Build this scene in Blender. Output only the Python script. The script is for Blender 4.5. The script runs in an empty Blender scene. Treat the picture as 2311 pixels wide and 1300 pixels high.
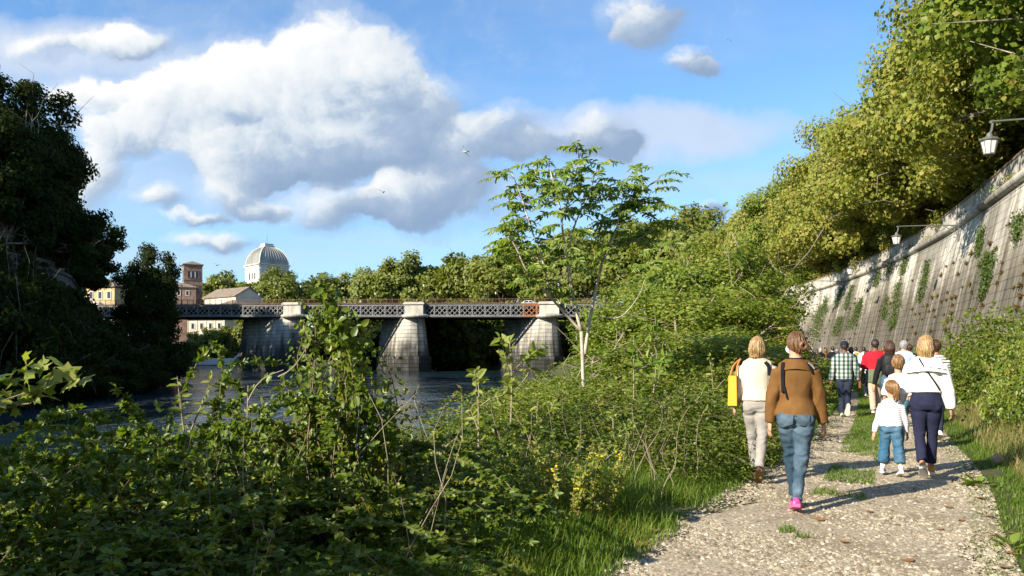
import bpy, bmesh, math, random
import numpy as np
from mathutils import Vector, Matrix
R = math.radians
SC = bpy.context.scene
COL = SC.collection

# ------------------------------------------------------------------ camera
F, CX, HY, EYE = 1750.0, 1155.5, 795.0, 1.5        # focal length in photo pixels, centre column, horizon row, eye height
cam = bpy.data.cameras.new('camera'); cam_o = bpy.data.objects.new('camera', cam); COL.objects.link(cam_o)
cam_o.location = (0, 0, EYE); cam_o.rotation_euler = (R(90), 0, 0)
cam.sensor_width = 36; cam.lens = 36 * F / 2311; cam.shift_y = (HY - 650) / 2311
cam.clip_start = .1; cam.clip_end = 6000
SC.camera = cam_o

def at(px, py, Y):
    """a point of the place at depth Y metres, seen from the path"""
    return Vector(((px - CX) / F * Y, Y, EYE + (HY - py) / F * Y))

# ------------------------------------------------------------------ sun, exposure
SUN_EL = R(27); TO_SUN = Vector((-.80, -.60, 0)).normalized()
to_sun = Vector((TO_SUN.x * math.cos(SUN_EL), TO_SUN.y * math.cos(SUN_EL), math.sin(SUN_EL)))
sl = bpy.data.lights.new('sun', 'SUN'); sl.energy = 5.0; sl.angle = R(.5); sl.color = (1, .90, .74)
so = bpy.data.objects.new('sun', sl); COL.objects.link(so)
so.rotation_euler = to_sun.to_track_quat('Z', 'Y').to_euler()
vs = SC.view_settings
vs.view_transform = 'Standard'; vs.look = 'None'; vs.gamma = 1; vs.use_curve_mapping = False; vs.exposure = 1.05
SC.cycles.use_denoising = True
try: SC.cycles.denoiser = 'OPENIMAGEDENOISE'
except Exception: pass
SC.cycles.max_bounces = 6; SC.cycles.diffuse_bounces = 3; SC.cycles.glossy_bounces = 3
SC.cycles.transmission_bounces = 4; SC.cycles.transparent_max_bounces = 6
SC.cycles.caustics_reflective = False; SC.cycles.caustics_refractive = False

# ------------------------------------------------------------------ node helper
class NT:
    def __init__(s, tree): s.t = tree; s.n = tree.nodes; s.l = tree.links
    def new(s, typ, **kw):
        nd = s.n.new('ShaderNode' + typ)
        for k, v in kw.items(): setattr(nd, k, v)
        return nd
    def put(s, nd, i, v):
        if v is None: return
        if hasattr(v, 'is_output'): s.l.new(v, nd.inputs[i])
        else: nd.inputs[i].default_value = v
    def math(s, op, a, b=None, c=None, clamp=False):
        nd = s.new('Math', operation=op, use_clamp=clamp)
        for i, v in enumerate((a, b, c)): s.put(nd, i, v)
        return nd.outputs[0]
    def vec(s, op, a, b=None, c=None, scale=None):
        nd = s.new('VectorMath', operation=op)
        for i, v in enumerate((a, b, c)): s.put(nd, i, v)
        if scale is not None: s.put(nd, 3, scale)
        return nd.outputs['Value'] if op in ('DOT_PRODUCT', 'LENGTH', 'DISTANCE') else nd.outputs[0]
    def noise(s, v, scale, detail=4, rough=.55, dist=0):
        nd = s.new('TexNoise'); s.put(nd, 'Vector', v)
        nd.inputs['Scale'].default_value = scale; nd.inputs['Detail'].default_value = detail
        nd.inputs['Roughness'].default_value = rough; nd.inputs['Distortion'].default_value = dist
        return nd.outputs['Fac']
    def vor(s, v, scale, feature='F1', out='Distance'):
        nd = s.new('TexVoronoi', feature=feature); s.put(nd, 'Vector', v); nd.inputs['Scale'].default_value = scale
        return nd.outputs[out]
    def ramp(s, f, stops, interp='LINEAR'):
        nd = s.new('ValToRGB'); s.put(nd, 'Fac', f); cr = nd.color_ramp; cr.interpolation = interp
        while len(cr.elements) > 1: cr.elements.remove(cr.elements[0])
        for i, (p, c) in enumerate(stops):
            if not hasattr(c, '__len__'): c = (c, c, c)
            e = cr.elements[0] if i == 0 else cr.elements.new(p)
            e.position = p; e.color = (*c[:3], 1)
        return nd.outputs[0]
    def mix(s, f, a, b, blend='MIX'):
        nd = s.new('Mix', data_type='RGBA', blend_type=blend)
        s.put(nd, 0, f)
        for i, v in ((6, a), (7, b)):
            if not hasattr(v, 'is_output') and len(v) == 3: v = (*v, 1)
            s.put(nd, i, v)
        return nd.outputs[2]
    def smooth(s, x, lo, hi, a=0., b=1.):
        nd = s.new('MapRange', interpolation_type='SMOOTHSTEP'); s.put(nd, 0, x)
        for i, v in enumerate((lo, hi, a, b)): s.put(nd, i + 1, v)
        return nd.outputs[0]
    def xyz(s, x, y, z):
        nd = s.new('CombineXYZ'); s.put(nd, 0, x); s.put(nd, 1, y); s.put(nd, 2, z); return nd.outputs[0]
    def sep(s, v):
        nd = s.new('SeparateXYZ'); s.put(nd, 0, v); return nd.outputs

# ------------------------------------------------------------------ sky with clouds
def make_world():
    w = bpy.data.worlds.new('World'); SC.world = w; w.use_nodes = True
    t = w.node_tree; t.nodes.clear(); g = NT(t)
    out = g.new('OutputWorld'); bg = g.new('Background')
    sky = g.new('TexSky', sky_type='NISHITA'); sky.sun_disc = False
    sky.sun_elevation = SUN_EL; sky.sun_rotation = math.atan2(TO_SUN.x, TO_SUN.y)
    sky.air_density = 1.0; sky.dust_density = .35; sky.ozone_density = 2.2; sky.altitude = 50
    D = g.new('TexCoord').outputs['Generated']
    x, y, z = g.sep(D)
    yc = g.math('MAXIMUM', y, .04)
    # the part of the sky up the river, measured in units of a thousandth-of-a-frame grid
    qx = g.math('MULTIPLY_ADD', g.math('DIVIDE', x, yc), 1.75, 1.1555)
    qy = g.math('MULTIPLY_ADD', g.math('DIVIDE', z, yc), -1.75, .795)
    q = g.xyz(qx, qy, 0)
    n1 = g.new('TexNoise'); g.put(n1, 'Vector', q); n1.inputs['Scale'].default_value = 5.0; n1.inputs['Detail'].default_value = 7; n1.inputs['Roughness'].default_value = .56
    nv = g.vec('SUBTRACT', n1.outputs['Color'], (.5, .5, .5))
    qd = g.vec('MULTIPLY_ADD', nv, (.20, .15, 0), q)
    blobs = [(765,105,95,75),(700,150,90,55),(860,150,70,70),(480,185,110,60),(390,215,110,55),(580,190,100,65),(300,250,130,55),(190,200,75,24),(290,310,100,42),
             (520,290,170,85),(700,250,150,95),(840,250,130,100),(960,290,105,80),(680,345,150,55),(830,340,120,60),(1010,385,110,55),(1120,300,85,45),
             (1350,310,52,45),(1390,335,40,25),(1240,335,70,30),(1010,465,150,48),(910,470,75,40),(590,365,90,35),(530,432,62,42),(600,465,48,22),(745,470,80,40),
             (365,455,42,22),(485,543,80,18),(435,492,52,12),(215,400,50,70),(1430,30,70,40),(1465,65,60,38),(1550,142,50,24),(1595,150,40,14),(1590,480,42,20),
             (250,95,70,26),(310,85,60,30),(90,110,80,22)]
    G = None; S = None
    for (bx, by, rx, ry) in blobs:
        p = g.vec('MULTIPLY_ADD', qd, (1000/rx, 1000/ry, 0), (-bx/rx, -by/ry, 0))
        gi = g.math('MULTIPLY_ADD', g.vec('DOT_PRODUCT', p, p), -.36, 1.0, clamp=True)
        li = g.vec('DOT_PRODUCT', p, (-.42, -.62, 0))
        if G is None: G = gi; S = g.math('MULTIPLY', gi, li)
        else: G = g.math('ADD', G, gi); S = g.math('MULTIPLY_ADD', gi, li, S)
    fine = g.noise(qd, 11, 9, .64)
    dens = g.math('MULTIPLY_ADD', g.math('SUBTRACT', fine, .5), 1.3, G)
    front = g.smooth(y, .1, .3)
    halo = g.math('MULTIPLY', g.smooth(dens, -.15, .7), .30)
    mask = g.math('MULTIPLY', g.math('MAXIMUM', g.smooth(dens, .28, 1.05), halo), front)
    # light: sun-side tops white, undersides blue grey
    lit = g.math('DIVIDE', S, g.math('MAXIMUM', G, .15))
    lit = g.math('ADD', lit, g.math('MULTIPLY', g.math('SUBTRACT', n1.outputs['Fac'], .5), 1.5))
    lit = g.math('ADD', lit, g.math('MULTIPLY', g.math('SUBTRACT', fine, .5), 1.1))
    lit = g.math('ADD', lit, g.math('MULTIPLY', g.math('SUBTRACT', qx, .65), -.55))
    lit = g.math('ADD', lit, g.math('MULTIPLY', g.math('SUBTRACT', .34, qy), .9))
    ccol = g.ramp(g.smooth(lit, -.85, .75), [(0, (1.75, 2.45, 3.6)), (.35, (2.6, 3.25, 4.2)), (.62, (4.3, 4.75, 5.2)), (1, (6.1, 6.1, 6.0))])
    # thin high cloud over the whole sky
    zc = g.math('ADD', g.math('MAXIMUM', z, 0), .10)
    pl = g.xyz(g.math('DIVIDE', x, zc), g.math('MULTIPLY', g.math('DIVIDE', y, zc), 1.0), 0)
    c1 = g.noise(g.vec('MULTIPLY', pl, (.34, .8, 1)), 1.15, 6, .58, .4)
    cir = g.math('MULTIPLY', g.smooth(c1, .44, .76), .60)
    p2 = g.vec('MULTIPLY_ADD', qd, (1/.42, 1/.075, 0), (-1.47/.42, -.305/.075, 0))
    st = g.math('MULTIPLY_ADD', g.vec('DOT_PRODUCT', p2, p2), -1.3, 1.3, clamp=True)
    p3 = g.vec('MULTIPLY_ADD', qd, (1/.42, 1/.085, 0), (-.10/.42, -.115/.085, 0))
    st3 = g.math('MULTIPLY_ADD', g.vec('DOT_PRODUCT', p3, p3), -1.2, 1.2, clamp=True)
    p4 = g.vec('MULTIPLY_ADD', qd, (1/.75, 1/.09, 0), (-.55/.75, -.42/.09, 0))
    st4 = g.math('MULTIPLY_ADD', g.vec('DOT_PRODUCT', p4, p4), -.55, .55, clamp=True)
    st = g.math('MAXIMUM', g.math('MAXIMUM', st, st3), st4)
    cir = g.math('MAXIMUM', cir, g.math('MULTIPLY', g.math('MULTIPLY', st, front), .85), clamp=True)
    hz = g.math('MULTIPLY', g.smooth(z, -.02, .40, 1, 0), .55)
    base = g.mix(1.0, sky.outputs[0], (.84, 1.17, 1.40), 'MULTIPLY')
    c = g.mix(hz, base, (3.1, 4.25, 5.2))
    c = g.mix(cir, c, (3.9, 4.5, 5.5))
    c = g.mix(g.math('MULTIPLY', mask, .97), c, ccol)
    g.l.new(c, bg.inputs[0]); bg.inputs[1].default_value = .082
    g.l.new(bg.outputs[0], out.inputs[0])
    w.cycles.sampling_method = 'MANUAL'; w.cycles.sample_map_resolution = 512
make_world()

# ------------------------------------------------------------------ object helpers
def tag(o, label=None, cat=None, group=None, kind=None):
    if label: o['label'] = label
    if cat: o['category'] = cat
    if group: o['group'] = group
    if kind: o['kind'] = kind
    return o
def link(name, me, parent=None, mats=None, smooth=False):
    o = bpy.data.objects.new(name, me); COL.objects.link(o)
    if parent: o.parent = parent
    if mats is not None and me is not None and not me.materials:
        for m in (mats if isinstance(mats, (list, tuple)) else [mats]): me.materials.append(m)
    if smooth: me.polygons.foreach_set('use_smooth', np.ones(len(me.polygons), bool))
    return o
def thing(name, label, cat, loc=(0, 0, 0), rz=0, group=None):
    o = bpy.data.objects.new(name, None); COL.objects.link(o); o.empty_display_size = .3
    o.location = loc; o.rotation_euler = (0, 0, rz)
    return tag(o, label, cat, group)
def mesh_np(name, V, Fc):
    """one mesh from arrays; all faces of the same size"""
    me = bpy.data.meshes.new(name); V = np.ascontiguousarray(V, np.float32); Fc = np.ascontiguousarray(Fc, np.int32)
    n, k = Fc.shape
    me.vertices.add(len(V)); me.vertices.foreach_set('co', V.ravel())
    me.loops.add(n * k); me.loops.foreach_set('vertex_index', Fc.ravel())
    me.polygons.add(n); me.polygons.foreach_set('loop_start', np.arange(0, n * k, k, dtype=np.int32))
    me.polygons.foreach_set('loop_total', np.full(n, k, np.int32))
    me.update(calc_edges=True); me.validate(); return me
class MB:
    """collects shapes with mixed faces"""
    def __init__(s): s.v = []; s.f = []; s.m = []
    def add(s, V, Fs, m=0):
        o = len(s.v); s.v.extend([tuple(p) for p in V]); s.f.extend([tuple(i + o for i in f) for f in Fs]); s.m.extend([m] * len(Fs)); return s
    def box(s, c, d, rz=0, m=0, taper=1.0):
        cx, cy, cz = c; a, b, h = d[0]/2, d[1]/2, d[2]/2; ca, sa = math.cos(rz), math.sin(rz); V = []
        for zz, k in ((-h, 1), (h, taper)):
            for sx, sy in ((-1, -1), (1, -1), (1, 1), (-1, 1)):
                X, Yv = sx*a*k, sy*b*k; V.append((cx + X*ca - Yv*sa, cy + X*sa + Yv*ca, cz + zz))
        return s.add(V, [(3,2,1,0),(4,5,6,7),(0,1,5,4),(1,2,6,5),(2,3,7,6),(3,0,4,7)], m)
    def beam(s, p, q, w, h, up=(0, 0, 1), m=0):
        p, q = Vector(p), Vector(q); d = (q - p).normalized(); u = Vector(up); sx = d.cross(u)
        if sx.length < 1e-4: sx = d.cross(Vector((0, 1, 0)))
        sx.normalize(); u = sx.cross(d)
        V = [c + sx*a*w/2 + u*b*h/2 for c in (p, q) for a, b in ((-1,-1),(1,-1),(1,1),(-1,1))]
        return s.add(V, [(3,2,1,0),(4,5,6,7),(0,1,5,4),(1,2,6,5),(2,3,7,6),(3,0,4,7)], m)
    def tube(s, pts, rad, n=8, m=0, cap=True):
        V, Fs = tube_arrays(pts, rad, n, cap); return s.add(V, Fs, m)
    def lathe(s, prof, c=(0, 0, 0), n=12, m=0):
        V = []; k = len(prof)
        for i in range(n):
            a = 2*math.pi*i/n
            for r, zz in prof: V.append((c[0] + r*math.cos(a), c[1] + r*math.sin(a), c[2] + zz))
        Fs = [(i*k + j, ((i+1) % n)*k + j, ((i+1) % n)*k + j + 1, i*k + j + 1) for i in range(n) for j in range(k-1)]
        return s.add(V, Fs, m)
    def mesh(s, name):
        me = bpy.data.meshes.new(name); me.from_pydata(s.v, [], s.f); me.update()
        if any(s.m): me.polygons.foreach_set('material_index', s.m)
        return me
    def build(s, name, mats, parent=None, smooth=False): return link(name, s.mesh(name), parent, mats, smooth)
def tube_arrays(pts, rad, n=8, cap=True, ref=None):
    """round or oval tube; rad is a list of r or (ra, rb)"""
    pts = [Vector(p) for p in pts]; V = []; Fs = []; k = len(pts); pr = None
    for i, p in enumerate(pts):
        d = (pts[min(i+1, k-1)] - pts[max(i-1, 0)]).normalized()
        rf = Vector(ref) if ref is not None else (pr or (Vector((1, 0, 0)) if abs(d.x) < .8 else Vector((0, 1, 0))))
        a = rf - d * rf.dot(d)
        if a.length < 1e-4: a = d.orthogonal()
        a.normalize(); b = d.cross(a); pr = a
        r = rad[min(i, len(rad)-1)] if hasattr(rad, '__len__') else rad
        ra, rb = r if hasattr(r, '__len__') else (r, r)
        for j in range(n):
            t = 2*math.pi*j/n; V.append(p + a*(ra*math.cos(t)) + b*(rb*math.sin(t)))
    for i in range(k-1):
        for j in range(n): Fs.append((i*n+j, i*n+(j+1) % n, (i+1)*n+(j+1) % n, (i+1)*n+j))
    if cap: Fs.append(tuple(range(n-1, -1, -1))); Fs.append(tuple(range((k-1)*n, k*n)))
    return V, Fs
def children_of(o): return [c for c in bpy.data.objects if c.parent == o]
def copy_tree(o, kids, loc, rz=0, sc=1.0, label=None):
    c = o.copy(); COL.objects.link(c); c.location = loc; c.rotation_euler = (0, 0, rz); c.scale = (sc, sc, sc) if not hasattr(sc, '__len__') else sc
    if label: c['label'] = label
    for k in kids:
        d = k.copy(); COL.objects.link(d); d.parent = c
    return c

# ------------------------------------------------------------------ materials
def mat(name, col, rough=.8, spec=.3, metal=0., build=None):
    m = bpy.data.materials.new(name); m.use_nodes = True; g = NT(m.node_tree)
    b = m.node_tree.nodes['Principled BSDF']
    b.inputs['Base Color'].default_value = (*col, 1); b.inputs['Roughness'].default_value = rough
    b.inputs['Metallic'].default_value = metal; b.inputs['Specular IOR Level'].default_value = spec
    if build: build(g, b)
    return m
def bump(g, b, h, strength=.4, dist=.02):
    nd = g.new('Bump'); nd.inputs['Strength'].default_value = strength; nd.inputs['Distance'].default_value = dist
    g.put(nd, 'Height', h); g.l.new(nd.outputs[0], b.inputs['Normal'])
def mottled(name, stops, scale=4, rough=.85, bscale=None, bstr=.3, bdist=.01, coord='pos', stretch=(1, 1, 1), detail=5):
    def f(g, b):
        P = g.new('NewGeometry').outputs['Position'] if coord == 'pos' else g.new('TexCoord').outputs['Object']
        P = g.vec('MULTIPLY', P, stretch)
        g.l.new(g.ramp(g.noise(P, scale, detail, .6), stops), b.inputs['Base Color'])
        if bscale: bump(g, b, g.noise(P, bscale, 4, .6), bstr, bdist)
    return mat(name, stops[0][1], rough, build=f)
def leaf_mat(name, stops, trans=.45, rough=.5, patch=(1, 1, 1), pscale=.35, gloss=.35):
    """leaf colours by leaf, with patches through the crown"""
    m = bpy.data.materials.new(name); m.use_nodes = True; g = NT(m.node_tree); g.n.clear()
    out = g.new('OutputMaterial'); geo = g.new('NewGeometry')
    oi = g.new('ObjectInfo')
    P = g.vec('ADD', geo.outputs['Position'], g.vec('SCALE', (7.3, 3.1, 5.7), scale=g.math('MULTIPLY', oi.outputs['Random'], 30)))
    pn = g.noise(P, pscale, 3, .6)
    f = g.math('ADD', g.math('MULTIPLY', geo.outputs['Random Per Island'], .62), g.math('MULTIPLY', g.smooth(pn, .3, .7), .38))
    c = g.ramp(f, stops)
    b = g.new('BsdfPrincipled'); g.l.new(c, b.inputs['Base Color']); b.inputs['Roughness'].default_value = rough; b.inputs['Specular IOR Level'].default_value = gloss
    tr = g.new('BsdfTranslucent'); g.l.new(g.mix(1.0, c, (1.25, 1.35, .55), 'MULTIPLY'), tr.inputs[0])
    ms = g.new('MixShader'); ms.inputs[0].default_value = trans
    g.l.new(b.outputs[0], ms.inputs[1]); g.l.new(tr.outputs[0], ms.inputs[2]); g.l.new(ms.outputs[0], out.inputs[0])
    return m
# ------------------------------------------------------------------ the river's outline and the land
RIVER = np.array([(-60,-300),(-24,-40),(-11,-4),(-7.4,10),(-5.0,24),(-1.5,46),(2.5,80),(5,120),(7,160),(3,188),(-14,204),(-40,222),(-66,252),(-110,258),
                  (-125,240),(-100,205),(-84,185),(-60,142),(-47,110),(-43,90),(-47,68),(-60,40),(-75,0),(-95,-60),(-150,-300)], float)
def river_dist(X, Y):
    """metres from the water's edge, negative in the river"""
    X = np.asarray(X, float); Y = np.asarray(Y, float); d = np.full(X.shape, 1e9); inside = np.zeros(X.shape, bool); n = len(RIVER)
    for i in range(n):
        (x0, y0), (x1, y1) = RIVER[i], RIVER[(i+1) % n]; ex, ey = x1-x0, y1-y0
        t = np.clip(((X-x0)*ex + (Y-y0)*ey)/(ex*ex + ey*ey), 0, 1)
        d = np.minimum(d, np.hypot(X-x0-t*ex, Y-y0-t*ey))
        c = (y0 > Y) != (y1 > Y); inside ^= c & (X < ex*(Y-y0)/(ey if ey else 1e-9) + x0)
    return np.where(inside, -d, d)
def spline(pts, step):
    """dense rounded line through points, every step metres"""
    P = [np.array(p, float) for p in pts]; P = [2*P[0]-P[1]] + P + [2*P[-1]-P[-2]]; o = []
    for i in range(1, len(P)-2):
        for t in np.linspace(0, 1, 24, endpoint=False):
            a, b, c, d = P[i-1], P[i], P[i+1], P[i+2]
            o.append(.5*((2*b) + (c-a)*t + (2*a-5*b+4*c-d)*t*t + (-a+3*b-3*c+d)*t**3))
    o.append(P[-2]); o = np.array(o); s = np.r_[0, np.cumsum(np.hypot(*np.diff(o, axis=0).T))]
    q = np.arange(0, s[-1], step); return np.c_[np.interp(q, s, o[:, 0]), np.interp(q, s, o[:, 1])]
PATH_L = spline([(-5.6,-8),(-2.0,0),(.70,5.2),(2.75,9.05),(4.75,13),(7.0,17.5),(12.7,30),(18.2,45),(22.8,60),(30,90),(33.5,120),(34,150),(30,180)], .25)
PATH_R = spline([(-2.6,-8),(.9,0),(3.35,5.2),(5.45,9.05),(7.3,13),(9.4,17.5),(14.8,30),(20.4,45),(25.2,60),(32.3,90),(36,120),(36.5,150),(32.5,180)], .25)
def path_x(Y, side): c = PATH_L if side < 0 else PATH_R; return np.interp(Y, c[:, 1], c[:, 0])
_rs = np.random.RandomState(3)
_k = _rs.normal(size=(14, 2)) * np.linspace(.15, 1.5, 14)[:, None]; _ph = _rs.uniform(0, 6.28, 14); _am = 1/np.linspace(1, 6, 14)
def undul(X, Y): return sum(a*np.sin(k[0]*X + k[1]*Y + p) for a, k, p in zip(_am, _k, _ph)) / 3
def ground_z(X, Y):
    X = np.asarray(X, float); Y = np.asarray(Y, float); d = river_dist(X, Y)
    t = np.clip(d/7.5, 0, 1); z = -3.3 + 3.3*t*t*(3-2*t); z = np.where(d < 0, -3.3 + np.maximum(d, -6)*.25, z)
    off = np.maximum(path_x(Y, -1) - .25 - X, X - path_x(Y, 1) - .2)       # metres off the path
    w = np.clip(off/2.5, 0, 1)
    z = z + undul(X, Y)*.13*w*np.clip(d/4, 0, 1)
    r = np.clip((X - path_x(Y, 1) - .4)/6, 0, 1); z = z + r*r*(3-2*r)*.55*np.clip((70-Y)/20, 0, 1)
    return z
def gz(x, y): return float(ground_z(np.array([x]), np.array([y]))[0])

def m_soil(g, b):
    P = g.new('NewGeometry').outputs['Position']
    n = g.noise(P, 1.3, 6, .62); n2 = g.noise(P, 14, 4, .65)
    c = g.ramp(n, [(.3, (.055, .05, .026)), (.5, (.05, .068, .02)), (.72, (.085, .085, .035))])
    c = g.mix(g.smooth(n2, .35, .75, 0, .5), c, (.12, .10, .065)); g.l.new(c, b.inputs['Base Color'])
    bump(g, b, n2, .6, .03)
M_SOIL = mat('earth_and_moss', (.06, .06, .03), .95, .1, build=m_soil)
def grid_axis(lo, hi, fine_lo, fine_hi, fine, n_out):
    a = np.arange(fine_lo, fine_hi, fine)
    l = fine_lo - (fine_lo-lo)*(np.linspace(1, 0, n_out, endpoint=False))**2.6; r = fine_hi + (hi-fine_hi)*(np.linspace(0, 1, n_out))**2.6
    return np.r_[l, a, r]
gx = grid_axis(-1500, 1500, -22, 26, .45, 70); gy = grid_axis(-600, 2600, 1, 48, .45, 90)
GX, GY = np.meshgrid(gx, gy); GZ = ground_z(GX, GY); nx, ny = len(gx), len(gy)
idx = np.arange(nx*ny).reshape(ny, nx)
ground = link('ground', mesh_np('ground', np.c_[GX.ravel(), GY.ravel(), GZ.ravel()],
              np.c_[idx[:-1, :-1].ravel(), idx[:-1, 1:].ravel(), idx[1:, 1:].ravel(), idx[1:, :-1].ravel()]), None, M_SOIL, True)
tag(ground, kind='structure', label='earth bank along the river, mossy and weedy', cat='ground')

def m_water(g, b):
    P = g.new('NewGeometry').outputs['Position']
    h1 = g.noise(g.vec('MULTIPLY', P, (1, .55, 1)), .9, 4, .55, .6); h2 = g.noise(g.vec('MULTIPLY', P, (.10, .035, 1)), 1, 4, .6, 1.2)
    h3 = g.noise(g.vec('MULTIPLY', P, (1, .6, 1)), 3.2, 3, .5)
    amp = g.smooth(h2, .38, .66, .25, 1)
    bump(g, b, g.math('MULTIPLY', g.math('ADD', h1, g.math('MULTIPLY', h3, .35)), amp), 1.0, .30)
    g.l.new(g.ramp(h2, [(.3, (.010, .026, .034)), (.7, (.020, .040, .048))]), b.inputs['Base Color'])
    b.inputs['IOR'].default_value = 1.33
M_WATER = mat('river_water', (.015, .03, .03), .09, .5, build=m_water)
wv = [(-400, -320, -2.9), (400, -320, -2.9), (400, 420, -2.9), (-400, 420, -2.9)]
water = MB().add(wv, [(0, 1, 2, 3)]).build('river_water', M_WATER); tag(water, 'dark green river flowing under the bridge', 'river', kind='structure')

# ------------------------------------------------------------------ the gravel path
def m_path(g, b):
    P = g.new('NewGeometry').outputs['Position']
    n = g.noise(P, .9, 5, .6); v = g.vor(P, 26); v2 = g.vor(P, 60); n3 = g.noise(P, 40, 3, .6)
    c = g.ramp(v, [(0, (.44, .38, .28)), (.45, (.33, .275, .19)), (.8, (.15, .12, .075))])
    c = g.mix(g.smooth(v2, .2, .75, 0, .5), c, (.44, .39, .30))
    c = g.mix(g.smooth(n, .45, .62, 0, .75), c, (.19, .148, .092)); c = g.mix(g.smooth(n3, .55, .8, 0, .5), c, (.11, .09, .055))
    g.l.new(c, b.inputs['Base Color'])
    bump(g, b, g.math('ADD', v, g.math('MULTIPLY', v2, .5)), -.9, .03)
M_PATH = mat('gravel', (.4, .35, .27), .95, .15, build=m_path)
V = []; NP_ = 13; rr = np.random.RandomState(5)
ys = np.r_[np.arange(-6, 40, .25), np.arange(40, 178, 2.)]
wob = lambda y, p: .16*np.sin(1.7*y + p) + .10*np.sin(4.3*y + 2*p) + .07*np.sin(9.1*y + p)
for y in ys:
    a = path_x(y, -1) + wob(y, 0); c = path_x(y, 1) + wob(y, 2)
    for j in range(NP_):
        x = a + (c-a)*j/(NP_-1); V.append((x, y, .012 + (-.05 if j in (0, NP_-1) else .003*math.sin(3*x + 2*y))))
pi_ = np.arange(len(ys)*NP_).reshape(-1, NP_)
path = link('path', mesh_np('path', np.array(V), np.c_[pi_[:-1, :-1].ravel(), pi_[:-1, 1:].ravel(), pi_[1:, 1:].ravel(), pi_[1:, :-1].ravel()]), None, M_PATH, True)
tag(path, 'pale gravel riverside path with a grassy middle strip', 'path', kind='structure')

# ------------------------------------------------------------------ embankment wall
def frame(C):
    T = np.gradient(C, axis=0); T /= np.linalg.norm(T, axis=1)[:, None]; return T, np.c_[-T[:, 1], T[:, 0]]      # tangent, left normal
def sweep(C, prof, z0=None):
    """closed profile (offset to the left, z) carried along a line"""
    T, N = frame(C); k = len(prof); V = [];
    for i in range(len(C)):
        for o, z in prof: V.append((C[i, 0] + N[i, 0]*o, C[i, 1] + N[i, 1]*o, z + (z0[i] if z0 is not None else 0)))
    Fs = [(i*k+j, (i+1)*k+j, (i+1)*k+(j+1) % k, i*k+(j+1) % k) for i in range(len(C)-1) for j in range(k)]
    return MB().add(V, Fs)
WALL_PTS = [(-14,-60),(0,-28),(11,0),(19.8,20),(28.5,43),(36.8,67.5),(43,93.6),(47.2,120),(46.8,138),(41,155),(36.5,172),(31,190),(22,212),(10,232),(-8,248),(-30,266),(-52,278),(-85,300),(-140,305)]
WC = spline(WALL_PTS, 1.0)
BAT = 2.4/11.0                                          # the wall leans back
def m_wall(g, b):
    P = g.new('NewGeometry').outputs['Position']; x, y, z = g.sep(P)
    st = g.noise(g.vec('MULTIPLY', g.xyz(g.math('MULTIPLY_ADD', z, -BAT, x), y, z), (1.4, 1.9, .07)), 1.0, 5, .62)
    st2 = g.noise(g.vec('MULTIPLY', g.xyz(g.math('MULTIPLY_ADD', z, -BAT, x), y, z), (5, 6, .16)), 1.0, 3, .6)
    bl = g.noise(P, .35, 5, .6); fn = g.noise(P, 5, 5, .65)
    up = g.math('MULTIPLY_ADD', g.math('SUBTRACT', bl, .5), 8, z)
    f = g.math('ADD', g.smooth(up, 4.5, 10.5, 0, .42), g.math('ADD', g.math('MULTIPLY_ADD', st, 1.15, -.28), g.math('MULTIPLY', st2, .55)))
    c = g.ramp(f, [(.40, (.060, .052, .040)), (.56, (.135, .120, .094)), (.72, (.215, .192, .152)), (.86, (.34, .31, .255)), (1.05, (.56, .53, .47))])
    oi = g.new('NewGeometry').outputs['Random Per Island']
    c = g.mix(.5, c, g.mix(1.0, c, g.ramp(oi, [(0, (.80, .79, .77)), (1, (1.18, 1.18, 1.16))]), 'MULTIPLY'))
    big = g.noise(g.vec('MULTIPLY', P, (1, 1, .35)), .16, 4, .6)
    c = g.mix(g.smooth(big, .46, .66, 0, .62), c, (.055, .048, .034))
    c = g.mix(g.smooth(fn, .55, .75, 0, .5), c, (.12, .095, .055)); g.l.new(c, b.inputs['Base Color'])
    bump(g, b, fn, .5, .04)
M_WALL = mat('weathered_travertine', (.3, .27, .22), .92, .15, build=m_wall)
M_JOINT = mottled('wall_joint', [(.3, (.085, .076, .062)), (.7, (.17, .155, .128))], .6, .95)
WHT = 11.0
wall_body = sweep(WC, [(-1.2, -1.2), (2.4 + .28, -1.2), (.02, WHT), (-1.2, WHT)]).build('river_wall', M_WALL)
tag(wall_body, 'tall sloping travertine embankment wall with ivy and dry tufts', 'wall')
T_, N_ = frame(WC); SARC = np.arange(len(WC))*1.0
def wall_pt(s, z, out=0.):
    i = np.interp(s, SARC, WC[:, 0]); j = np.interp(s, SARC, WC[:, 1]); nx_ = np.interp(s, SARC, N_[:, 0]); ny_ = np.interp(s, SARC, N_[:, 1])
    n = Vector((nx_, ny_, 0)).normalized(); o = BAT*(WHT - z) + .03 + out
    return Vector((i, j, z)) + n*o, n, Vector((n.y, -n.x, 0))           # point on the face, outward normal, tangent up-river
def chamfer_box(name):
    a = .5; c = .485; V = [(sx*a, sy, sz*a) for sy in (.5,) for sx, sz in ((-1,-1),(1,-1),(1,1),(-1,1))]
    V += [(sx*a, -.42, sz*a) for sx, sz in ((-1,-1),(1,-1),(1,1),(-1,1))] + [(sx*c, -.5, sz*c) for sx, sz in ((-1,-1),(1,-1),(1,1),(-1,1))]
    Fs = [(8,9,10,11)] + [(4+i, 4+(i+1) % 4, 8+(i+1) % 4, 8+i) for i in range(4)] + [(i, (i+1) % 4, 4+(i+1) % 4, 4+i) for i in range(4)]
    return np.array(V, float), Fs
CBV, CBF = chamfer_box('b')
rw = random.Random(7); blocks = []; CH = .56
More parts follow.
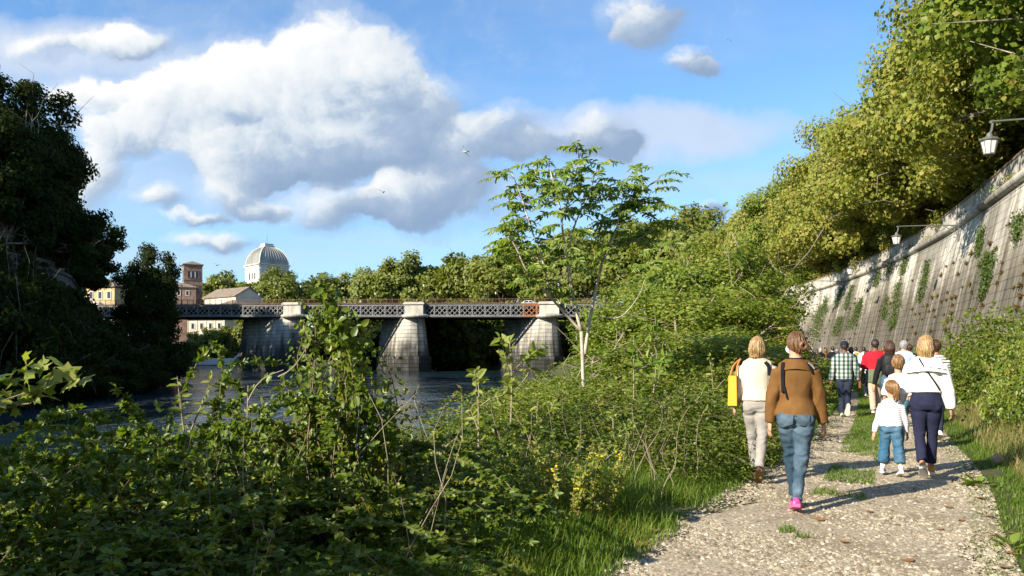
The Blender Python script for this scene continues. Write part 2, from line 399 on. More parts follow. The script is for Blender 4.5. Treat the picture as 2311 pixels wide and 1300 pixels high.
for ci in range(20):
    z = -.2 + ci*CH; s = 60 + rw.uniform(0, 1.2)
    while s < 262:
        L = rw.uniform(.75, 1.55); p, n, t = wall_pt(s + L/2, z + CH/2)
        up = (Vector((0, 0, 1)) - n*BAT).normalized(); inn = up.cross(t) if up.cross(t).dot(n) < 0 else -up.cross(t)
        pr = rw.uniform(0, .018)
        M = Matrix.Identity(4)
        for r_, (ax, sc) in enumerate(((t, L-.007), (inn, .20), (up, CH*math.hypot(1, BAT)-.007))):
            for q_ in range(3): M[q_][r_] = ax[q_]*sc
        M.translation = p - n*(.03 + .03) + n*pr + inn*.0
        px = CX + F*p.x/max(p.y, .1); py = HY - F*(p.z-EYE)/max(p.y, .1)
        blocks.append((M, p.y, 30 < p.y and px < 2330 and py < 790)); s += L
vis = sorted([b for b in blocks if b[2]], key=lambda b: b[1]); near = {id(b) for b in vis[:298]}
blk_me = MB().add(CBV, CBF).mesh('stone_block'); blk_me.materials.append(M_WALL)
VV = []; FF = []; rest = MB()
for b in blocks:
    if id(b) in near:
        o = bpy.data.objects.new('stone_block', blk_me); COL.objects.link(o); o.parent = wall_body; o.matrix_world = b[0]
    else: rest.add([b[0] @ Vector(v) for v in CBV], CBF)
ro = rest.build('stone_courses', M_WALL, wall_body); tag(ro, kind='stuff')
# cornice: roll moulding and fillets, then the parapet stones
roll = [(.02, 10.72), (.16, 10.74), (.16, 10.84), (.10, 10.88), (.10, 10.98), (.22, 11.0)] + [(.20 + .26*math.cos(a), 11.28 + .28*math.sin(a)) for a in np.linspace(-1.4, 1.4, 9)] + [(.12, 11.56), (-.5, 11.58), (-.5, 10.72)]
sweep(WC, roll).build('cornice', M_WALL, wall_body)
sweep(WC, [(.06, 11.56), (.14, 11.60), (.14, 11.72), (-.5, 11.72), (-.5, 11.56)]).build('fillet', M_WALL, wall_body)
def m_white(g, b):
    P = g.new('NewGeometry').outputs['Position']
    n = g.noise(g.vec('MULTIPLY', P, (1, 1, .5)), 1.6, 6, .65); oi = g.new('ObjectInfo').outputs['Random']
    c = g.ramp(n, [(.28, (.11, .095, .07)), (.42, (.36, .33, .28)), (.6, (.56, .53, .46)), (.8, (.64, .61, .55))])
    g.l.new(g.mix(g.math('MULTIPLY', oi, .35), c, (.34, .30, .25)), b.inputs['Base Color']); bump(g, b, g.noise(P, 9, 4, .6), .4, .02)
M_WHITE = mat('parapet_travertine', (.5, .47, .4), .9, .2, build=m_white)
M_COP = mottled('brown_coping', [(.3, (.16, .10, .065)), (.6, (.27, .19, .13)), (.8, (.34, .28, .21))], 1.5, .9, 8)
s = 76.
while s < 226:
    L = rw.uniform(1.7, 2.2); p, n, t = wall_pt(s + L/2, 12.28); c = Vector((p.x, p.y, 0)) - n*(BAT*(WHT-12.28) + .03)
    a = math.atan2(t.y, t.x)
    MB().box((c.x - n.x*.20, c.y - n.y*.20, 12.22), (L-.03, .42, 1.0), a).build('parapet_stone', M_WHITE, wall_body)
    MB().box((c.x - n.x*.20, c.y - n.y*.20, 12.80), (L-.012, .52, .15), a).build('coping_stone', M_COP, wall_body); s += L
# raised street behind the wall
def terrace(name, C, outer, z, m, lab):
    P = [(p[0], p[1]) for p in C] + outer; bm = bmesh.new(); vs_ = [bm.verts.new((x, y, z)) for x, y in P]; bm.faces.new(vs_)
    bmesh.ops.triangulate(bm, faces=bm.faces[:]); bmesh.ops.recalc_face_normals(bm, faces=bm.faces[:]); me = bpy.data.meshes.new(name); bm.to_mesh(me); bm.free()
    if me.polygons[0].normal.z < 0: me.flip_normals()
    o = link(name, me, None, m); return tag(o, lab, 'street', kind='structure')
M_STREET = mottled('street_asphalt', [(.3, (.06, .06, .058)), (.7, (.09, .088, .08))], 1.2, .95)
WB = WC - N_*.45
terrace('upper_street', WB, [(-140, 900), (900, 900), (900, -60)], 11.7, M_STREET, 'street on top of the right embankment')
LW_PTS = [(-150,-120),(-112,-60),(-92,0),(-74,40),(-58,66),(-52.5,86),(-60,106),(-77,136),(-108,188),(-128,215),(-160,240)]
LC = spline(LW_PTS, 2.0)[::-1]
lw = sweep(LC, [(-1.2, -1.2), (2.6, -1.2), (.3, 10.6), (.5, 10.7), (.5, 11.0), (.1, 11.1), (.1, 12.0), (-.4, 12.0)]).build('far_bank_wall', mottled('shaded_embankment_stone', [(.3, (.06, .055, .045)), (.6, (.13, .12, .10)), (.8, (.2, .18, .15))], .6, .95, 3))  # stone coloured darker for the shade on the opposite bank
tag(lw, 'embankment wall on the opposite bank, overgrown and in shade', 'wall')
LT, LN = frame(LC)
terrace('left_street', LC - LN*.3, [(-900, -120), (-900, 240)], 11.0, M_STREET, 'street on top of the left embankment')

# ------------------------------------------------------------------ iron bridge
BD = Vector((58.7, -10.0, 0)).normalized(); BP = Vector((8.5, 170, 0))
def bs(X): return (X - BP.x)/BD.x                                # metres along the bridge from the right pier
def bp(s, off=0., z=0.):                                           # off: metres up-river from the near face
    p = BP + BD*s; n = Vector((-BD.y, BD.x, 0)); return Vector((p.x + n.x*off, p.y + n.y*off, ztop(s) + z))
def ztop(s): return 12.15 - .0075*s
S0, S1 = bs(-112), bs(47)
HT = 2.85
bridge = thing('bridge', 'long iron lattice bridge on pale stone piers across the river', 'bridge')
def m_iron(g, b):
    P = g.new('NewGeometry').outputs['Position']; x, y, z = g.sep(P)
    n = g.noise(P, .8, 5, .6)
    ru = g.math('SUBTRACT', 1.0, g.math('ABSOLUTE', g.math('MULTIPLY', g.math('SUBTRACT', x, 5.0), .17)), clamp=True)
    f = g.smooth(g.math('ADD', g.math('MULTIPLY', ru, 1.1), g.math('MULTIPLY', n, .9)), .9, 1.35)
    g.l.new(g.mix(f, g.ramp(n, [(.3, (.095, .095, .094)), (.7, (.175, .175, .172))]), (.26, .11, .045)), b.inputs['Base Color'])
M_IRON = mat('painted_iron', (.3, .31, .32), .55, .4, build=m_iron)
M_DARK = mat('dark_iron', (.010, .010, .011), .8, .1)  # iron, kept near black for the shadowed backing behind the lattice
M_RUST = mottled('rusty_rail', [(.3, (.10, .06, .04)), (.6, (.16, .085, .05)), (.8, (.10, .09, .085))], 1.2, .8)
def beam_part(name, m, offs, zc, h, w, parent=bridge):
    return MB().beam(bp(S0, offs, zc), bp(S1, offs, zc), w, h).build(name, m, parent)
beam_part('top_chord', M_IRON, .0, -.21, .42, .42); beam_part('bottom_chord', M_IRON, .0, -HT+.16, .32, .5)
beam_part('cornice_strip', M_RUST, -.05, .05, .12, .7)
beam_part('shade_backing', M_DARK, 1.5, -HT/2-.1, HT-.3, .12)  # near-black sheet that paints the shade inside the bridge behind the lattice
beam_part('lower_flange', M_DARK, .3, -HT-.14, .26, 1.2)
MB().beam(bp(S0, 9, -.75), bp(S1, 9, -.75), 17.5, .5).build('deck', mottled('deck_concrete', [(.3, (.05, .05, .05)), (.7, (.10, .10, .095))], 1, .95), bridge)
beam_part('far_girder', M_DARK, 17.6, -HT/2, HT, .3)
for s in np.arange(S0, S1, 5.8): MB().beam(bp(s, 1.6, -1.75), bp(s, 17.4, -1.75), .35, 1.5).build('cross_girder', M_DARK, bridge)
bw = HT-.74; bar = MB().beam((-bw/2, 0, -bw/2), (bw/2, 0, bw/2), .17, .10, (0, 1, 0)).mesh('lattice_bar'); bar.materials.append(M_IRON)
ba = math.atan2(BD.y, BD.x); nb = 0
for s in np.arange(bs(-106), bs(27), 1.16):
    for fl in (0, 1):
        o = bpy.data.objects.new('lattice_bar', bar); COL.objects.link(o); o.parent = bridge
        o.location = bp(s, .03 if fl else -.08, -.42-bw/2); o.rotation_euler = (0, 0, ba + (math.pi if fl else 0))
pm = MB().box((0, 0, 0), (.24, .30, bw+.02)).mesh('girder_post'); pm.materials.append(M_IRON)
for s in np.arange(bs(-106), bs(30), 2.9):
    o = bpy.data.objects.new('girder_post', pm); COL.objects.link(o); o.parent = bridge; o.location = bp(s, -.06, -.42-bw/2); o.rotation_euler = (0, 0, ba)
for side, off in (('near', -.15), ('far', 17.4)):
    beam_part('handrail', M_RUST, off, 1.10, .07, .08); beam_part('lower_rail', M_RUST, off, .26, .06, .06)
    rb = MB()
    for s in np.arange(bs(-110), bs(30), .32 if off < 0 else .6):
        p = bp(s, off); rb.box((p.x, p.y, p.z + .62), (.028, .028, .95), ba)
    tag(rb.build('balusters', M_RUST, bridge), kind='stuff')
rp = MB().box((0, 0, .58), (.09, .09, 1.18)).mesh('railing_post'); rp.materials.append(M_RUST)
for s in np.arange(bs(-110), bs(30), 1.45):
    o = bpy.data.objects.new('railing_post', rp); COL.objects.link(o); o.parent = bridge; o.location = bp(s, -.15, .08); o.rotation_euler = (0, 0, ba)

def m_pier(g, b):
    P = g.new('NewGeometry').outputs['Position']; x, y, z = g.sep(P)
    st = g.noise(g.vec('MULTIPLY', P, (1.0, 1.0, .10)), .8, 5, .6); bl = g.noise(P, .25, 4, .6); fn = g.noise(P, 3, 4, .6)
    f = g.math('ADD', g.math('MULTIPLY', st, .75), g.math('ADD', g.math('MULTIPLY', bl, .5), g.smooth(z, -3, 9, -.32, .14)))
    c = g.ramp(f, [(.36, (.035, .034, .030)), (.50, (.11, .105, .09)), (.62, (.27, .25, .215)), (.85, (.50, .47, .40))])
    oi = g.new('NewGeometry').outputs['Random Per Island']
    oi2 = g.new('ObjectInfo').outputs['Random']
    c = g.mix(.35, c, g.mix(1.0, c, g.ramp(oi2, [(0, (.55, .55, .55)), (1, (1.3, 1.3, 1.28))]), 'MULTIPLY'))
    g.l.new(c, b.inputs['Base Color']); bump(g, b, fn, .4, .05)
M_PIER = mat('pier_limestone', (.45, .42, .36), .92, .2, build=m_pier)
M_PJOINT = mat('pier_joint', (.045, .042, .036), .95)
def pier_outline(w, length, back, n=6):
    """half-round nose towards us, straight flanks going back; points in plan, left rear to right rear"""
    d = back; r = Vector((d.y, -d.x)); h = w/2                        # r: to the right when looking along back
    pts = [r*-h + d*length, ]
    fl = [r*-h + d*(length*(1-k/9.)) for k in range(1, 9)]
    pts += fl
    for i in range(n+1):
        a = math.pi*(1 - i/n); pts.append(Vector((0, 0)) + r*(h*math.cos(a)) - d*(h*math.sin(a)))
    pts.append(r*h + d*length); return pts
def make_pier(s, back, length=19):
    c0 = BP + BD*s; zt = ztop(s) - HT - .05; zb = -3.6; base_z = .6
    W = lambda z: 5.0 + (zt - z)*.26 if z >= base_z else 5.0 + (zt-base_z)*.26 + .9
    back = Vector(back).normalized(); off = back*2.2
    pl = lambda z, k=0.: [Vector((c0.x + off.x + q.x, c0.y + off.y + q.y)) for q in pier_outline(W(z)+k, length, back)]
    core = MB()
    def prism(z0, z1, k0, k1):
        a, b_ = pl(z0, k0), pl(z1, k1); n = len(a); V = [(*p, z0) for p in a] + [(*p, z1) for p in b_]
        core.add(V, [(i, (i+1) % n, n+(i+1) % n, n+i) for i in range(n)] + [tuple(range(n, 2*n))])
    prism(zb, base_z, -.2, -.2); prism(base_z, zt, -.2, -.2)
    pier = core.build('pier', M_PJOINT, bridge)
    hs = .86; z = zb; k = 0
    while z < zt - .1:
        z1 = min(z + hs, zt) if z + hs < base_z or z >= base_z else base_z
        a, b_ = pl(z), pl(z1 - .075 if z1 < zt else z1); a2, b2 = pl(z, -.5), pl(z1 - .075 if z1 < zt else z1, -.5)
        if z < base_z <= z1 + .01: b_ = pl(z); b2 = pl(z, -.5)
        edges = list(range(0, len(a)-2)); o_ = k % 2
        i = 0
        while i < len(edges):
            e0 = edges[i]; e1 = e0 + 1
            def lerp(L, t0): return L
            sh = .28 if o_ and e0 < 9 else 0
            q = lambda L, e, f: L[e] + (L[min(e+1, len(L)-2)] - L[e])*f
            A0, A1 = q(a, e0, sh + .016), q(a, e1, sh - .016 if sh else -.016) if e1 < len(a)-2 or not sh else a[e1]
            B0, B1 = q(b_, e0, sh + .016), q(b_, e1, sh - .016 if sh else -.016) if e1 < len(a)-2 or not sh else b_[e1]
            C0, C1, D0, D1 = q(a2, e0, sh), q(a2, e1, sh), q(b2, e0, sh), q(b2, e1, sh)
            zt_ = z1 - .075 if z1 < zt else z1
            V = [(*A0, z), (*A1, z), (*B1, zt_), (*B0, zt_), (*C0, z), (*C1, z), (*D1, zt_), (*D0, zt_)]
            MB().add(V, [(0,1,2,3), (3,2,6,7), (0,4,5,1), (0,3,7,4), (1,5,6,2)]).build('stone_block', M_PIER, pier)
            i += 1
        z = z1; k += 1
    # drum beside the girder with its neck moulding and cap
    ct = (c0.x + off.x*.15, c0.y + off.y*.15); hh = HT + .35
    MB().lathe([(0, -.15), (3.0, -.15), (3.2, .1), (3.2, .35), (2.7, .6), (2.55, .7), (0, .7)], (*ct, zt), 20).build('neck_moulding', M_PIER, pier)
    MB().box((ct[0], ct[1], zt + .6 + (hh-1.1)/2), (4.3, 3.4, hh-1.1), ba).build('drum', M_PIER, pier)
    MB().box((ct[0], ct[1], zt + hh - .28), (4.9, 4.0, .34), ba).box((ct[0], ct[1], zt + hh - .02), (4.5, 3.6, .24), ba).build('drum_cap', M_PIER, pier)
make_pier(bs(-50.2), (-15, 17), 22); make_pier(bs(-21.6), (-7.5, 17)); make_pier(0.0, (-7.0, 17))

# ------------------------------------------------------------------ buildings beyond the bridge
def m_brick(g, b):
    tc = g.new('TexCoord').outputs['Object']; br = g.new('TexBrick'); g.put(br, 'Vector', g.vec('MULTIPLY', tc, (1, 1, 1)))
    P = g.new('NewGeometry').outputs['Position']; n = g.noise(P, .6, 5, .6)
    g.l.new(g.ramp(n, [(.3, (.15, .10, .075)), (.55, (.25, .165, .12)), (.75, (.33, .24, .18))]), b.inputs['Base Color'])
M_BRICK = mat('old_brick', (.25, .16, .12), .95, build=m_brick)
M_TILE = mottled('clay_tiles', [(.3, (.14, .11, .085)), (.6, (.23, .18, .135)), (.8, (.30, .24, .18))], .8, .95, 6, stretch=(1, 1, 1))
M_CREAM = mottled('cream_plaster', [(.25, (.42, .34, .25)), (.5, (.60, .50, .39)), (.8, (.70, .60, .48))], .25, .92)
M_OCHRE = mottled('ochre_plaster', [(.25, (.36, .24, .11)), (.5, (.50, .36, .18)), (.8, (.60, .46, .26))], .25, .92)
M_PALE = mottled('pale_limestone', [(.25, (.42, .40, .35)), (.5, (.62, .60, .54)), (.8, (.70, .68, .62))], .3, .9)
M_LEAD = mottled('pale_metal_roof', [(.25, (.16, .16, .148)), (.5, (.25, .25, .23)), (.8, (.34, .335, .305))], .25, .6, stretch=(1, 1, .3))
M_PANE = mat('dark_window', (.03, .035, .04), .2, .5)
M_TRIM = mat('stone_trim', (.58, .55, .48), .9)
def window(parent, cx, cz, w, h, y, rz, arch=False, m=M_TRIM, axis=(1, 0)):
    """frame and pane on a wall; local x along axis, y outwards"""
    ca, sa = math.cos(rz), math.sin(rz)
    def L(x, yy, z): return (x*ca - yy*sa, x*sa + yy*ca, z)
    def outline(k):
        W_, H_ = w/2 + k, h + k; P = [(-W_, -k), (W_, -k)]
        P += [(W_*math.cos(a), H_ - w/2 + W_*math.sin(a)) for a in np.linspace(0, math.pi, 7)] if arch else [(W_, H_), (-W_, H_)]
        return P
    o, i = outline(.22), outline(0); n = len(o)
    fr = MB(); V = [L(cx + p[0], y, cz + p[1]) for p in o] + [L(cx + p[0], y - .12, cz + p[1]) for p in o] + [L(cx + p[0], y - .12, cz + p[1]) for p in i] + [L(cx + p[0], y + .0, cz + p[1]) for p in i]
    fr.add(V, [(k_*n + j, k_*n + (j+1) % n, (k_+1)*n + (j+1) % n, (k_+1)*n + j) for k_ in range(3) for j in range(n)])
    wo = fr.build('window', m, parent)
    MB().add([L(cx + p[0], y - .02, cz + p[1]) for p in i], [tuple(range(n))]).build('pane', M_PANE, wo)
def block(name, lab, loc, rz, w, d, h, m, cat='building'):
    t = thing(name, lab, cat, loc, rz); MB().box((0, 0, h/2), (w, d, h)).build('wall', m, t); return t
def hip(parent, w, d, z, rise, over, m, name='roof'):
    a, b_ = w/2 + over, d/2 + over; rg = max(a-b_, .01)
    V = [(-a, -b_, z), (a, -b_, z), (a, b_, z), (-a, b_, z), (-rg, 0, z+rise), (rg, 0, z+rise), (-a, -b_, z-.25), (a, -b_, z-.25), (a, b_, z-.25), (-a, b_, z-.25)]
    return MB().add(V, [(0,1,5,4), (1,2,5), (2,3,4,5), (3,0,4), (6,7,1,0), (7,8,2,1), (8,9,3,2), (9,6,0,3), (9,8,7,6)]).build(name, m, parent)
# brick bell tower: left face lit
p = at(434, 680, 300); tw = block('bell_tower', 'square brown brick bell tower with arched openings', (p.x, p.y, 0), R(28), 6.6, 6.6, 35.0, M_BRICK, 'tower')
hip(tw, 6.6, 6.6, 35.25, 1.5, .45, M_TILE); 
for z in (34.6, 29.2, 23.8): MB().box((0, 0, z), (6.9, 6.9, .28)).build('string_course', M_BRICK, tw)
for rz in (0, R(-90), R(90)):
    for k in (-1, 0, 1):
        window(tw, k*1.45, 30.0, .85, 2.7, -3.32, rz, True, M_BRICK if k else M_BRICK); window(tw, k*1.45, 24.6, .8, 2.6, -3.32, rz, True, M_BRICK)
for rz in (0, R(-90)):
    for k in (-.68, .68):
        ca, sa = math.cos(rz), math.sin(rz); x, y = k*1.07, -3.44; MB().box((x*ca - y*sa, x*sa + y*ca, 31.2), (.22, .22, 2.2), rz).build('colonnette', M_TRIM, tw)
# square dome
p = at(603, 630, 430); dm = thing('domed_hall', 'white square hall with a ribbed grey square dome and antenna', 'building', (p.x, p.y, 0), R(43)); SD = 17.2
MB().box((0, 0, 24.6), (SD, SD, 49.2)).build('wall', M_PALE, dm)
MB().box((0, 0, 46.2), (SD+.5, SD+.5, .5)).box((0, 0, 48.3), (SD+.8, SD+.8, .5)).box((0, 0, 49.3), (SD+1.6, SD+1.6, .5)).build('cornice', M_TRIM, dm)
prof = [(SD/2*math.sqrt(max(0, 1-(t*.955)**2))*.985, 49.5 + t*10.2) for t in np.linspace(0, 1, 12)]
dv = [(sx*r, sy*r, z) for r, z in prof for sx, sy in ((-1,-1),(1,-1),(1,1),(-1,1))]
dome = MB().add(dv, [(i*4+j, i*4+(j+1) % 4, i*4+4+(j+1) % 4, i*4+4+j) for i in range(11) for j in range(4)]).build('dome', M_LEAD, dm)
for side in range(4):
    for k in range(-5, 6):
        pts = []
        for r, z in prof:
            x, y = k/5.0*r, -r - .05; a = side*math.pi/2; pts.append((x*math.cos(a)-y*math.sin(a), x*math.sin(a)+y*math.cos(a), z + .05))
        if k < 5: MB().tube(pts, [.16 if abs(k) < 5 else .3]*len(pts), 4).build('rib', M_LEAD if abs(k) < 5 else M_TRIM, dome)
MB().box((0, 0, 59.9), (6.0, 6.0, 1.0)).box((0, 0, 60.7), (4.8, 4.8, 1.0)).box((0, 0, 61.3), (5.3, 5.3, .3)).build('lantern', M_TRIM, dm)
MB().tube([(0, 0, 61), (0, 0, 67)], [.09, .05], 5).build('antenna', M_DARK, dm)
for rz in (0, R(-90)):
    for k in (-1, 0, 1): window(dm, k*3.3, 41.2, 1.5, 3.8, -SD/2-.02, rz, True)
    for k in range(-7, 8):
        ca, sa = math.cos(rz), math.sin(rz); x, y = k*1.12, -SD/2-.1; MB().box((x*ca-y*sa, x*sa+y*ca, 47.2), (.5, .25, .9), rz).build('bracket', M_TRIM, dm)
    for k in (-1, 1):
        ca, sa = math.cos(rz), math.sin(rz); x, y = k*(SD/2-.7), -SD/2-.12; MB().box((x*ca-y*sa, x*sa+y*ca, 23), (1.2, .3, 46), rz).build('pilaster', M_TRIM, dm)
# gabled church hall beside the river
def gable(parent, w, d, z, rise, over, m):
    a, b_ = w/2 + over, d/2 + over; th = .3; V = []
    for zz in (0, -th):
        V += [(-a, -b_, z+zz), (a, -b_, z+zz), (a, 0, z+rise+zz), (-a, 0, z+rise+zz), (-a, b_, z+zz), (a, b_, z+zz)]
    return MB().add(V, [(0,1,2,3), (3,2,5,4), (7,6,9,8), (8,9,10,11), (0,6,7,1), (4,5,11,10), (0,3,9,6), (3,4,10,9), (1,7,8,2), (2,8,11,5)]).build('roof', m, parent)
def gable_end(parent, w, d, z, rise, m):
    for sx in (-1, 1):
        x = sx*(w/2 - .02); MB().add([(x, -d/2, z), (x, d/2, z), (x, 0, z+rise)], [(0, 1, 2) if sx > 0 else (2, 1, 0)]).build('gable', m, parent)
p = at(500, 690, 285); rzh = R(-38)
ch = block('gabled_hall', 'cream plastered hall with a long brown tiled gable roof', (p.x + 2, p.y + 6, 0), rzh, 21, 11, 22.2, M_CREAM)
gable(ch, 21, 11, 22.0, 3.6, .6, M_TILE); gable_end(ch, 21, 11, 22.2, 3.4, M_CREAM)
for k in range(6): window(ch, -8 + k*3.2, 15.5, 1.1, 1.9, -5.52, 0)
for k in (-1, 1): window(ch, k*2.4, 15.5, 1.1, 1.9, -10.52, R(-90))
window(ch, 0, 19.6, 1.0, 1.6, -10.52, R(-90))
an = block('low_annex', 'low annex with a sunlit tiled roof in front of the gabled hall', (p.x + 6.5, p.y - 6, 0), rzh, 12, 8, 18.0, M_CREAM); hip(an, 12, 8, 18.0, 2.2, .5, M_TILE)
p = at(468, 760, 262); cb = block('riverside_house', 'cream riverside house with three rows of windows under the bridge', (p.x, p.y + 5, 0), R(-8), 13.5, 9, 12.8, M_CREAM); hip(cb, 13.5, 9, 12.8, 1.8, .5, M_TILE)
for r_ in range(3):
    for k in range(4): window(cb, -4.8 + k*3.2, 2.2 + r_*3.6, 1.0, 1.9, -4.52, 0)
for k in range(5): MB().box((-6.6 + k*3.3, -4.56, 6.4), (.16, .14, 12.8)).build('downpipe', M_TRIM, cb)
p = at(530, 740, 275); cb2 = block('narrow_house', 'narrow buff house right of the cream riverside house', (p.x, p.y + 5, 0), R(-8), 9.5, 8, 12.2, M_OCHRE); hip(cb2, 9.5, 8, 12.2, 1.6, .5, M_TILE)
for r_ in range(3):
    for k in range(3): window(cb2, -3 + k*3, 1.8 + r_*3.5, 1.1, 2.0, -4.02, 0)
p = at(205, 690, 232); oh = block('ochre_house', 'sunlit ochre apartment house glimpsed behind the dark trees', (p.x, p.y + 6, 8), R(-12), 19, 12, 13.2, M_OCHRE); hip(oh, 19, 12, 13.2, 2.4, .7, M_TILE)
for r_ in range(3):
    for k in range(6): window(oh, -7.6 + k*3.05, 1.5 + r_*4, 1.1, 2.0, -6.02, 0)
p = at(395, 650, 292); sb = block('brick_annex', 'low brick building at the foot of the bell tower', (p.x, p.y + 4, 0), R(20), 12, 9, 26.2, M_BRICK); hip(sb, 12, 9, 26.2, 1.8, .5, M_TILE)
for k in range(3): window(sb, -3 + k*3, 23, .9, 1.6, -4.52, 0)
# stone quay and rocks of the far shore
q = at(500, 812, 256); MB().box((q.x, q.y + 3, -1.6), (36, 5, 2.2), R(-4)).build('quay', M_PALE); tag(bpy.data.objects['quay'], 'pale stone quay on the far shore below the houses', 'quay')
st = MB(); a0, a1 = at(520, 800, 252), at(562, 765, 256)
for i in range(14):
    t = i/13; st.box((a0.x + (a1.x-a0.x)*t, a0.y + 4, -1.0 + i*.36), (.6, 3.2, .4))
st.build('quay_stairs', M_PALE); tag(bpy.data.objects['quay_stairs'], 'stone stair climbing from the quay behind the bridge pier', 'stairs')
# ------------------------------------------------------------------ leaves
T_RHOMB = (np.array([(0,0,0),(.5,-.5,.10),(1,0,-.06),(.5,.5,.10)], float), [(0,1,2),(0,2,3)])
T_OVAL = (np.array([(0,0,0),(.28,-.42,.08),(.68,-.36,.06),(1,0,-.14),(.68,.36,.06),(.28,.42,.08)], float), [(0,1,2,3),(0,3,4,5)])
_pl = [(0,0,0),(.10,-.34,.05),(-.02,-.62,.0),(.30,-.44,.06),(.58,-.58,-.02),(.62,-.22,.06),(1,0,-.1),(.62,.22,.06),(.58,.58,-.02),(.30,.44,.06),(-.02,.62,.0),(.10,.34,.05),(.34,0,.0)]
T_PALM = (np.array(_pl, float), [(12, i, i+1) for i in range(0, 11)] + [(12, 11, 0)])
def unit(a): return a/np.maximum(np.linalg.norm(a, axis=-1, keepdims=True), 1e-9)
def leaf_arrays(P, U, N, L, Wd, tm):
    T, Fs = tm; U = unit(U); V = unit(np.cross(N, U)); N = np.cross(U, V); n = len(P); k = len(T)
    L = np.broadcast_to(L, (n,))[:, None, None]; Wd = np.broadcast_to(Wd, (n,))[:, None, None]
    X = P[:, None] + U[:, None]*T[None, :, 0:1]*L + V[:, None]*T[None, :, 1:2]*Wd + N[:, None]*T[None, :, 2:3]*L
    Fa = (np.array(Fs)[None] + (np.arange(n)*k)[:, None, None]).reshape(-1, len(Fs[0]))
    return X.reshape(-1, 3), Fa
def leaf_obj(name, P, U, N, L, Wd, tm, m, parent=None):
    V, Fa = leaf_arrays(P, U, N, L, Wd, tm); return link(name, mesh_np(name, V, Fa), parent, m)
def rdir(rs, n): return unit(rs.normal(size=(n, 3)))
class SinN:
    """cheap smooth noise of 3-D points, about -1..1"""
    def __init__(s, seed, f0=1., n=18):
        rs = np.random.RandomState(seed); s.k = rdir(rs, n)*np.exp(rs.uniform(0, 1.6, n))[:, None]*f0; s.p = rs.uniform(0, 6.28, n)
    def __call__(s, P): return np.sin(P @ s.k.T + s.p).sum(1)/math.sqrt(len(s.p))*.8

# colours of the foliage
L_PLANE = leaf_mat('plane_leaves_olive', [(.0, (0.126, 0.157, 0.0275)), (.3, (0.207, 0.233, 0.0392)), (.55, (0.27, 0.284, 0.0471)), (.78, (0.342, 0.312, 0.0589)), (.93, (0.27, 0.181, 0.0431)), (1, (0.18, 0.128, 0.0392))], .42)
L_PLANEG = leaf_mat('plane_leaves_green', [(.0, (0.0878, 0.149, 0.0195)), (.4, (0.162, 0.229, 0.0292)), (.75, (0.238, 0.264, 0.039)), (.95, (0.333, 0.245, 0.0488)), (1, (0.245, 0.123, 0.0325))], .45)
L_FAR = leaf_mat('far_leaves', [(.0, (0.0892, 0.12, 0.0183)), (.5, (0.158, 0.186, 0.0288)), (.85, (0.214, 0.216, 0.0392)), (1, (0.222, 0.167, 0.0392))], .35, pscale=.12)
L_SHADED = leaf_mat('shaded_tree_leaves', [(.0, (0.0141, 0.0236, 0.0049)), (.5, (0.0253, 0.0376, 0.00734)), (.85, (0.0436, 0.0473, 0.00856)), (1, (0.0634, 0.0488, 0.00912))], .30, rough=.8, pscale=.15, gloss=.1)  # shade of the backlit trees put into the leaf colour
L_THICK = leaf_mat('thicket_leaves', [(.0, (0.0908, 0.143, 0.0166)), (.45, (0.166, 0.228, 0.0276)), (.8, (0.262, 0.295, 0.0415)), (.95, (0.342, 0.285, 0.0553)), (1, (0.262, 0.133, 0.0276))], .42, pscale=.6)
L_BRAM = leaf_mat('bramble_leaves', [(.0, (0.0572, 0.0952, 0.00901)), (.5, (0.11, 0.167, 0.0157)), (.85, (0.196, 0.239, 0.0269)), (.97, (0.308, 0.272, 0.0393)), (1, (0.286, 0.102, 0.0224))], .40, rough=.42, pscale=1.5, gloss=.45)
L_AIL = leaf_mat('ailanthus_leaves', [(.0, (0.1, 0.173, 0.0234)), (.5, (0.173, 0.257, 0.0351)), (.9, (0.308, 0.357, 0.0658)), (1, (0.559, 0.462, 0.117))], .42, rough=.42, pscale=1.0, gloss=.45)
L_YEL = leaf_mat('pale_weed_leaves', [(.0, (0.158, 0.215, 0.0322)), (.5, (0.242, 0.289, 0.0502)), (1, (0.354, 0.354, 0.0897))], .42, pscale=1.5)
L_IVY = leaf_mat('ivy_leaves', [(.0, (0.05, 0.085, 0.0175)), (.6, (0.0875, 0.131, 0.0275)), (1, (0.138, 0.156, 0.0375))], .35, pscale=1.)
L_DRY = leaf_mat('dry_stalks', [(.0, (0.2, 0.145, 0.065)), (.5, (0.3, 0.235, 0.12)), (1, (0.38, 0.31, 0.17))], .35, pscale=1.)
L_TUFT = leaf_mat('dry_tufts', [(.0, (0.122, 0.0726, 0.0264)), (.45, (0.173, 0.112, 0.036)), (.7, (0.133, 0.132, 0.036)), (1, (0.0918, 0.132, 0.03))], .3, pscale=.5)
L_GRASS = leaf_mat('grass_blades', [(.0, (0.0618, 0.117, 0.0106)), (.5, (0.112, 0.196, 0.0169)), (.85, (0.181, 0.24, 0.0274)), (1, (0.377, 0.276, 0.0739))], .42, pscale=.7)
L_GRASSD = leaf_mat('dry_grass_blades', [(.0, (0.103, 0.136, 0.0278)), (.35, (0.206, 0.193, 0.0633)), (.7, (0.372, 0.29, 0.133)), (1, (0.497, 0.386, 0.202))], .4, pscale=.6)
M_BARK = mottled('plane_bark', [(.3, (.10, .085, .06)), (.5, (.20, .175, .13)), (.72, (.34, .31, .25))], 2.2, .9, 9, coord='pos')
M_TWIG = mottled('pale_twig_bark', [(.3, (.20, .16, .11)), (.7, (.34, .29, .22))], 6, .85, coord='pos')
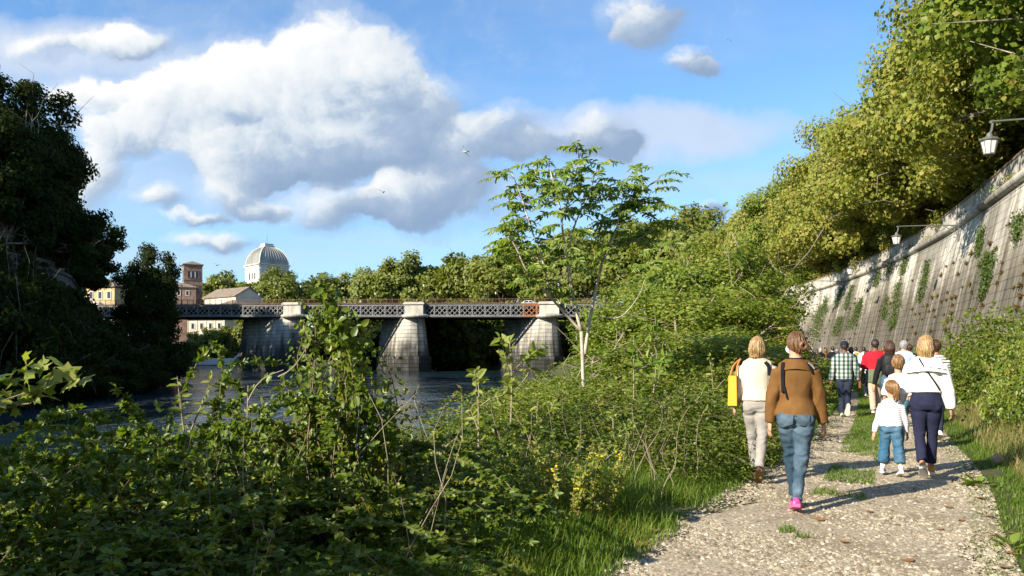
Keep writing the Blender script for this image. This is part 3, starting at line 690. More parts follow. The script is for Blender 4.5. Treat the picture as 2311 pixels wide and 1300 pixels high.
M_CANE = mottled('bramble_canes', [(.3, (.13, .085, .05)), (.6, (.20, .14, .08)), (.8, (.16, .17, .07))], 5, .7, coord='pos')
M_AILB = mottled('ailanthus_bark', [(.3, (.20, .165, .125)), (.5, (.42, .36, .29)), (.8, (.54, .48, .41))], 7, .85, 20, stretch=(1, 1, .4))

def bent(rs, a, b, k=5, amp=.12, sag=0.):
    a, b = np.array(a, float), np.array(b, float); t = np.linspace(0, 1, k)[:, None]; L = np.linalg.norm(b-a)
    o = rs.normal(size=3)*amp*L; o2 = rs.normal(size=3)*amp*.5*L
    return a + (b-a)*t + o*np.sin(t*math.pi) + o2*np.sin(t*2*math.pi) + np.array([0, 0, 1])*sag*L*np.sin(t*math.pi)

# ------------------------------------------------------------------ crowns built of leaf clumps on limbs
def tree_meshes(seed, h_trunk, crown_c, crown_r, n_clump, clump_r, n_leaf, leaf, wid, lm, bark, trunk_r, flat=.0, tm=T_RHOMB, stems=1, hollow=.45, droop=.25):
    rs = np.random.RandomState(seed); c = np.array(crown_c, float); r = np.array(crown_r, float)
    d = rdir(rs, n_clump*3); d = d[d[:, 2] > -.75][:n_clump]; rad = hollow + (1-hollow)*rs.uniform(0, 1, len(d))**.6
    nz = SinN(seed+9, 1.6); rad = rad*(1 + .24*nz(d*1.6))
    CC = c + d*rad[:, None]*r; cr = clump_r*rs.uniform(.6, 1.35, len(d))
    # wood
    mb = MB(); top = np.array([c[0], c[1], h_trunk])
    for s_ in range(stems):
        o = rs.normal(size=3)*np.array([.5, .5, 0])*(stems > 1)*2.2
        tp = bent(rs, o + (0, 0, -.3), top + o*1.6, 6, .03); mb.tube(tp, list(np.linspace(trunk_r*1.25, trunk_r*.8, 6)), 8)
        hub = tp[-1]; order = rs.permutation(len(CC))[:max(9, len(CC)//3)]
        for j in order[s_::stems]:
            sp = tp[rs.randint(3, 6)]; pts = bent(rs, sp, CC[j], 6, .09, .06); L = np.linalg.norm(CC[j]-sp)
            mb.tube(pts, list(np.linspace(trunk_r*.42, .03, 6)), 5)
            for q in range(2):
                a = pts[rs.randint(2, 5)]; e = CC[j] + rs.normal(size=3)*cr[j]*1.1; mb.tube(bent(rs, a, e, 4, .1), list(np.linspace(trunk_r*.16, .015, 4)), 4)
    wood = mb.mesh('trunk'); wood.materials.append(bark)
    # leaves
    w = cr**2; cnt = rs.multinomial(n_leaf, w/w.sum()); ci = np.repeat(np.arange(len(CC)), cnt); n = len(ci)
    dd = rdir(rs, n); rr_ = rs.uniform(0, 1, n)**.45; P = CC[ci] + dd*(rr_*cr[ci])[:, None]*np.array([1.1, 1.1, .8])
    out = unit((P - c)/r)
    N = unit(dd*.75 + out*.55 + np.array([-.34, -.28, .22]) + rs.normal(size=(n, 3))*.55)
    U = rs.normal(size=(n, 3)) + out*.4 - np.array([0, 0, droop])
    U = U - N*(U*N).sum(1, keepdims=True)
    L = leaf*rs.uniform(.65, 1.3, n)
    V, Fa = leaf_arrays(P, U, N, L, L*wid, tm); crown = mesh_np('crown', V, Fa); crown.materials.append(lm)
    return wood, crown
def place_tree(name, label, meshes, loc, rz, sc, group=None, cat='tree'):
    t = thing(name, label, cat, loc, rz, group); t.scale = sc if hasattr(sc, '__len__') else (sc, sc, sc)
    for nm, me in zip(('trunk', 'crown'), meshes):
        o = bpy.data.objects.new(nm, me); COL.objects.link(o); o.parent = t
    return t
# plane trees on the right-hand street
WT = [tree_meshes(11, 3.2, (0, 0, 7.9), (7.6, 7.6, 7.2), 150, 1.6, 64000, .29, .95, L_PLANE, M_BARK, .42, droop=.1),
      tree_meshes(12, 3.4, (0, 0, 7.8), (7.2, 7.8, 7.2), 140, 1.65, 64000, .29, .95, L_PLANE, M_BARK, .38, droop=.1),
      tree_meshes(13, 3.4, (0, 0, 8.0), (7.5, 7.5, 7.4), 150, 1.6, 64000, .29, .95, L_PLANEG, M_BARK, .45, droop=.1)]
rt = random.Random(21)
def wall_off(s, off, z): p, n, t = wall_pt(s, 11.); return Vector((p.x - n.x*off, p.y - n.y*off, z))
spots = [(88, 4.6, 2, 1.12), (97, 5.0, 2, 1.22), (106, 4.6, 2, 1.12), (115, 5.0, 0, 1.14), (123, 4.6, 1, 1.14), (131, 4.6, 0, 1.18), (139, 4.0, 0, 1.20), (147, 4.2, 1, 1.26),
         (155, 3.8, 0, 1.26), (163, 4.2, 1, 1.30), (171, 3.8, 0, 1.30), (179, 4.0, 1, 1.30), (187, 4.2, 0, 1.28), (196, 4.2, 1, 1.26), (205, 4.8, 2, 1.22), (214, 5, 0, 1.18), (223, 5, 1, 1.15),
         (101, 15, 1, 1.2), (112, 15, 0, 1.2), (126, 15, 1, 1.2), (142, 15, 0, 1.2), (158, 15, 1, 1.2), (174, 15, 0, 1.2), (190, 15, 1, 1.2), (208, 15, 2, 1.15)]
ORD = ['first','second','third','fourth','fifth','sixth','seventh','eighth','ninth','tenth','eleventh','twelfth','thirteenth','fourteenth','fifteenth','sixteenth','seventeenth','eighteenth']
ordn = {0: 'nearest', 1: 'second nearest', 2: 'third nearest'}
for i, (s, off, k, sc) in enumerate(spots):
    lab = ('green-leaved plane tree above the embankment, ' + ordn[i] + ' to the camera') if i < 3 else ('olive yellowing plane tree in the front row above the wall, %s from near' % ORD[i] if off < 10 else 'plane tree in the back row above the embankment wall')
    place_tree('plane_tree', lab, WT[k], wall_off(s, off, 11.7), rt.uniform(0, 6.28), (sc*(1.08 if off < 10 else 1), sc*(1.08 if off < 10 else 1), sc*rt.uniform(.95, 1.08)), 'plane trees along the right-hand street')
# far plane trees beyond the bridge
FT = [tree_meshes(31, 4.5, (0, 0, 10), (6.6, 6.6, 7.0), 60, 2.2, 11000, .75, .95, L_FAR, M_BARK, .5),
      tree_meshes(32, 4.5, (0, 0, 10), (7.2, 6.4, 7.6), 60, 2.3, 11000, .75, .95, L_FAR, M_BARK, .5),
      tree_meshes(33, 4.0, (0, 0, 9), (7.0, 7.0, 6.2), 55, 2.2, 10000, .75, .95, L_FAR, M_BARK, .5)]
far = [(470,636,330,8),(505,630,340,8),(540,632,335,8),(580,634,330,9),(615,618,318,9),(655,622,312,9),(690,634,325,9),(725,632,320,9),(755,626,322,9),(790,630,330,9),(822,622,318,10),
       (860,604,286,11),(895,590,276,11),(930,588,274,11),(965,598,282,11),(1000,600,276,11),(1035,590,268,11),(1070,574,262,11),(1108,570,256,11),(1150,562,252,11),(1195,556,246,11),
       (1240,548,240,11),(1285,540,232,11),(1330,534,225,11),(1375,528,216,11),(1420,520,206,11),(1465,500,196,11),(1510,492,188,11),(1552,490,180,11),(1592,512,172,11),(1630,528,162,11),(1668,520,152,11)]
for i, (px, py, Y, zb) in enumerate(far):
    p = at(px, py, Y); h = p.z - zb; k = i % 3; base = (17.2, 17.8, 15.4)[k]; sc = h/base
    place_tree('street_tree', 'distant green plane tree in the row beyond the bridge, left of the white car' if px < 1170 else 'tall green tree beyond the right end of the bridge', FT[k], (p.x, p.y, zb), rt.uniform(0, 6.28), (max(sc, .8), max(sc, .8), sc), 'far street trees left of the car' if px < 1170 else 'far street trees right of the car')
# bank trees seen under and behind the bridge
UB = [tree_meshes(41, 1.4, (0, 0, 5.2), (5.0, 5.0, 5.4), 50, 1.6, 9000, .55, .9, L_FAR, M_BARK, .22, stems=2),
      tree_meshes(42, 1.2, (0, 0, 4.8), (5.2, 5.0, 5.0), 50, 1.6, 9000, .55, .9, L_SHADED, M_BARK, .22, stems=3)]
for px, Y, top, k in [(985,196,694,1),(1030,199,694,0),(1075,202,694,0),(1110,206,694,0),(1150,205,694,0),(1190,210,694,0),(1225,212,694,0),(1270,200,694,0),(1320,196,690,0),(760,238,694,1),(810,228,694,1),(860,222,694,1),(905,212,694,1),(1375,182,690,0),(1430,170,690,0),(1480,160,700,0),(1540,150,700,0),(1600,140,690,0)]:
    p = at(px, top, Y); zb = gz(p.x, Y) - .3; sc = (p.z - zb)/10.4
    place_tree('bank_tree', 'bushy tree on the water edge seen under the bridge' if px < 1200 else 'bushy tree on the right bank near the bridge end', UB[k], (p.x, Y, zb), rt.uniform(0, 6.28), (sc*1.05, sc*1.05, sc), 'bank trees under the bridge' if px < 1200 else 'bank trees at the bridge end')
for px, Y, top, lab in [(468,260.5,745,'small tree in front of the cream riverside house, left'),(505,261,742,'round small tree in front of the narrow buff house'),(545,260.5,722,'taller small tree beside the left bridge pier'),(440,260,755,'shrubby tree at the edge of the dark tree on the far shore')]:
    p = at(px, top, Y); zb = gz(p.x, Y) - .2; sc = (p.z - zb)/10.4; place_tree('shore_tree', lab, UB[0], (p.x, Y, zb), rt.uniform(0, 6.28), (sc*.8, sc*.8, sc))
# dark trees of the left bank
DT = [tree_meshes(51, 4, (0, 0, 10.8), (7.5, 7.5, 11.0), 150, 1.7, 42000, .42, .9, L_SHADED, M_BARK, .5, droop=.3),
      tree_meshes(52, 3.5, (0, 0, 9.6), (7.2, 7.2, 9.6), 140, 1.6, 38000, .42, .9, L_SHADED, M_BARK, .5, droop=.3),
      tree_meshes(53, 2.0, (0, 0, 9.2), (5.8, 5.8, 9.4), 110, 1.35, 34000, .36, .8, L_SHADED, M_BARK, .3, stems=3, hollow=.25)]
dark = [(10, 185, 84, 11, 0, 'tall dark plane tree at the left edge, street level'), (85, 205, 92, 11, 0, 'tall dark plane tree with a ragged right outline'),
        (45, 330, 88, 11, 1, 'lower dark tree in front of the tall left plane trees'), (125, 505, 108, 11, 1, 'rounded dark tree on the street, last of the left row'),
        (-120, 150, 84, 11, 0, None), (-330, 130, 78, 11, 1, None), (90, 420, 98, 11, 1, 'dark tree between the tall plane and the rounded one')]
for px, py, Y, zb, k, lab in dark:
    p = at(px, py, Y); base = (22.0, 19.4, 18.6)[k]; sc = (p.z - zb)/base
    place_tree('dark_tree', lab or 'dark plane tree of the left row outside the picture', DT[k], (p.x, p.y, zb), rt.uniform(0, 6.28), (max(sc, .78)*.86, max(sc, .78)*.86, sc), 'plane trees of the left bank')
p = at(332, 536, 118); zb = -2.6; sc = (p.z - zb)/18.8
place_tree('waterside_tree', 'dark bluish tree rising from the water edge before the bridge', DT[2], (p.x, 118, zb), .7, (sc*.70, sc*.70, sc), cat='tree')
for (x, y, s) in [(-82, 30, 1.1), (-86, 10, 1.15), (-92, -12, 1.1), (-104, -36, 1.1), (-80, 48, 1.05)]:
    place_tree('dark_tree', 'dark plane tree of the left row outside the picture', DT[0], (x, y, 11), rt.uniform(0, 6.28), s, 'plane trees of the left bank')
# shrubs along the left bank's foot
SB = [tree_meshes(61, .6, (0, 0, 3.0), (4.6, 4.6, 3.4), 50, 1.15, 11000, .34, .8, L_SHADED, M_BARK, .12, stems=3, hollow=.3), tree_meshes(62, .6, (0, 0, 3.4), (4.4, 4.4, 4.0), 50, 1.1, 11000, .34, .8, L_SHADED, M_BARK, .12, stems=3, hollow=.3)]
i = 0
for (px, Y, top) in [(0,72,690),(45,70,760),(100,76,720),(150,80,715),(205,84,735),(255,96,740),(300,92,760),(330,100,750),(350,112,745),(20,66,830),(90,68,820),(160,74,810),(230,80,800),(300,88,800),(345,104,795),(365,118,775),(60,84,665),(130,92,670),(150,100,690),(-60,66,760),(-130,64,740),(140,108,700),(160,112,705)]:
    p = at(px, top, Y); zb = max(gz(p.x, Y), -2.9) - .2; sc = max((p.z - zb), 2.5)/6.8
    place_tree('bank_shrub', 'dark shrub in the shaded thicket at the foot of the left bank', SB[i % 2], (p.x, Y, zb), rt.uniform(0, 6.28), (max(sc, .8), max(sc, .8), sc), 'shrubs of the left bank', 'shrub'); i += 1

# ------------------------------------------------------------------ bushes near the path
def bush_meshes(seed, rx, ry, rz, n, leaf, wid, lm, tm=T_RHOMB, canes=20, cane_r=.006, cane_m=None, fill=.75, low=.0, tri=False, rough=.28, shoots=.25, nf=2.2):
    """a mound of leaves on arching canes; some shoots stand out of the outline"""
    rs = np.random.RandomState(seed); nz = SinN(seed+5, nf, 26); dims = np.array([rx, ry, rz])
    d = rdir(rs, int(n*2.6)); d[:, 2] = np.abs(d[:, 2])*(1-low) + low*d[:, 2]*0; d = unit(d)
    surf = 1 + rough*nz(d*np.array([rx, ry, rz])/max(dims)*2.2); rad = rs.uniform(0, 1, len(d))**(1/2.6)
    rad = fill*0 + (1-(1-rad)*1.0)
    P = d*(rad*surf)[:, None]*dims
    gap = SinN(seed+77, 4.2/max(.6, min(rx, rz)), 22)(P); keep = gap > -.28 + .5*rs.uniform(-1, 1, len(d)); P = P[keep][:n]; d = d[keep][:n]
    n = len(P); out = unit(P/dims**2 + 1e-6)
    N = unit(out*.6 + np.array([-.3, -.28, .3]) + rs.normal(size=(n, 3))*.7); U = rs.normal(size=(n, 3)) + out*.5 - np.array([0, 0, .35])
    mb = MB(); cp = []; cu = []; cn = []; cl = []
    for i in range(canes):
        a = rs.uniform(0, 6.28); q = rs.uniform(0, .6)**.5; b0 = np.array([math.cos(a)*rx*q, math.sin(a)*ry*q, -.15])
        dd = rdir(rs, 1)[0]; dd[2] = abs(dd[2])*.8 + .25; dd = dd/np.linalg.norm(dd); ext = 1 + (shoots*rs.uniform(.3, 1.4) if rs.rand() < .6 else 0)
        e = dd*dims*ext; pts = bent(rs, b0, e, 8, .07, .22); mb.tube(pts, list(np.linspace(cane_r*1.5, cane_r*.4, 8)), 5, cap=False)
        m_ = max(5, int(np.linalg.norm(e-b0)/leaf/.55)); tt = rs.uniform(.35, 1.0, m_); seg = tt*7
        i0 = np.minimum(seg.astype(int), 6); f = (seg-i0)[:, None]; pp = pts[i0]*(1-f) + pts[i0+1]*f; tg = unit(pts[i0+1]-pts[i0])
        sd = unit(np.cross(tg, rdir(rs, m_))); cp.append(pp); cu.append(sd + tg*.5 - np.array([0, 0, .15])); cn.append(unit(np.array([-.1, -.2, .6]) + rs.normal(size=(m_, 3))*.6)); cl.append(np.full(m_, leaf)*rs.uniform(.7, 1.25, m_))
    wood = mb.mesh('canes'); wood.materials.append(cane_m or M_CANE)
    P = np.r_[P, *cp]; U = np.r_[U, *cu]; N = np.r_[N, *cn]; L = np.r_[leaf*rs.uniform(.6, 1.25, n), *cl]
    if tri:
        U = unit(U); S_ = np.cross(N, U); P3 = np.r_[P, P, P]; U = np.r_[U, U*.35 + S_, U*.35 - S_]; N = np.r_[N, N, N] + rs.normal(size=P3.shape)*.2; L = np.r_[L, L*.8, L*.8]; P = P3
    U = U - N*(U*N).sum(1, keepdims=True)
    V, Fa = leaf_arrays(P, U, N, L, L*wid, tm); fo = mesh_np('foliage', V, Fa); fo.materials.append(lm)
    return wood, fo
def place_bush(name, label, meshes, x, y, rz=0, sc=1., z=None, group=None, cat='bush'):
    t = thing(name, label, cat, (x, y, gz(x, y) if z is None else z), rz, group); t.scale = sc if hasattr(sc, '__len__') else (sc, sc, sc)
    for nm, me in zip(('canes', 'foliage'), meshes):
        o = bpy.data.objects.new(nm, me); COL.objects.link(o); o.parent = t
    return t
# brambles in the left foreground
B1 = bush_meshes(101, 1.5, 1.2, 1.15, 3300, .060, .62, L_BRAM, T_OVAL, 80, .005, tri=True, shoots=.5)
B2 = bush_meshes(102, 1.3, 1.3, 1.05, 3200, .054, .60, L_BRAM, T_OVAL, 80, .005, tri=True, shoots=.55)
B3 = bush_meshes(103, 1.7, 1.4, 1.0, 3600, .066, .70, L_BRAM, T_OVAL, 55, .005, tri=True, shoots=.45)
for i, (px, top, Y, me, wx, lab) in enumerate([
    (60, 1010, 4.6, B2, 1.0, 'dark bramble bush in the bottom left corner'),
    (250, 985, 6.2, B1, 1.05, 'bramble bush before the shaded river, second from the left edge'),
    (470, 905, 6.6, B1, 1.05, 'tall bramble bush with arching shoots in front of the bridge pier reflection'),
    (330, 1100, 5.0, B3, 1.1, 'low bramble mound at the bottom, left of centre'),
    (640, 930, 5.8, B2, 1.0, 'bramble bush at the foot of the climbing vine, left side'),
    (800, 960, 6.0, B3, .95, 'bramble bush at the foot of the climbing vine, right side'),
    (650, 1150, 5.0, B3, .95, 'shaded bramble mound at the bottom below the climbing vine'),
    (915, 1045, 7.0, B2, .8, 'bramble bush between the climbing vine and the blue river'),
    (-60, 930, 6.2, B3, 1.0, 'bramble bush cut by the left edge of the picture'),
    (1010, 1040, 8.0, B1, .8, 'bramble mound left of the yellow flowered weed')]):
    p = at(px, top, Y); zb = gz(p.x, Y); sc = (p.z - zb)/(1.62 if px < 400 else 1.45)
    place_bush('bramble_bush', lab, me, p.x, Y, rt.uniform(0, 6.28), (wx, wx, max(sc, .45)))
# mound between the ailanthus and the river, and the thicket along the path
G1 = bush_meshes(111, 1.9, 1.7, 1.5, 9000, .075, .62, L_THICK, T_RHOMB, 60, .006, tri=False, shoots=.3)
G2 = bush_meshes(112, 2.1, 1.8, 1.5, 9000, .08, .62, L_BRAM, T_RHOMB, 60, .006, tri=False, shoots=.3)
G3 = bush_meshes(113, 1.8, 1.8, 1.6, 9000, .10, .66, L_THICK, T_RHOMB, 50, .006, tri=False, shoots=.35)
mound = [(1090, 945, 9.6, G2, .65), (1165, 890, 11.5, G1, .7), (1225, 865, 12.5, G1, .9), (1160, 945, 9.6, G2, .75), (1270, 925, 10.2, G2, .8), (1380, 880, 11.5, G2, .9), (1480, 900, 11.0, G2, .85), (1560, 910, 11.5, G2, .8),
         (1330, 850, 14.5, G1, 1.0), (1420, 840, 15.0, G3, 1.0), (1510, 830, 15.5, G1, 1.0), (1600, 845, 15.0, G3, .95), (1650, 880, 13.5, G2, .8), (1265, 850, 17, G3, .8), (1225, 848, 19, G1, .7), (1690, 850, 16.5, G3, .7), (1740, 838, 19.5, G1, .65), (1785, 828, 24, G3, .7), (1825, 815, 30, G1, 1.0), (1835, 808, 38, G3, 1.2), (1800, 808, 44, G1, 1.2), (1610, 935, 10.6, G1, .55), (1545, 955, 9.8, G2, .55), (1440, 960, 9.4, G2, .6)]
for i, (px, top, Y, me, wx) in enumerate(mound):
    p = at(px, top, Y); zb = gz(p.x, Y) - .05; sc = (p.z - zb)/1.85
    lab = 'leafy bush in the mound between the river and the yellow flowered weed' if px < 1300 else ('leafy bush in the low thicket around the foot of the slender tree' if px < 1560 else 'leafy bush in the hedge along the left edge of the path')
    place_bush('leafy_bush', lab, me, p.x, Y, rt.uniform(0, 6.28), (wx, wx, sc), group=lab.replace('leafy bush', 'bushes'))
# tall sunlit thicket left of the path
TK = [tree_meshes(71, 1.0, (0, 0, 3.1), (2.2, 2.2, 2.9), 150, .60, 30000, .13, .72, L_THICK, M_TWIG, .06, stems=4, hollow=.2, droop=.3),
      tree_meshes(72, 1.0, (0, 0, 2.9), (2.3, 2.1, 2.7), 150, .58, 30000, .13, .72, L_PLANEG, M_TWIG, .06, stems=4, hollow=.2, droop=.3)]
for i, (px, top, Y, k, wx) in enumerate([(1450,690,25,0,1.0),(1520,640,26,0,1.05),(1585,588,28,0,1.15),(1620,560,29,1,1.1),(1655,600,28,0,1.0),(1678,650,27,1,.85),(1600,660,24,0,1.0),(1650,670,24.5,1,.85),(1490,760,20,0,.85),(1560,740,20.5,1,.9),(1630,750,20,0,.85),(1668,765,21,0,.65),(1420,760,30,0,1.0),(1690,745,24,1,.7),(1440,690,44,0,1.3),(1490,620,46,1,1.5),(1560,570,48,0,1.7)]):
    p = at(px, top, Y); zb = gz(p.x, Y) - .1; sc = (p.z - zb)/5.9
    place_tree('thicket_shrub', 'tall sunlit leafy shrub in the thicket left of the walkers' if Y < 35 else 'big leafy shrub at the back of the thicket, nearer the bridge', TK[k], (p.x, Y, zb), rt.uniform(0, 6.28), (wx, wx, sc), 'tall thicket left of the walkers' if Y < 35 else 'shrubs at the back of the thicket', 'shrub')

# saplings: a stem with whorls of leaves
def sapling(name, label, base, tip, n, leaf, seed, lm=L_YEL, side=3, cat='sapling'):
    rs = np.random.RandomState(seed); t = thing(name, label, cat, base); b = np.array(base); e = np.array(tip) - b
    mb = MB(); main = bent(rs, (0, 0, -.1), e, 8, .03); mb.tube(main, list(np.linspace(.016, .004, 8)), 6)
    tw = [(main, .35)]
    for i in range(side):
        k = rs.randint(2, 6); d = rdir(rs, 1)[0]*np.linalg.norm(e)*.3; d[2] = abs(d[2]) + .12; pts = bent(rs, main[k], main[k] + d, 6, .08); mb.tube(pts, list(np.linspace(.008, .003, 6)), 5); tw.append((pts, .3))
    mb.build('stem', M_TWIG, t); P = []; U = []
    for pts, s0 in tw:
        m_ = n//len(tw); tt = s0 + (1-s0)*rs.uniform(0, 1, m_)**.7; sg = tt*(len(pts)-1); i0 = np.minimum(sg.astype(int), len(pts)-2); f = (sg-i0)[:, None]
        P.append(pts[i0]*(1-f) + pts[i0+1]*f); tg = unit(pts[i0+1]-pts[i0]); U.append(unit(np.cross(tg, rdir(rs, m_))) + tg*.55)
    P = np.concatenate(P); U = np.concatenate(U); N = unit(np.array([0, -.3, .8]) + rs.normal(size=P.shape)*.55); L = leaf*rs.uniform(.6, 1.2, len(P))
    leaf_obj('foliage', P, U - N*(U*N).sum(1, keepdims=True), N, L, L*.48, T_OVAL, lm, t); return t
def from_px(px, py, Y): return at(px, py, Y)
p = at(1150, 768, 9.5); sapling('sapling', 'slim pale green sapling standing before the right pier', (p.x, 9.5, gz(p.x, 9.5)), p, 90, .15, 5, side=4)
p = at(1070, 835, 8.5); sapling('sapling', 'short pale sapling leaning over the river edge', (p.x + .12, 8.5, gz(p.x, 8.5)), p, 70, .13, 6, side=3)
p = at(1630, 455, 26); sapling('sapling', 'tall thin shoot rising above the sunlit thicket', (p.x, 26, gz(p.x, 26)), p, 120, .26, 7, L_PLANEG, 4)
p = at(1478, 700, 14); sapling('sapling', 'broad leaved shoot right of the slender tree', (p.x, 14, gz(p.x, 14)), p, 60, .17, 8, L_AIL, 2)
p = at(1430, 755, 13); sapling('sapling', 'lower broad leaved shoot beside the slender tree', (p.x, 13, gz(p.x, 13)), p, 55, .17, 9, L_AIL, 2)

# ------------------------------------------------------------------ vine climbing a dead sapling
def climbing_vine():
    rs = np.random.RandomState(77); Y = 5.6; b = at(775, 1200, Y); z0 = gz(b.x, Y); t = thing('climbing_vine', 'green vine climbing to a leafy spire above the brambles', 'vine', (b.x, Y, z0))
    o = np.array([b.x, Y, z0]); mb = MB(); P = []; U = []; S3 = []
    for (px, py, w, n, dy) in [(722, 636, .030, 110, 0), (724, 655, .035, 130, .02), (734, 672, .04, 130, .05), (718, 690, .04, 120, .04), (742, 705, .04, 120, 0), (712, 700, .04, 90, 0), (748, 730, .045, 110, .05), (795, 712, .045, 120, 0), (770, 755, .05, 130, -.05), (838, 765, .05, 120, .1), (700, 800, .05, 110, .05), (815, 800, .06, 150, 0), (862, 800, .05, 100, .1), (740, 830, .06, 150, -.1),
                               (880, 850, .05, 100, 0), (680, 860, .06, 110, .1), (790, 860, .07, 170, 0), (850, 880, .06, 130, -.1), (720, 900, .07, 150, 0), (625, 862, .05, 90, .1), (590, 905, .06, 90, .15), (820, 930, .07, 150, -.1), (760, 950, .08, 150, 0), (895, 920, .05, 90, 0)]:
        e = np.array(at(px, py, Y + dy)) - o; pts = bent(rs, (rs.uniform(-.25, .25), rs.uniform(-.1, .1), -.1), e, 10, .07); mb.tube(pts, list(np.linspace(.009, .003, 10)), 5)
        s_ = (.45 + .55*rs.uniform(0, 1, n)**(.45 if py < 720 else .8))*9; i0 = np.minimum(s_.astype(int), 8); f = (s_-i0)[:, None]; q = pts[i0]*(1-f) + pts[i0+1]*f + rs.normal(size=(n, 3))*w; P.append(q); U.append(rs.normal(size=(n, 3)) + np.array([0, 0, -.6])); S3.append(np.full(n, rs.uniform(.75, 1.2)))
    mb.build('stem', M_CANE, t); P = np.concatenate(P); U = np.concatenate(U); N = unit(np.array([-.35, -.5, .3]) + rs.normal(size=P.shape)*.65); L = .052*rs.uniform(.4, 1.4, len(P))*np.concatenate(S3)
    leaf_obj('foliage', P, U - N*(U*N).sum(1, keepdims=True), N, L, L*.78, T_OVAL, L_BRAM, t)
    for (a, c) in [((700, 768), (628, 850)), ((690, 790), (720, 850)), ((640, 835), (560, 905))]:
        A = np.array(at(*a, Y)) - o; C = np.array(at(*c, Y)) - o; MB().tube(bent(rs, C, A, 6, .08), list(np.linspace(.006, .003, 6)), 5).build('tendril', M_TWIG, t)
climbing_vine()
# branch with lobed leaves reaching in from the left
def left_branch():
    rs = np.random.RandomState(8); Y = 4.2; a = at(-160, 960, Y); t = thing('leafy_branch', 'sunlit maple-like branch reaching in from the left edge', 'branch', a); o = np.array(a); P = []; U = []; mb = MB()
    zb = gz(a.x, Y) - a.z
    main = bent(rs, (0, 0, 0), np.array(at(125, 828, Y)) - o, 9, .04); mb.tube(main, list(np.linspace(.010, .003, 9)), 6)
    mb.tube(bent(rs, (-.1, .1, zb), (0, 0, 0), 6, .05), list(np.linspace(.018, .010, 6)), 6)
    for k, (px, py) in enumerate([(155, 858), (80, 900), (60, 812), (20, 850), (-30, 900)]):
        e = np.array(at(px, py, Y)) - o; mb.tube(bent(rs, main[3 + k % 4], e, 5, .05), list(np.linspace(.005, .002, 5)), 5); P.append(e + rs.normal(size=(6, 3))*.045); U.append(rs.normal(size=(6, 3)) + (e/np.linalg.norm(e))*1.2)
    k = rs.randint(3, 9, 26); P.append(main[k] + rs.normal(size=(26, 3))*.03); U.append(rs.normal(size=(26, 3)) + np.array([.7, 0, -.1]))
    mb.build('twig', M_TWIG, t); P = np.concatenate(P); U = np.concatenate(U); N = unit(np.array([-.3, -.45, .7]) + rs.normal(size=P.shape)*.45); L = .085*rs.uniform(.7, 1.3, len(P))
    leaf_obj('foliage', P, U - N*(U*N).sum(1, keepdims=True), N, L, L*.95, T_PALM, L_YEL, t)
left_branch()

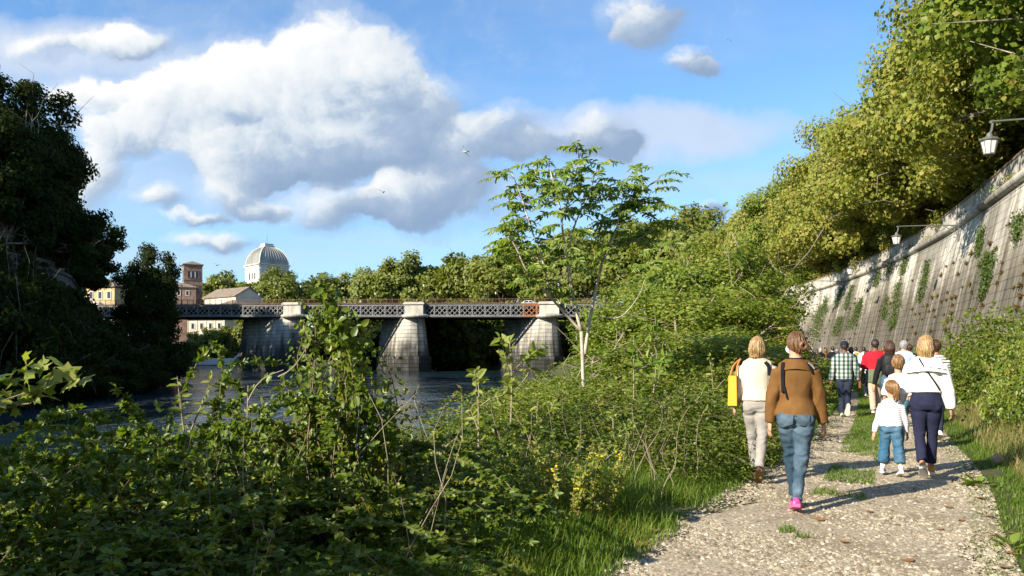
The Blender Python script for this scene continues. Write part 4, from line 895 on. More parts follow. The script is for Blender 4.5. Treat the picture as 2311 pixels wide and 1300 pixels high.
# ------------------------------------------------------------------ the slender tree with feathered leaves
def ailanthus():
    rs = np.random.RandomState(4); Y = 15.0; b = at(1317, 880, Y); z0 = gz(b.x, Y); t = thing('feather_leaved_tree', 'slender pale-barked tree with feathery leaves rising above the bridge', 'tree', (b.x, Y, z0)); o = np.array([b.x, Y, z0])
    mb = MB(); tips = []
    def Q(px, py, dy=0.): return np.array(at(px, py, Y + dy)) - o
    fork = Q(1312, 748); low = Q(1317, 870); tr = np.array([(0, 0, -.2), low, Q(1315, 810), fork]); mb.tube(tr, [.042, .039, .037, .034], 8)
    stems = [([fork, Q(1300, 700), Q(1283, 610), Q(1272, 540), Q(1262, 460), Q(1240, 380)], .05, 1), ([fork, Q(1285, 718), Q(1240, 668, -.3), Q(1190, 612, -.5), Q(1165, 560, -.6), Q(1130, 500, -.7)], .042, 1),
             ([Q(1243, 672, -.3), Q(1225, 590, -.3), Q(1200, 520, -.2), Q(1175, 440, -.1), Q(1155, 390)], .03, 1), ([Q(1320, 800, .15), Q(1330, 730, .4), Q(1350, 630, .6), Q(1372, 555, .7), Q(1400, 500, .8), Q(1440, 440, .9), Q(1490, 400, 1)], .05, 1),
             ([Q(1362, 590, .65), Q(1390, 520, .4), Q(1405, 450, .2), Q(1420, 390, .1)], .026, 1), ([Q(1278, 580), Q(1300, 500, .3), Q(1330, 440, .4), Q(1345, 380, .4)], .028, 1), ([Q(1268, 500), Q(1290, 420, -.3), Q(1310, 345, -.3)], .024, 1),
             ([Q(1283, 620), Q(1250, 650, -.4), Q(1292, 590, -.5)], .015, 0), ([Q(1375, 550, .7), Q(1430, 545, .9), Q(1500, 500, 1.1)], .02, 1), ([Q(1350, 715, .3), Q(1400, 715, 0), Q(1440, 670, -.2), Q(1455, 632, -.3)], .018, 0),
             ([Q(1225, 590, -.3), Q(1185, 560, 0), Q(1150, 470, .2)], .02, 1), ([Q(1405, 500, .8), Q(1450, 470, .3), Q(1470, 430, .1)], .018, 1), ([Q(1262, 460), Q(1225, 420, .5), Q(1200, 370, .6)], .018, 1)]
    P = []; U = []; N = []; L = []; rach = MB()
    def frond(p, d, ln):
        d = d/np.linalg.norm(d); k = rs.randint(11, 16); tt = np.linspace(0, 1, 7)[:, None]; end = p + d*ln
        pts = p + d*ln*tt + np.array([0, 0, -1.])*ln*.50*tt**2; rach.tube(pts, list(np.linspace(.006, .002, 7)), 4, cap=False)
        for i in range(k):
            f = .16 + .84*(i+.5)/k; s_ = f*6; i0 = min(int(s_), 5); q = pts[i0] + (pts[i0+1]-pts[i0])*(s_-i0); tg = pts[i0+1]-pts[i0]; tg = tg/np.linalg.norm(tg)
            sd = np.cross(tg, (0, 0, 1)); sd = sd/max(np.linalg.norm(sd), 1e-6); up = np.cross(sd, tg)
            for sg in (-1, 1):
                u = sd*sg*1.0 + tg*.35 - np.array([0, 0, .62]) + rs.normal(size=3)*.12; P.append(q); U.append(u); N.append(up*.7 + np.array([-.35, -.35, 0]) + rs.normal(size=3)*.35); L.append(.165*math.sin(math.pi*(.2 + .72*f))*rs.uniform(.85, 1.1))
    for pts, r, lv in stems:
        pts = np.array(pts); d_ = spline3(pts, 10); mb.tube(d_, list(np.linspace(r*.72, max(.007, r*.25), len(d_))), 6)
        if lv:
            n = 18
            for j in range(n):
                f = .42 + .58*j/(n-1); q = d_[min(int(f*(len(d_)-1)), len(d_)-1)]; a = rs.uniform(0, 6.28); out = np.array([math.cos(a), math.sin(a)*.9, rs.uniform(.05, .65)]); tg = d_[-1]-d_[-3]; out = out + .5*tg/np.linalg.norm(tg)*(f > .9)
                frond(q + rs.normal(size=3)*.03, out, rs.uniform(.5, .88))
        else: 
            for j in range(2): frond(d_[-1], np.array([rs.normal(), rs.normal(), .4]), .4)
    # a few low fronds
    for (px, py) in [(1200, 600), (1180, 640), (1470, 600), (1490, 560), (1330, 520), (1290, 560), (1140, 560), (1245, 480), (1300, 430), (1390, 560)]:
        for j in range(3): frond(Q(px, py, rs.normal()*.4), np.array([rs.normal(), rs.normal(), .3]), rs.uniform(.4, .6))
    mb.build('trunk', M_AILB, t, True); cr = rach.build('leaf_stalks', M_CANE, t); tag(cr, kind='stuff')
    P, U, N, L = map(np.array, (P, U, N, L)); leaf_obj('crown', P, U - unit(N)*(U*unit(N)).sum(1, keepdims=True), unit(N), L, L*.36, T_OVAL, L_AIL, t)
def spline3(P, n):
    P = np.array(P, float); Q_ = np.vstack([2*P[0]-P[1], P, 2*P[-1]-P[-2]]); o = []
    for i in range(1, len(Q_)-2):
        for t in np.linspace(0, 1, max(2, n//(len(P)-1)+1), endpoint=False):
            a, b, c, d = Q_[i-1:i+3]; o.append(.5*((2*b) + (c-a)*t + (2*a-5*b+4*c-d)*t*t + (-a+3*b-3*c+d)*t**3))
    o.append(P[-1]); return np.array(o)
ailanthus()

# ------------------------------------------------------------------ weed with yellow flowers
def flower_weed():
    rs = np.random.RandomState(14); Y = 6.6; c = at(1300, 1190, Y); z0 = gz(c.x, Y); t = thing('yellow_flowered_weed', 'tall pale green weed with small yellow flowers at the grass edge', 'plant', (c.x, Y, z0)); o = np.array([c.x, Y, z0])
    mb = MB(); P = []; U = []; L = []; FP = []
    for i in range(46):
        px = rs.uniform(1165, 1440); py = 985 + abs(px-1300)*.35*rs.uniform(.3, 1.4) + rs.uniform(-20, 70); dy = rs.uniform(-.3, .3); e = np.array(at(px, py, Y + dy)) - o
        b = np.array([e[0]*.45 + rs.normal()*.04, dy*.6, -.05]); pts = bent(rs, b, e, 7, .04); mb.tube(pts, list(np.linspace(.006, .002, 7)), 4)
        n = 84; s_ = rs.uniform(.12, 1, n)*6; i0 = np.minimum(s_.astype(int), 5); f = (s_-i0)[:, None]; P.append(pts[i0]*(1-f) + pts[i0+1]*f); U.append(rs.normal(size=(n, 3))*np.array([1, 1, .4]) + np.array([0, 0, .5])); L.append((.080 - .0065*s_)*rs.uniform(.6, 1.2, n))
        n = rs.randint(2, 9); s_ = rs.uniform(.6, 1, n)*6; i0 = np.minimum(s_.astype(int), 5); FP.append(pts[i0] + rs.normal(size=(n, 3))*.018)
    mb.build('stem', M_CANE, t); P, U, L = map(np.concatenate, (P, U, L)); N = unit(np.array([-.2, -.3, .7]) + rs.normal(size=P.shape)*.5)
    leaf_obj('foliage', P, U - N*(U*N).sum(1, keepdims=True), N, L, L*.42, T_RHOMB, L_YEL, t)
    FP = np.concatenate(FP); FP = np.repeat(FP, 5, 0); n = len(FP); N = unit(np.array([0, -.5, .8]) + rs.normal(size=(n, 3))*.2); a = np.tile(np.arange(5)*1.2566, n//5); U = np.c_[np.cos(a), np.sin(a)*.6, np.sin(a)*.5]
    leaf_obj('flowers', FP, U - N*(U*N).sum(1, keepdims=True), N, .014, .009, T_RHOMB, mat('yellow_petals', (.70, .52, .03), .6), t)
flower_weed()

# ------------------------------------------------------------------ grass and weeds on the verges
def blades(name, X, Y, H, W_, lm, seed, lean=.5, label=None, cat='grass', z=None, kind='stuff', parent=None):
    rs = np.random.RandomState(seed); n = len(X); Z = ground_z(X, Y) if z is None else z; B = np.c_[X, Y, Z - .01]
    a = rs.uniform(0, 6.28, n); d = np.c_[np.cos(a), np.sin(a), np.zeros(n)]; sd = np.c_[-d[:, 1], d[:, 0], np.zeros(n)]; ln = (lean*rs.uniform(.2, 1.3, n)*H)[:, None]; Hh = H[:, None]; w = (W_*rs.uniform(.6, 1.3, n))[:, None]; up = np.array([0, 0, 1.])
    m1 = B + up*Hh*.55 + d*ln*.3; tp = B + up*Hh*.92 + d*ln
    V = np.stack([B - sd*w, B + sd*w, m1 + sd*w*.75, m1 - sd*w*.75, tp], 1).reshape(-1, 3); o = (np.arange(n)*5)[:, None]
    Fa = np.concatenate([o + np.array([[0, 1, 2]]), o + np.array([[0, 2, 3]]), o + np.array([[3, 2, 4]])], 0)
    ob = link(name, mesh_np(name, V, Fa), parent, lm); return tag(ob, label, cat if not parent else None, kind=kind)
rg = np.random.RandomState(91)
def scatter(n, y0, y1, fx0, fx1, pw=1.0):
    Y = y0 + (y1-y0)*rg.uniform(0, 1, n)**pw; u = rg.uniform(0, 1, n); return fx0(Y) + (fx1(Y)-fx0(Y))*u, Y
# left verge
X, Y = scatter(70000, 4.0, 18, lambda y: path_x(y, -1) - 3.2, lambda y: path_x(y, -1) + .12, 1.4)
e = np.clip((path_x(Y, -1) - X + .1)/1.2, .04, 1); H = (.07 + .24*e)*rg.uniform(.5, 1.35, len(X)); cl = SinN(3, 1.6)(np.c_[X, Y, Y*0]); k = (cl > -.9) & (e > .05 + .25*rg.uniform(0, 1, len(X))*(cl < 0)); X, Y, H = X[k], Y[k], H[k]
blades('verge_grass', X, Y, H, .0042, L_GRASS, 1, .7, 'long green grass along the left edge of the path')
X, Y = scatter(16000, 18, 60, lambda y: path_x(y, -1) - 2.2, lambda y: path_x(y, -1) + .15, 1.3); blades('far_verge_grass', X, Y, .25*rg.uniform(.4, 1.4, len(X)), .012, L_GRASS, 2, .7, 'sunlit grass left of the path beyond the plaid shirt')
# right verge: short green grass, then dry grass
X, Y = scatter(42000, 4.0, 24, lambda y: path_x(y, 1) - .2, lambda y: path_x(y, 1) + 1.9, 1.5)
e = np.clip((X - path_x(Y, 1))/1.0, .03, 1); cl = SinN(6, 1.5)(np.c_[X, Y, Y*0]); k = (cl > -.75) | (e > .35); X, Y, e = X[k], Y[k], e[k]
blades('right_verge_grass', X, Y, (.035 + .11*e)*rg.uniform(.5, 1.4, len(X)), .0045, L_GRASS, 3, .7, 'short green grass on the right edge of the path')
X, Y = scatter(62000, 4.4, 30, lambda y: path_x(y, 1) + .45, lambda y: path_x(y, 1) + 5.5, 1.35)
e = np.clip((X - path_x(Y, 1) - .4)/1.3, .1, 1); blades('dry_grass', X, Y, (.12 + .52*e)*rg.uniform(.4, 1.4, len(X)), .0045, L_GRASSD, 4, .8, 'tall dry and green grass on the right bank')
# middle strip, broken into patches
X, Y = scatter(42000, 5.0, 40, lambda y: path_x(y, -1)*.55 + path_x(y, 1)*.45 - .34, lambda y: path_x(y, -1)*.55 + path_x(y, 1)*.45 + .26, 1.3)
cl = SinN(12, .9)(np.c_[X*.8, Y, Y*0]) + .5*SinN(13, 4)(np.c_[X, Y, Y*0]); k = cl > np.clip(.75 - (Y-5)*.22, -1.3, 1); X, Y = X[k], Y[k]
blades('strip_grass', X, Y, .065*rg.uniform(.4, 1.5, len(X)), .005, L_GRASS, 5, .9, 'low grass growing along the middle of the path')
# dry stalks in the brambles and grasses of the whole bank
X, Y = scatter(12000, 8, 46, lambda y: path_x(y, -1) - 9, lambda y: path_x(y, -1) - 1.5, 1.2); blades('bank_grass', X, Y, .45*rg.uniform(.4, 1.4, len(X)), .009, L_GRASS, 7, .8, 'rank grass on the slope between path and river')

# ------------------------------------------------------------------ right-hand bushes at the foot of the wall
RB = [bush_meshes(121, 1.6, 1.5, 1.35, 8000, .085, .66, L_BRAM, T_RHOMB, 50, .006, shoots=.35), bush_meshes(122, 1.5, 1.5, 1.2, 8000, .085, .66, L_THICK, T_RHOMB, 50, .006, shoots=.35)]
for i, (px, top, Y, k, wx) in enumerate([(2255,792,19,0,.9),(2315,762,18.5,0,1.0),(2390,755,17,0,1.0),(2205,800,22,0,.8),(2145,802,27,1,.8),(2280,748,25,0,1.3),(2345,730,24,0,1.3),(2200,775,28,1,1.0),(2120,795,34,1,1.0),(2345,800,14.5,1,.6),(2175,845,19,0,.5),(2420,800,13,0,.8)]):
    p = at(px, top, Y); zb = gz(p.x, Y) - .05; sc = (p.z-zb)/1.38
    place_bush('wall_foot_bush', 'green bramble bush on the right bank at the foot of the wall', RB[k], p.x, Y, rt.uniform(0, 6.28), (wx, wx, sc), group='bushes at the foot of the wall')
# broad-leaved weed by the right edge of the path
def weed(px, py, Y, n, leaf, lab, seed):
    rs = np.random.RandomState(seed); p = at(px, py, Y); z = gz(p.x, Y); t = thing('broad_leaved_weed', lab, 'weed', (p.x, Y, z)); a = rs.uniform(0, 6.28, n); e = rs.uniform(.15, .9, n)
    U = np.c_[np.cos(a)*np.cos(e), np.sin(a)*np.cos(e), np.sin(e)]; N = np.c_[-np.cos(a)*np.sin(e), -np.sin(a)*np.sin(e), np.cos(e)]; mb = MB()
    for u in U: mb.tube([(0, 0, 0), tuple(u*leaf*.7)], [.004, .002], 4)
    mb.build('stalks', M_CANE, t); leaf_obj('foliage', U*leaf*.6, U, N, leaf*rs.uniform(.6, 1.1, n), leaf*.6, T_OVAL, L_AIL, t)
weed(2285, 1190, 5.9, 16, .10, 'bluish broad-leaved weed at the right edge of the path', 1)
weed(2215, 1060, 8.6, 18, .14, 'bright strap-leaved weed beside the brown stone', 2)

# trees of the near bank outside the picture, behind the left shoulder: they shade the brambles
NB = tree_meshes(43, 3.0, (0, 0, 5.0), (3.4, 3.0, 2.2), 46, .8, 5200, .22, .8, L_FAR, M_BARK, .14, stems=2)
for i, (x, y, sc_) in enumerate([(-7.3, .5, .95), (-10.2, -3.4, 1.0)]):
    place_tree('bank_tree', 'bushy bank tree outside the picture behind the left shoulder', NB, (x, y, gz(x, y) - .2), 1.3*i, sc_, 'near bank trees outside the picture')
# dark trees growing against the left embankment wall
for i, (px, Y, top) in enumerate([(-40, 78, 520), (10, 82, 535), (60, 86, 560), (-70, 66, 560), (-10, 68, 590), (40, 74, 600), (90, 80, 610), (130, 87, 625), (155, 94, 640), (165, 101, 655), (20, 62, 680), (70, 70, 690), (115, 78, 700), (170, 110, 668)]):
    p = at(px, top, Y); zb = gz(p.x, Y) - .2; sc = (p.z - zb)/10.2; place_tree('wall_tree', 'dark bushy tree standing against the left embankment wall', UB[1], (p.x, Y, zb), 1.1*i, (.72, .72, sc), 'dark trees against the left wall')
# rounded dark trees farther along the left street
DT4 = tree_meshes(54, 5, (0, 0, 11.5), (7.0, 7.0, 7.2), 90, 1.6, 20000, .50, .9, L_SHADED, M_BARK, .45, droop=.3)
for i, (x, y, sc_) in enumerate([(-86.5, 156, .98), (-95, 166, 1.05), (-101, 178, 1.0), (-92, 146, 1.1)]):
    place_tree('dark_tree', 'rounded dark plane tree above the ochre house, end of the left row', DT4, (x, y, 11), 1.7*i, sc_, 'rounded trees at the end of the left row')
# low growth behind the parapet under the plane trees
PG = tree_meshes(64, .8, (0, 0, 3.0), (3.6, 3.6, 3.0), 60, .95, 13000, .24, .9, L_PLANE, M_BARK, .10, stems=3, hollow=.3)
for i, s_ in enumerate(np.arange(122, 222, 7.0)):
    place_tree('parapet_shrub', 'low leafy growth behind the parapet under the plane trees', PG, wall_off(s_, 3.6, 11.6), 1.3*i, (1.0, 1.0, .8 + .1*(i % 4)), 'low growth behind the parapet', 'shrub')
# dry stalks and dead sprays through the brambles
def stalks():
    rs = np.random.RandomState(808); mb = MB(); P = []; U = []; N = []
    for i in range(230):
        px = rs.uniform(-40, 1560); Y = rs.uniform(4.6, 7.6) if px < 1000 else rs.uniform(7.5, 12); x = (px-CX)/F*Y; z0 = gz(x, Y); h = rs.uniform(.5, 1.25)*(1 if px < 1000 else .8); a = rs.uniform(0, 6.28); e = np.array([x + math.cos(a)*h*.35, Y + math.sin(a)*h*.25, z0 + h])
        pts = bent(rs, (x, Y, z0), e, 6, .07, .05); mb.tube(pts, list(np.linspace(.0045, .0018, 6)), 4, cap=False)
        if rs.rand() < .4:
            k = rs.randint(4, 10); P.append(e + rs.normal(size=(k, 3))*.04); U.append(rs.normal(size=(k, 3))); N.append(rdir(rs, k))
    tag(mb.build('dry_stalks', M_TWIG), 'thin dry stalks standing through the brambles', 'stalks', kind='stuff')
    P, U, N = map(np.concatenate, (P, U, N)); tag(leaf_obj('dead_sprays', P, U - N*(U*N).sum(1, keepdims=True), N, .045, .018, T_RHOMB, L_TUFT), 'withered brown leaves on the dry stalks', 'dead leaves', kind='stuff')
stalks()
for i, (px, py, Y, lf, n, lab, lm) in enumerate([(1215, 900, 9.2, .12, 60, 'pale leafy shoot left of the yellow flowered weed', L_YEL), (1385, 915, 9.4, .13, 60, 'leafy shoot behind the yellow flowered weed', L_AIL), (1545, 880, 10.5, .14, 60, 'leafy shoot in the hedge near the yellow bag', L_THICK), (1600, 800, 14, .16, 70, 'tall leafy shoot in the hedge left of the yellow bag', L_YEL), (985, 975, 7.2, .10, 50, 'pale shoot at the edge of the river right of the vine', L_YEL), (560, 870, 6.4, .085, 70, 'bright shoot between the two bramble bushes left of the vine', L_YEL), (400, 850, 6.4, .085, 70, 'arching bright shoot before the far end of the left bank', L_YEL), (150, 975, 5.6, .08, 60, 'bright shoot rising from the left brambles', L_YEL)]):
    p = at(px, py, Y); sapling('leafy_shoot', lab, (p.x + .08, Y, gz(p.x, Y)), p, n, lf, 900 + i, lm, 3, 'shoot')
# rough growth hiding the trunks along the left street
for i, (px, Y, top) in enumerate([(10, 86, 600), (60, 88, 610), (110, 96, 615), (150, 104, 625), (-40, 84, 590), (185, 112, 640)]):
    p = at(px, top, Y); place_tree('street_shrub', 'dark shrub under the plane trees on the left street', SB[i % 2], (p.x, Y, 10.6), i, (.8, .8, max((p.z-10.6)/6.8, .3)), 'shrubs of the left street', 'shrub')
# ------------------------------------------------------------------ people
def cloth(name, col, var=.25, rough=.9, rib=None, build=None, bscale=60, sheen=True, grain=.5):
    def f(g, b):
        P = g.new('TexCoord').outputs['Object']; n = g.noise(P, 7, 4, .6); n2 = g.noise(P, bscale, 2, .6)
        c = g.mix(g.smooth(n, .3, .75), tuple(v*(1-var) for v in col), tuple(min(1, v*(1+var*.6)) for v in col))
        if build: c = build(g, P, c)
        g.l.new(c, b.inputs['Base Color'])
        h = g.math('MULTIPLY', n2, grain)
        if rib: h = g.math('ADD', h, g.math('SINE', g.math('MULTIPLY', g.sep(P)[rib[0]], rib[1])))
        bump(g, b, h, .35, .003)
    return mat(name, col, rough, .15, build=f)
def b_plaid(g, P, c):
    x, y, z = g.sep(P)
    def bands(v, per, lo, hi): 
        w = g.math('FRACT', g.math('MULTIPLY', v, 1/per)); return g.math('MULTIPLY', g.math('GREATER_THAN', w, lo), g.math('LESS_THAN', w, hi))
    per = .092; gx_ = bands(x, per, .45, .98); gz_ = bands(z, per, .45, .98); tx = bands(x, per, .18, .27); tz = bands(z, per, .18, .27)
    k = g.mix(gx_, (.62, .62, .58), (.09, .16, .13)); k = g.mix(g.math('MULTIPLY', gz_, .62), k, (.035, .085, .07)); k = g.mix(g.math('MULTIPLY', g.math('MULTIPLY', gx_, gz_), .6), k, (.008, .03, .028))
    k = g.mix(g.math('MULTIPLY', g.math('MAXIMUM', tx, tz), .75), k, (.03, .035, .05)); return k
def b_stripe(per, duty, col):
    def f(g, P, c):
        z = g.sep(P)[2]; w = g.math('FRACT', g.math('MULTIPLY', z, 1/per)); return g.mix(g.math('LESS_THAN', w, duty), c, col)
    return f
def b_denim(g, P, c):
    n = g.noise(P, 4.5, 3, .6); w = g.noise(P, 130, 2, .6); x, y, z = g.sep(P)
    fade = g.math('MULTIPLY', g.smooth(y, .02, -.14), g.smooth(n, .3, .7))
    k = g.mix(g.math('MULTIPLY', fade, .6), c, (.20, .28, .36)); return g.mix(g.math('MULTIPLY', w, .35), k, (.02, .035, .06))
def hair_mat(name, stops):
    def f(g, b):
        P = g.new('TexCoord').outputs['Object']; n = g.noise(g.vec('MULTIPLY', P, (95, 95, 9)), 1, 3, .6)
        n2 = g.noise(P, 12, 3, .6); g.l.new(g.ramp(g.math('MULTIPLY_ADD', n2, .35, g.math('MULTIPLY', n, .75)), stops), b.inputs['Base Color']); bump(g, b, n, .8, .006)
    return mat(name, stops[0][1], .42, .45, build=f)
H_BLOND = hair_mat('blond_hair', [(.3, (.08, .042, .016)), (.5, (.24, .14, .055)), (.68, (.48, .34, .16))])
H_HONEY = hair_mat('honey_hair', [(.3, (.06, .026, .010)), (.5, (.15, .075, .028)), (.68, (.34, .20, .085))])
H_BROWN = hair_mat('light_brown_hair', [(.3, (.035, .015, .007)), (.5, (.095, .044, .018)), (.7, (.22, .12, .055))])
H_DARK = hair_mat('dark_hair', [(.3, (.012, .009, .008)), (.6, (.03, .02, .016)), (.8, (.05, .035, .025))])
H_AUB = hair_mat('auburn_hair', [(.3, (.018, .007, .005)), (.5, (.045, .017, .010)), (.75, (.12, .045, .022))])
H_GREY = hair_mat('grey_hair', [(.3, (.12, .12, .118)), (.55, (.28, .28, .275)), (.8, (.45, .45, .44))])
def skin(name, c): return mottled(name, [(.3, tuple(v*.85 for v in c)), (.7, c)], 9, .55, coord='obj')
S_FAIR = skin('fair_skin', (.56, .30, .20)); S_TAN = skin('tan_skin', (.42, .21, .13)); S_DEEP = skin('brown_skin', (.16, .075, .045))
C_WHITE = cloth('white_cotton', (.78, .77, .74), .08); C_NAVY = cloth('navy_twill', (.018, .020, .045), .25)
C_BLACK = cloth('black_fabric', (.012, .012, .014), .3); M_RUB = mat('white_rubber', (.62, .58, .5), .7)
M_BLKL = mat('black_leather', (.012, .011, .011), .45, .4); M_MASK = mat('paper_mask', (.72, .76, .78), .8)

def smooth_union(name, shapes, voxel, it=3, wr=None):
    """one continuous skin over overlapping solids, with folds pressed in along the normals"""
    mb = MB()
    for V, Fs in shapes: mb.add(V, Fs)
    me = mb.mesh(name); o = bpy.data.objects.new('tmp', me); COL.objects.link(o)
    r = o.modifiers.new('r', 'REMESH'); r.mode = 'VOXEL'; r.voxel_size = voxel
    s = o.modifiers.new('s', 'SMOOTH'); s.iterations = it; s.factor = .5
    dg = bpy.context.evaluated_depsgraph_get(); out = bpy.data.meshes.new_from_object(o.evaluated_get(dg)); out.name = name
    bpy.data.objects.remove(o); bpy.data.meshes.remove(me)
    if wr is not None:
        n = len(out.vertices); co = np.empty(n*3, np.float32); no = np.empty(n*3, np.float32); out.vertices.foreach_get('co', co); out.vertices.foreach_get('normal', no)
        co = co.reshape(-1, 3).astype(float); no = no.reshape(-1, 3); out.vertices.foreach_set('co', (co + no*wr(co)[:, None]).astype(np.float32).ravel()); out.update()
    out.polygons.foreach_set('use_smooth', np.ones(len(out.polygons), bool)); return out
def folds(seed, amp, stretch=(1, 1, 1), f0=14., spots=()):
    n1 = SinN(seed, f0, 14); s = np.array(stretch)
    def f(P):
        a = 1 - np.abs(n1(P*s)); w = np.full(len(P), .55)
        for (c, r, k) in spots: w = w + k*np.exp(-((P - np.array(c))**2).sum(1)/r**2)
        return amp*(a - .3)*w
    return f
def ell(c, r, n=14, m=10, fn=None):
    V = []; Fs = []
    for i in range(m+1):
        th = math.pi*i/m
        for j in range(n):
            a = 2*math.pi*j/n; p = np.array([math.sin(th)*math.cos(a), math.sin(th)*math.sin(a), math.cos(th)]); 
            if fn: p = fn(p)
            V.append(tuple(np.array(c) + p*np.array(r)))
    for i in range(m):
        for j in range(n): Fs.append((i*n+j, (i+1)*n+j, (i+1)*n+(j+1) % n, i*n+(j+1) % n))
    return V, Fs
def limb(pts, rad, n=12): return tube_arrays(spline3(pts, max(4, 3*(len(pts)-1))), _rr(rad, len(spline3(pts, max(4, 3*(len(pts)-1))))), n, True, (1, 0, 0))
def _rr(rad, n):
    r = np.array([(q, q) if not hasattr(q, '__len__') else q for q in rad], float); t = np.linspace(0, len(r)-1, n); return [(float(np.interp(v, range(len(r)), r[:, 0])), float(np.interp(v, range(len(r)), r[:, 1]))) for v in t]
TORSO = {'f': [(.47,.088,.066,-.006),(.50,.104,.078,-.010),(.55,.096,.068,-.006),(.615,.075,.054,0),(.68,.083,.060,.004),(.74,.094,.064,.004),(.785,.098,.055,0),(.815,.082,.045,-.004),(.838,.046,.040,-.004),(.87,.033,.036,.004)],
         'm': [(.47,.085,.064,-.004),(.50,.096,.070,-.006),(.55,.092,.066,-.004),(.615,.086,.060,0),(.68,.096,.066,.004),(.74,.108,.070,.004),(.785,.114,.060,0),(.815,.094,.050,-.004),(.838,.054,.046,-.004),(.87,.038,.040,.004)],
         'c': [(.44,.080,.062,-.006),(.48,.088,.068,-.008),(.53,.086,.066,-.004),(.59,.080,.060,0),(.65,.084,.060,.004),(.70,.088,.060,.004),(.74,.090,.052,0),(.77,.076,.044,-.004),(.79,.042,.038,-.004),(.82,.034,.036,.004)]}
def make_hand(wrist, d, back, sc, curl, side, n=6):
    """palm and five bent fingers; d: along the hand, back: out of its back; returns shapes"""
    d = Vector(d).normalized(); b = Vector(back); b = (b - d*b.dot(d)).normalized(); w = d.cross(b)*side      # w towards the thumb side
    W = Vector(wrist); S = sc; out = []
    out.append(tube_arrays([W - d*.01*S, W + d*.03*S, W + d*.065*S, W + d*.085*S], [(.024*S, .016*S), (.034*S, .014*S), (.039*S, .013*S), (.036*S, .010*S)], 10, True, tuple(w)))
    for i, (o, L) in enumerate(((.027, .072), (.010, .080), (-.008, .074), (-.025, .058))):
        base = W + d*.078*S + w*o*S; ang = 0; p = base; pts = [p - d*.012*S, p]; dd = d
        for k, fr in enumerate((.45, .32, .23)):
            ang += curl*(.7 + .2*i)*(1.0 if k else .6); dd = d*math.cos(ang) - b*math.sin(ang) + w*o*.9; p = p + dd.normalized()*L*fr*S; pts.append(p)
        out.append(tube_arrays(pts, [.0085*S, .0088*S, .0078*S, .0070*S, .0050*S], n, True))
    th = [W + d*.020*S + w*.022*S, W + d*.045*S + w*.045*S - b*.008*S, W + d*.072*S + w*.054*S - b*.02*S, W + d*.094*S + w*.050*S - b*.032*S]
    out.append(tube_arrays(th, [.013*S, .0105*S, .009*S, .006*S], n, True)); return out
class Person: pass
